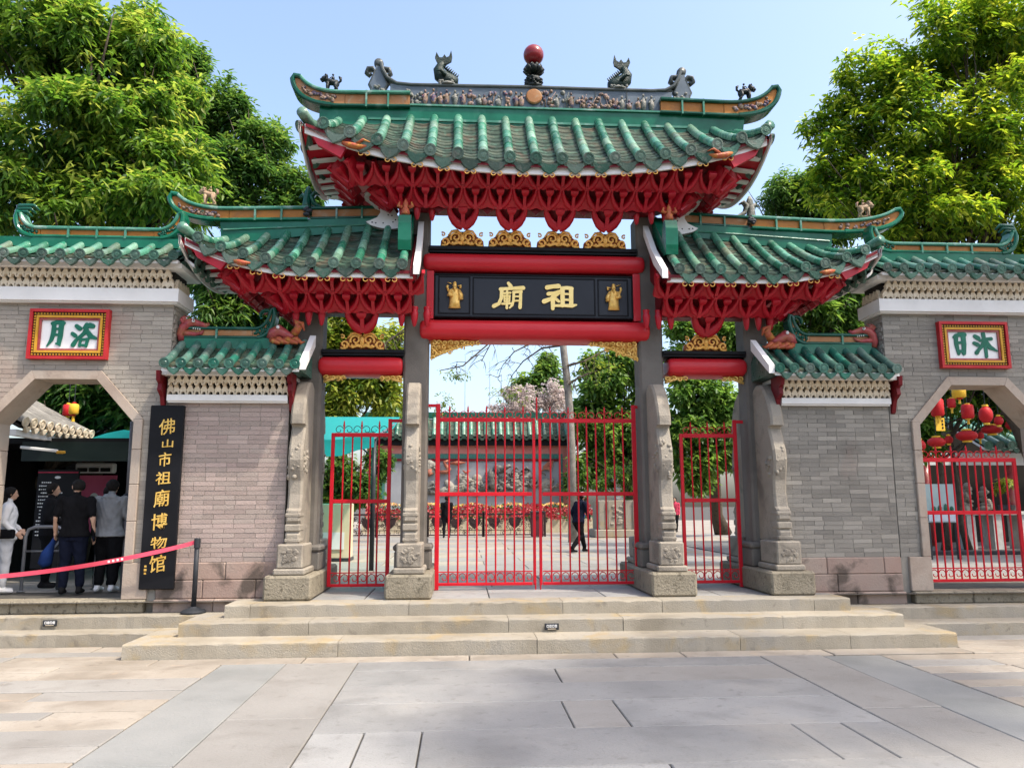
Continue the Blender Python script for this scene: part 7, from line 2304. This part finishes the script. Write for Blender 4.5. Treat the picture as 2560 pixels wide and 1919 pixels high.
# right
tree('tall sunlit tree with bright lime foliage at the upper right', (15.6, 19.0, ZP), .24,
     [(2080, 60, 150, 110, 0), (2210, 40, 120, 120, -.4), (1900, 150, 110, 90, .5), (1985, 260, 150, 110, 0), (2150, 240, 140, 130, -.3), (1860, 270, 90, 80, .6), (1960, 400, 150, 90, .2), (2130, 400, 130, 100, 0), (1850, 420, 100, 80, .6), (1800, 330, 60, 60, .8), (1790, 400, 80, 60, 1.0), (1820, 200, 50, 50, .8), (1760, 270, 40, 40, 1.0), (2030, 470, 160, 70, 0), (2240, 480, 90, 90, 0), (1990, 150, 90, 80, .8), (2120, 140, 110, 90, .8), (2060, 330, 120, 90, .9), (2210, 160, 90, 90, .8)], 17.8, 46000, .195, .070, 'sun', 14, (12.2, 18.4, 8.0), tone=.52, cluster=6, droop=.25, shell=.36)
tree('smaller dark green tree left of the lime tree behind the right side roof', (9.6, 23.0, ZP), .18,
     [(1700, 400, 60, 50, 0), (1745, 440, 70, 70, .2), (1680, 460, 40, 50, .3), (1800, 480, 80, 70, 0), (1740, 560, 90, 60, 0), (1690, 430, 50, 60, 0), (1790, 420, 70, 60, .2)], 22.5, 14000, .20, .06, 'dark', 15, tone=.6)
tree('dark shrub tree under the right side eave above the low wall', (7.4, 15.6, ZP), .12,
     [(1720, 640, 70, 60, 0), (1790, 670, 70, 80, .2), (1850, 640, 50, 70, .2), (1700, 720, 60, 60, .3), (1830, 720, 50, 50, .2)], 15.6, 9000, .19, .055, 'deep', 16, tone=.55)
# through the openings
tree('yellow-green tree behind the left side opening', (-6.2, 33, ZP), .20, [(730, 760, 60, 60, 0), (820, 760, 60, 70, .5), (760, 840, 70, 60, 0), (840, 850, 50, 60, .6), (720, 880, 50, 50, 0), (740, 690, 50, 40, 0)], 31, 13000, .30, .12, 'fresh', 17, tone=.45)
tree('round green shrub mass below the teal canopy behind the left side gate', (-6.0, 30, ZP), .10, [(730, 1010, 50, 45, 0), (780, 1050, 50, 50, 0), (820, 1000, 30, 40, 0), (720, 1080, 40, 30, 0)], 29, 6000, .20, .11, 'dark', 18, name='shrub', cat='shrub', tone=.5)
tree('dense dark green tree right of the screen wall', (9.6, 43, ZP), .30, [(1300, 820, 70, 60, 0), (1360, 780, 60, 60, 0), (1280, 900, 50, 70, 0), (1340, 930, 70, 70, 0), (1290, 1000, 50, 60, 0), (1370, 1010, 50, 60, 0), (1390, 890, 50, 70, 0)], 41, 20000, .34, .17, 'deep', 19, tone=.55)
tree('conical green tree above the blossom tree in the middle opening', (3.6, 62, ZP), .30, [(1180, 800, 26, 36, 0), (1155, 840, 45, 30, 0), (1200, 840, 35, 34, 0), (1130, 860, 30, 20, 0)], 60, 7000, .5, .22, 'dark', 20, tone=.7)
tree('pale pink blossom tree behind the screen wall', (2.9, 52, ZP), .22, [(1130, 865, 70, 34, 0), (1190, 850, 40, 34, 0), (1085, 890, 50, 26, 0), (1210, 890, 40, 34, 0)], 50, 4200, .20, .13, 'pink', 21, tone=.5, bark='bark_pale', sub=7)
tree('green tree filling the right side opening', (11.2, 33, ZP), .28, [(1480, 690, 60, 50, 0), (1560, 720, 60, 60, 0), (1500, 850, 70, 60, 0), (1570, 870, 60, 60, 0), (1480, 920, 60, 60, 0), (1550, 960, 60, 60, 0), (1500, 1010, 60, 50, 0), (1460, 780, 50, 50, 0)], 31, 20000, .26, .13, 'deep', 22, tone=.66)
tree('tree crown hung with lanterns behind the right archway', (13.0, 20.4, ZP), .10, [(2030, 850, 60, 50, 0), (2120, 850, 60, 60, .3), (2000, 930, 40, 50, 0), (2190, 880, 60, 50, .3), (2070, 790, 120, 40, .5)], 20.2, 17000, .25, .09, 'near', 23, (13.0, 20.4, 6.2), tone=.45, extra=[(15.2, 16.6, 6.9, 1.8, 1.5, .8), (17.0, 16.0, 7.2, 1.8, 1.5, .8), (14.6, 18.4, 6.6, 1.5, 1.3, .7), (16.6, 18.2, 7.0, 1.7, 1.4, .8), (18.4, 17.4, 7.0, 1.6, 1.4, .8)])  # extra: unseen lobes out of view, added to shade the ground behind the archway
tree('second dark trunked tree behind the right arch gate', (14.2, 21.2, ZP), .09, [(2150, 800, 90, 50, 0), (2230, 830, 60, 60, 0)], 21.2, 4000, .25, .09, 'near', 24, (14.0, 21.2, 6.2), tone=.4)
tree('dark leafy tree behind the booth roof in the left archway', (-10.2, 17.2, ZP), .14, [(200, 860, 90, 60, 0), (290, 870, 70, 60, 0), (130, 860, 60, 40, 0), (250, 800, 120, 60, 0), (280, 925, 60, 30, .5)], 16.8, 8000, .24, .09, 'dark', 25, tone=.42)
tree('clipped green shrub at the foot of the screen wall', (6.9, 40.5, ZP), .08, [(1248, 1010, 26, 34, 0), (1240, 1050, 24, 30, 0)], 40, 2500, .22, .12, 'deep', 26, name='shrub', cat='shrub', tone=.4)
tree('grey-green potted shrub on the stone planter', (7.1, 31.7, 1.9), .06, [(1330, 1030, 34, 26, 0), (1372, 1030, 26, 30, 0), (1300, 1050, 16, 18, 0)], 31.6, 2600, .14, .07, 'deep', 27, name='shrub', cat='shrub', tone=.5)
leaves('crown', t_bonsai, [(BON[0], BON[1], BON[2] + .1, .28, .2, .10), (BON[0] - .2, BON[1], BON[2] - .1, .15, .12, .06)], 500, .09, .05, 'fresh', seed=4)

# bare tree with a pale trunk and long twigs, just behind the middle opening
t = thing('bare_tree', 'nearly bare tree with grey trunk and thin twigs in the middle opening', 'tree', (3.9, 27.5, ZP))
YT = 27.5
g = random.Random(5)
mb = MB()
P = lambda x, y, o=0: at(x, y, YT + o)
tr = [P(1236, 1060), P(1234, 960), P(1230, 880), P(1225, 820), P(1218, 760), P(1212, 700), P(1205, 600), P(1200, 500)]
tr[0] = Vector((tr[0].x, tr[0].y, ZP))
mb.tube(tr, [.17, .15, .14, .135, .13, .12, .10, .06], 10)
mb.build('trunk', M_['bark_pale'], t, smooth=True)
for bi, pts in enumerate(([(1218, 745), (1170, 752), (1130, 780), (1105, 812), (1090, 850)], [(1215, 715), (1160, 735), (1110, 760), (1085, 790), (1075, 820)], [(1212, 690), (1130, 700), (1060, 742), (1040, 780)], [(1225, 790), (1262, 780), (1300, 760), (1340, 735)], [(1228, 830), (1250, 815), (1290, 800)], [(1210, 650), (1150, 660), (1000, 790), (950, 800)], [(1208, 640), (1000, 700), (880, 715), (840, 730)], [(1208, 620), (900, 690), (835, 740), (830, 800)])):
    mb = MB()
    q = [P(*v, g.uniform(-.4, .4)) for v in pts]
    mb.tube(q, [.05, .035, .025, .015, .008][:len(q)], 6)
    for i in range(len(q) - 1):
        for w in range(4):
            a = q[i].lerp(q[i + 1], g.random())
            e = a + Vector((g.uniform(-.7, .4), g.uniform(-.4, .4), g.uniform(-.75, .25)))
            m_ = a.lerp(e, .5) + Vector((g.uniform(-.08, .08), 0, .06))
            mb.tube([a, m_, e], [.014, .010, .005], 4)
            for v in range(2):
                f = m_.lerp(e, g.random()) + Vector((g.uniform(-.25, .2), 0, g.uniform(-.3, .05)))
                mb.tube([m_, f], [.008, .004], 4)
    mb.build('branch', M_['bark'], t)
leaves('crown', t, [tuple(P(1100, 850)) + (.9, .6, .5), tuple(P(985, 810)) + (.9, .6, .25), tuple(P(960, 870)) + (.5, .5, .5), tuple(P(1290, 790)) + (1.0, .7, .6)], 900, .10, .05, 'fresh', cluster=3, seed=9, tone=.3, shell=.5)

# lamp masts far behind
for x, y0, y1, Y, lab in ((1005, 768, 900, 70, 'thin mast left of centre in the middle opening'), (1058, 780, 905, 70, 'thin mast right of the other one in the middle opening')):
    p = at(x, y0, Y)
    t = thing('mast', lab, 'mast', (p.x, Y, ZP), 'thin masts against the sky')
    mb = MB(); mb.tube([(p.x, Y, ZP), (p.x, Y, p.z)], [.06, .02], 6); mb.build('pole', M_['steel'], t)

# street trees beside the viewpoint: their high crowns shade the middle of the pavement and the right wall
for lab, base, top, cr, n, sd in (('tall street tree near the viewer shading the middle of the pavement', (15.0, 0.4, 0), (12.6, 1.9, 16.5), [(11.6, 2.3, 18.3, 1.8, 1.6, 1.0), (13.2, 1.6, 18.8, 1.9, 1.6, 1.1), (14.6, 2.6, 18.9, 1.6, 1.4, 1.0), (12.8, 3.6, 18.5, 1.6, 1.2, .9), (10.6, .8, 18.0, 1.3, 1.2, .8)], 5200, 31),
                                  ('tall street tree at the right shading the right wall', (20.4, 4.6, 0), (17.2, 6.6, 16.5), [(16.0, 6.6, 19.4, 1.9, 1.5, 1.2), (17.8, 6.4, 19.8, 2.0, 1.5, 1.2), (16.6, 6.4, 17.2, 1.6, 1.3, 1.0), (19.2, 6.2, 18.6, 1.8, 1.5, 1.2), (14.8, 7.0, 17.6, 1.3, 1.1, .9)], 5200, 32)):
    t = thing('street_tree', lab, 'tree', base)
    limbs(t, base, top, .28, [c[:3] for c in cr], seed=sd)
    leaves('crown', t, cr, n, .30, .12, 'near', seed=sd, shell=.4)
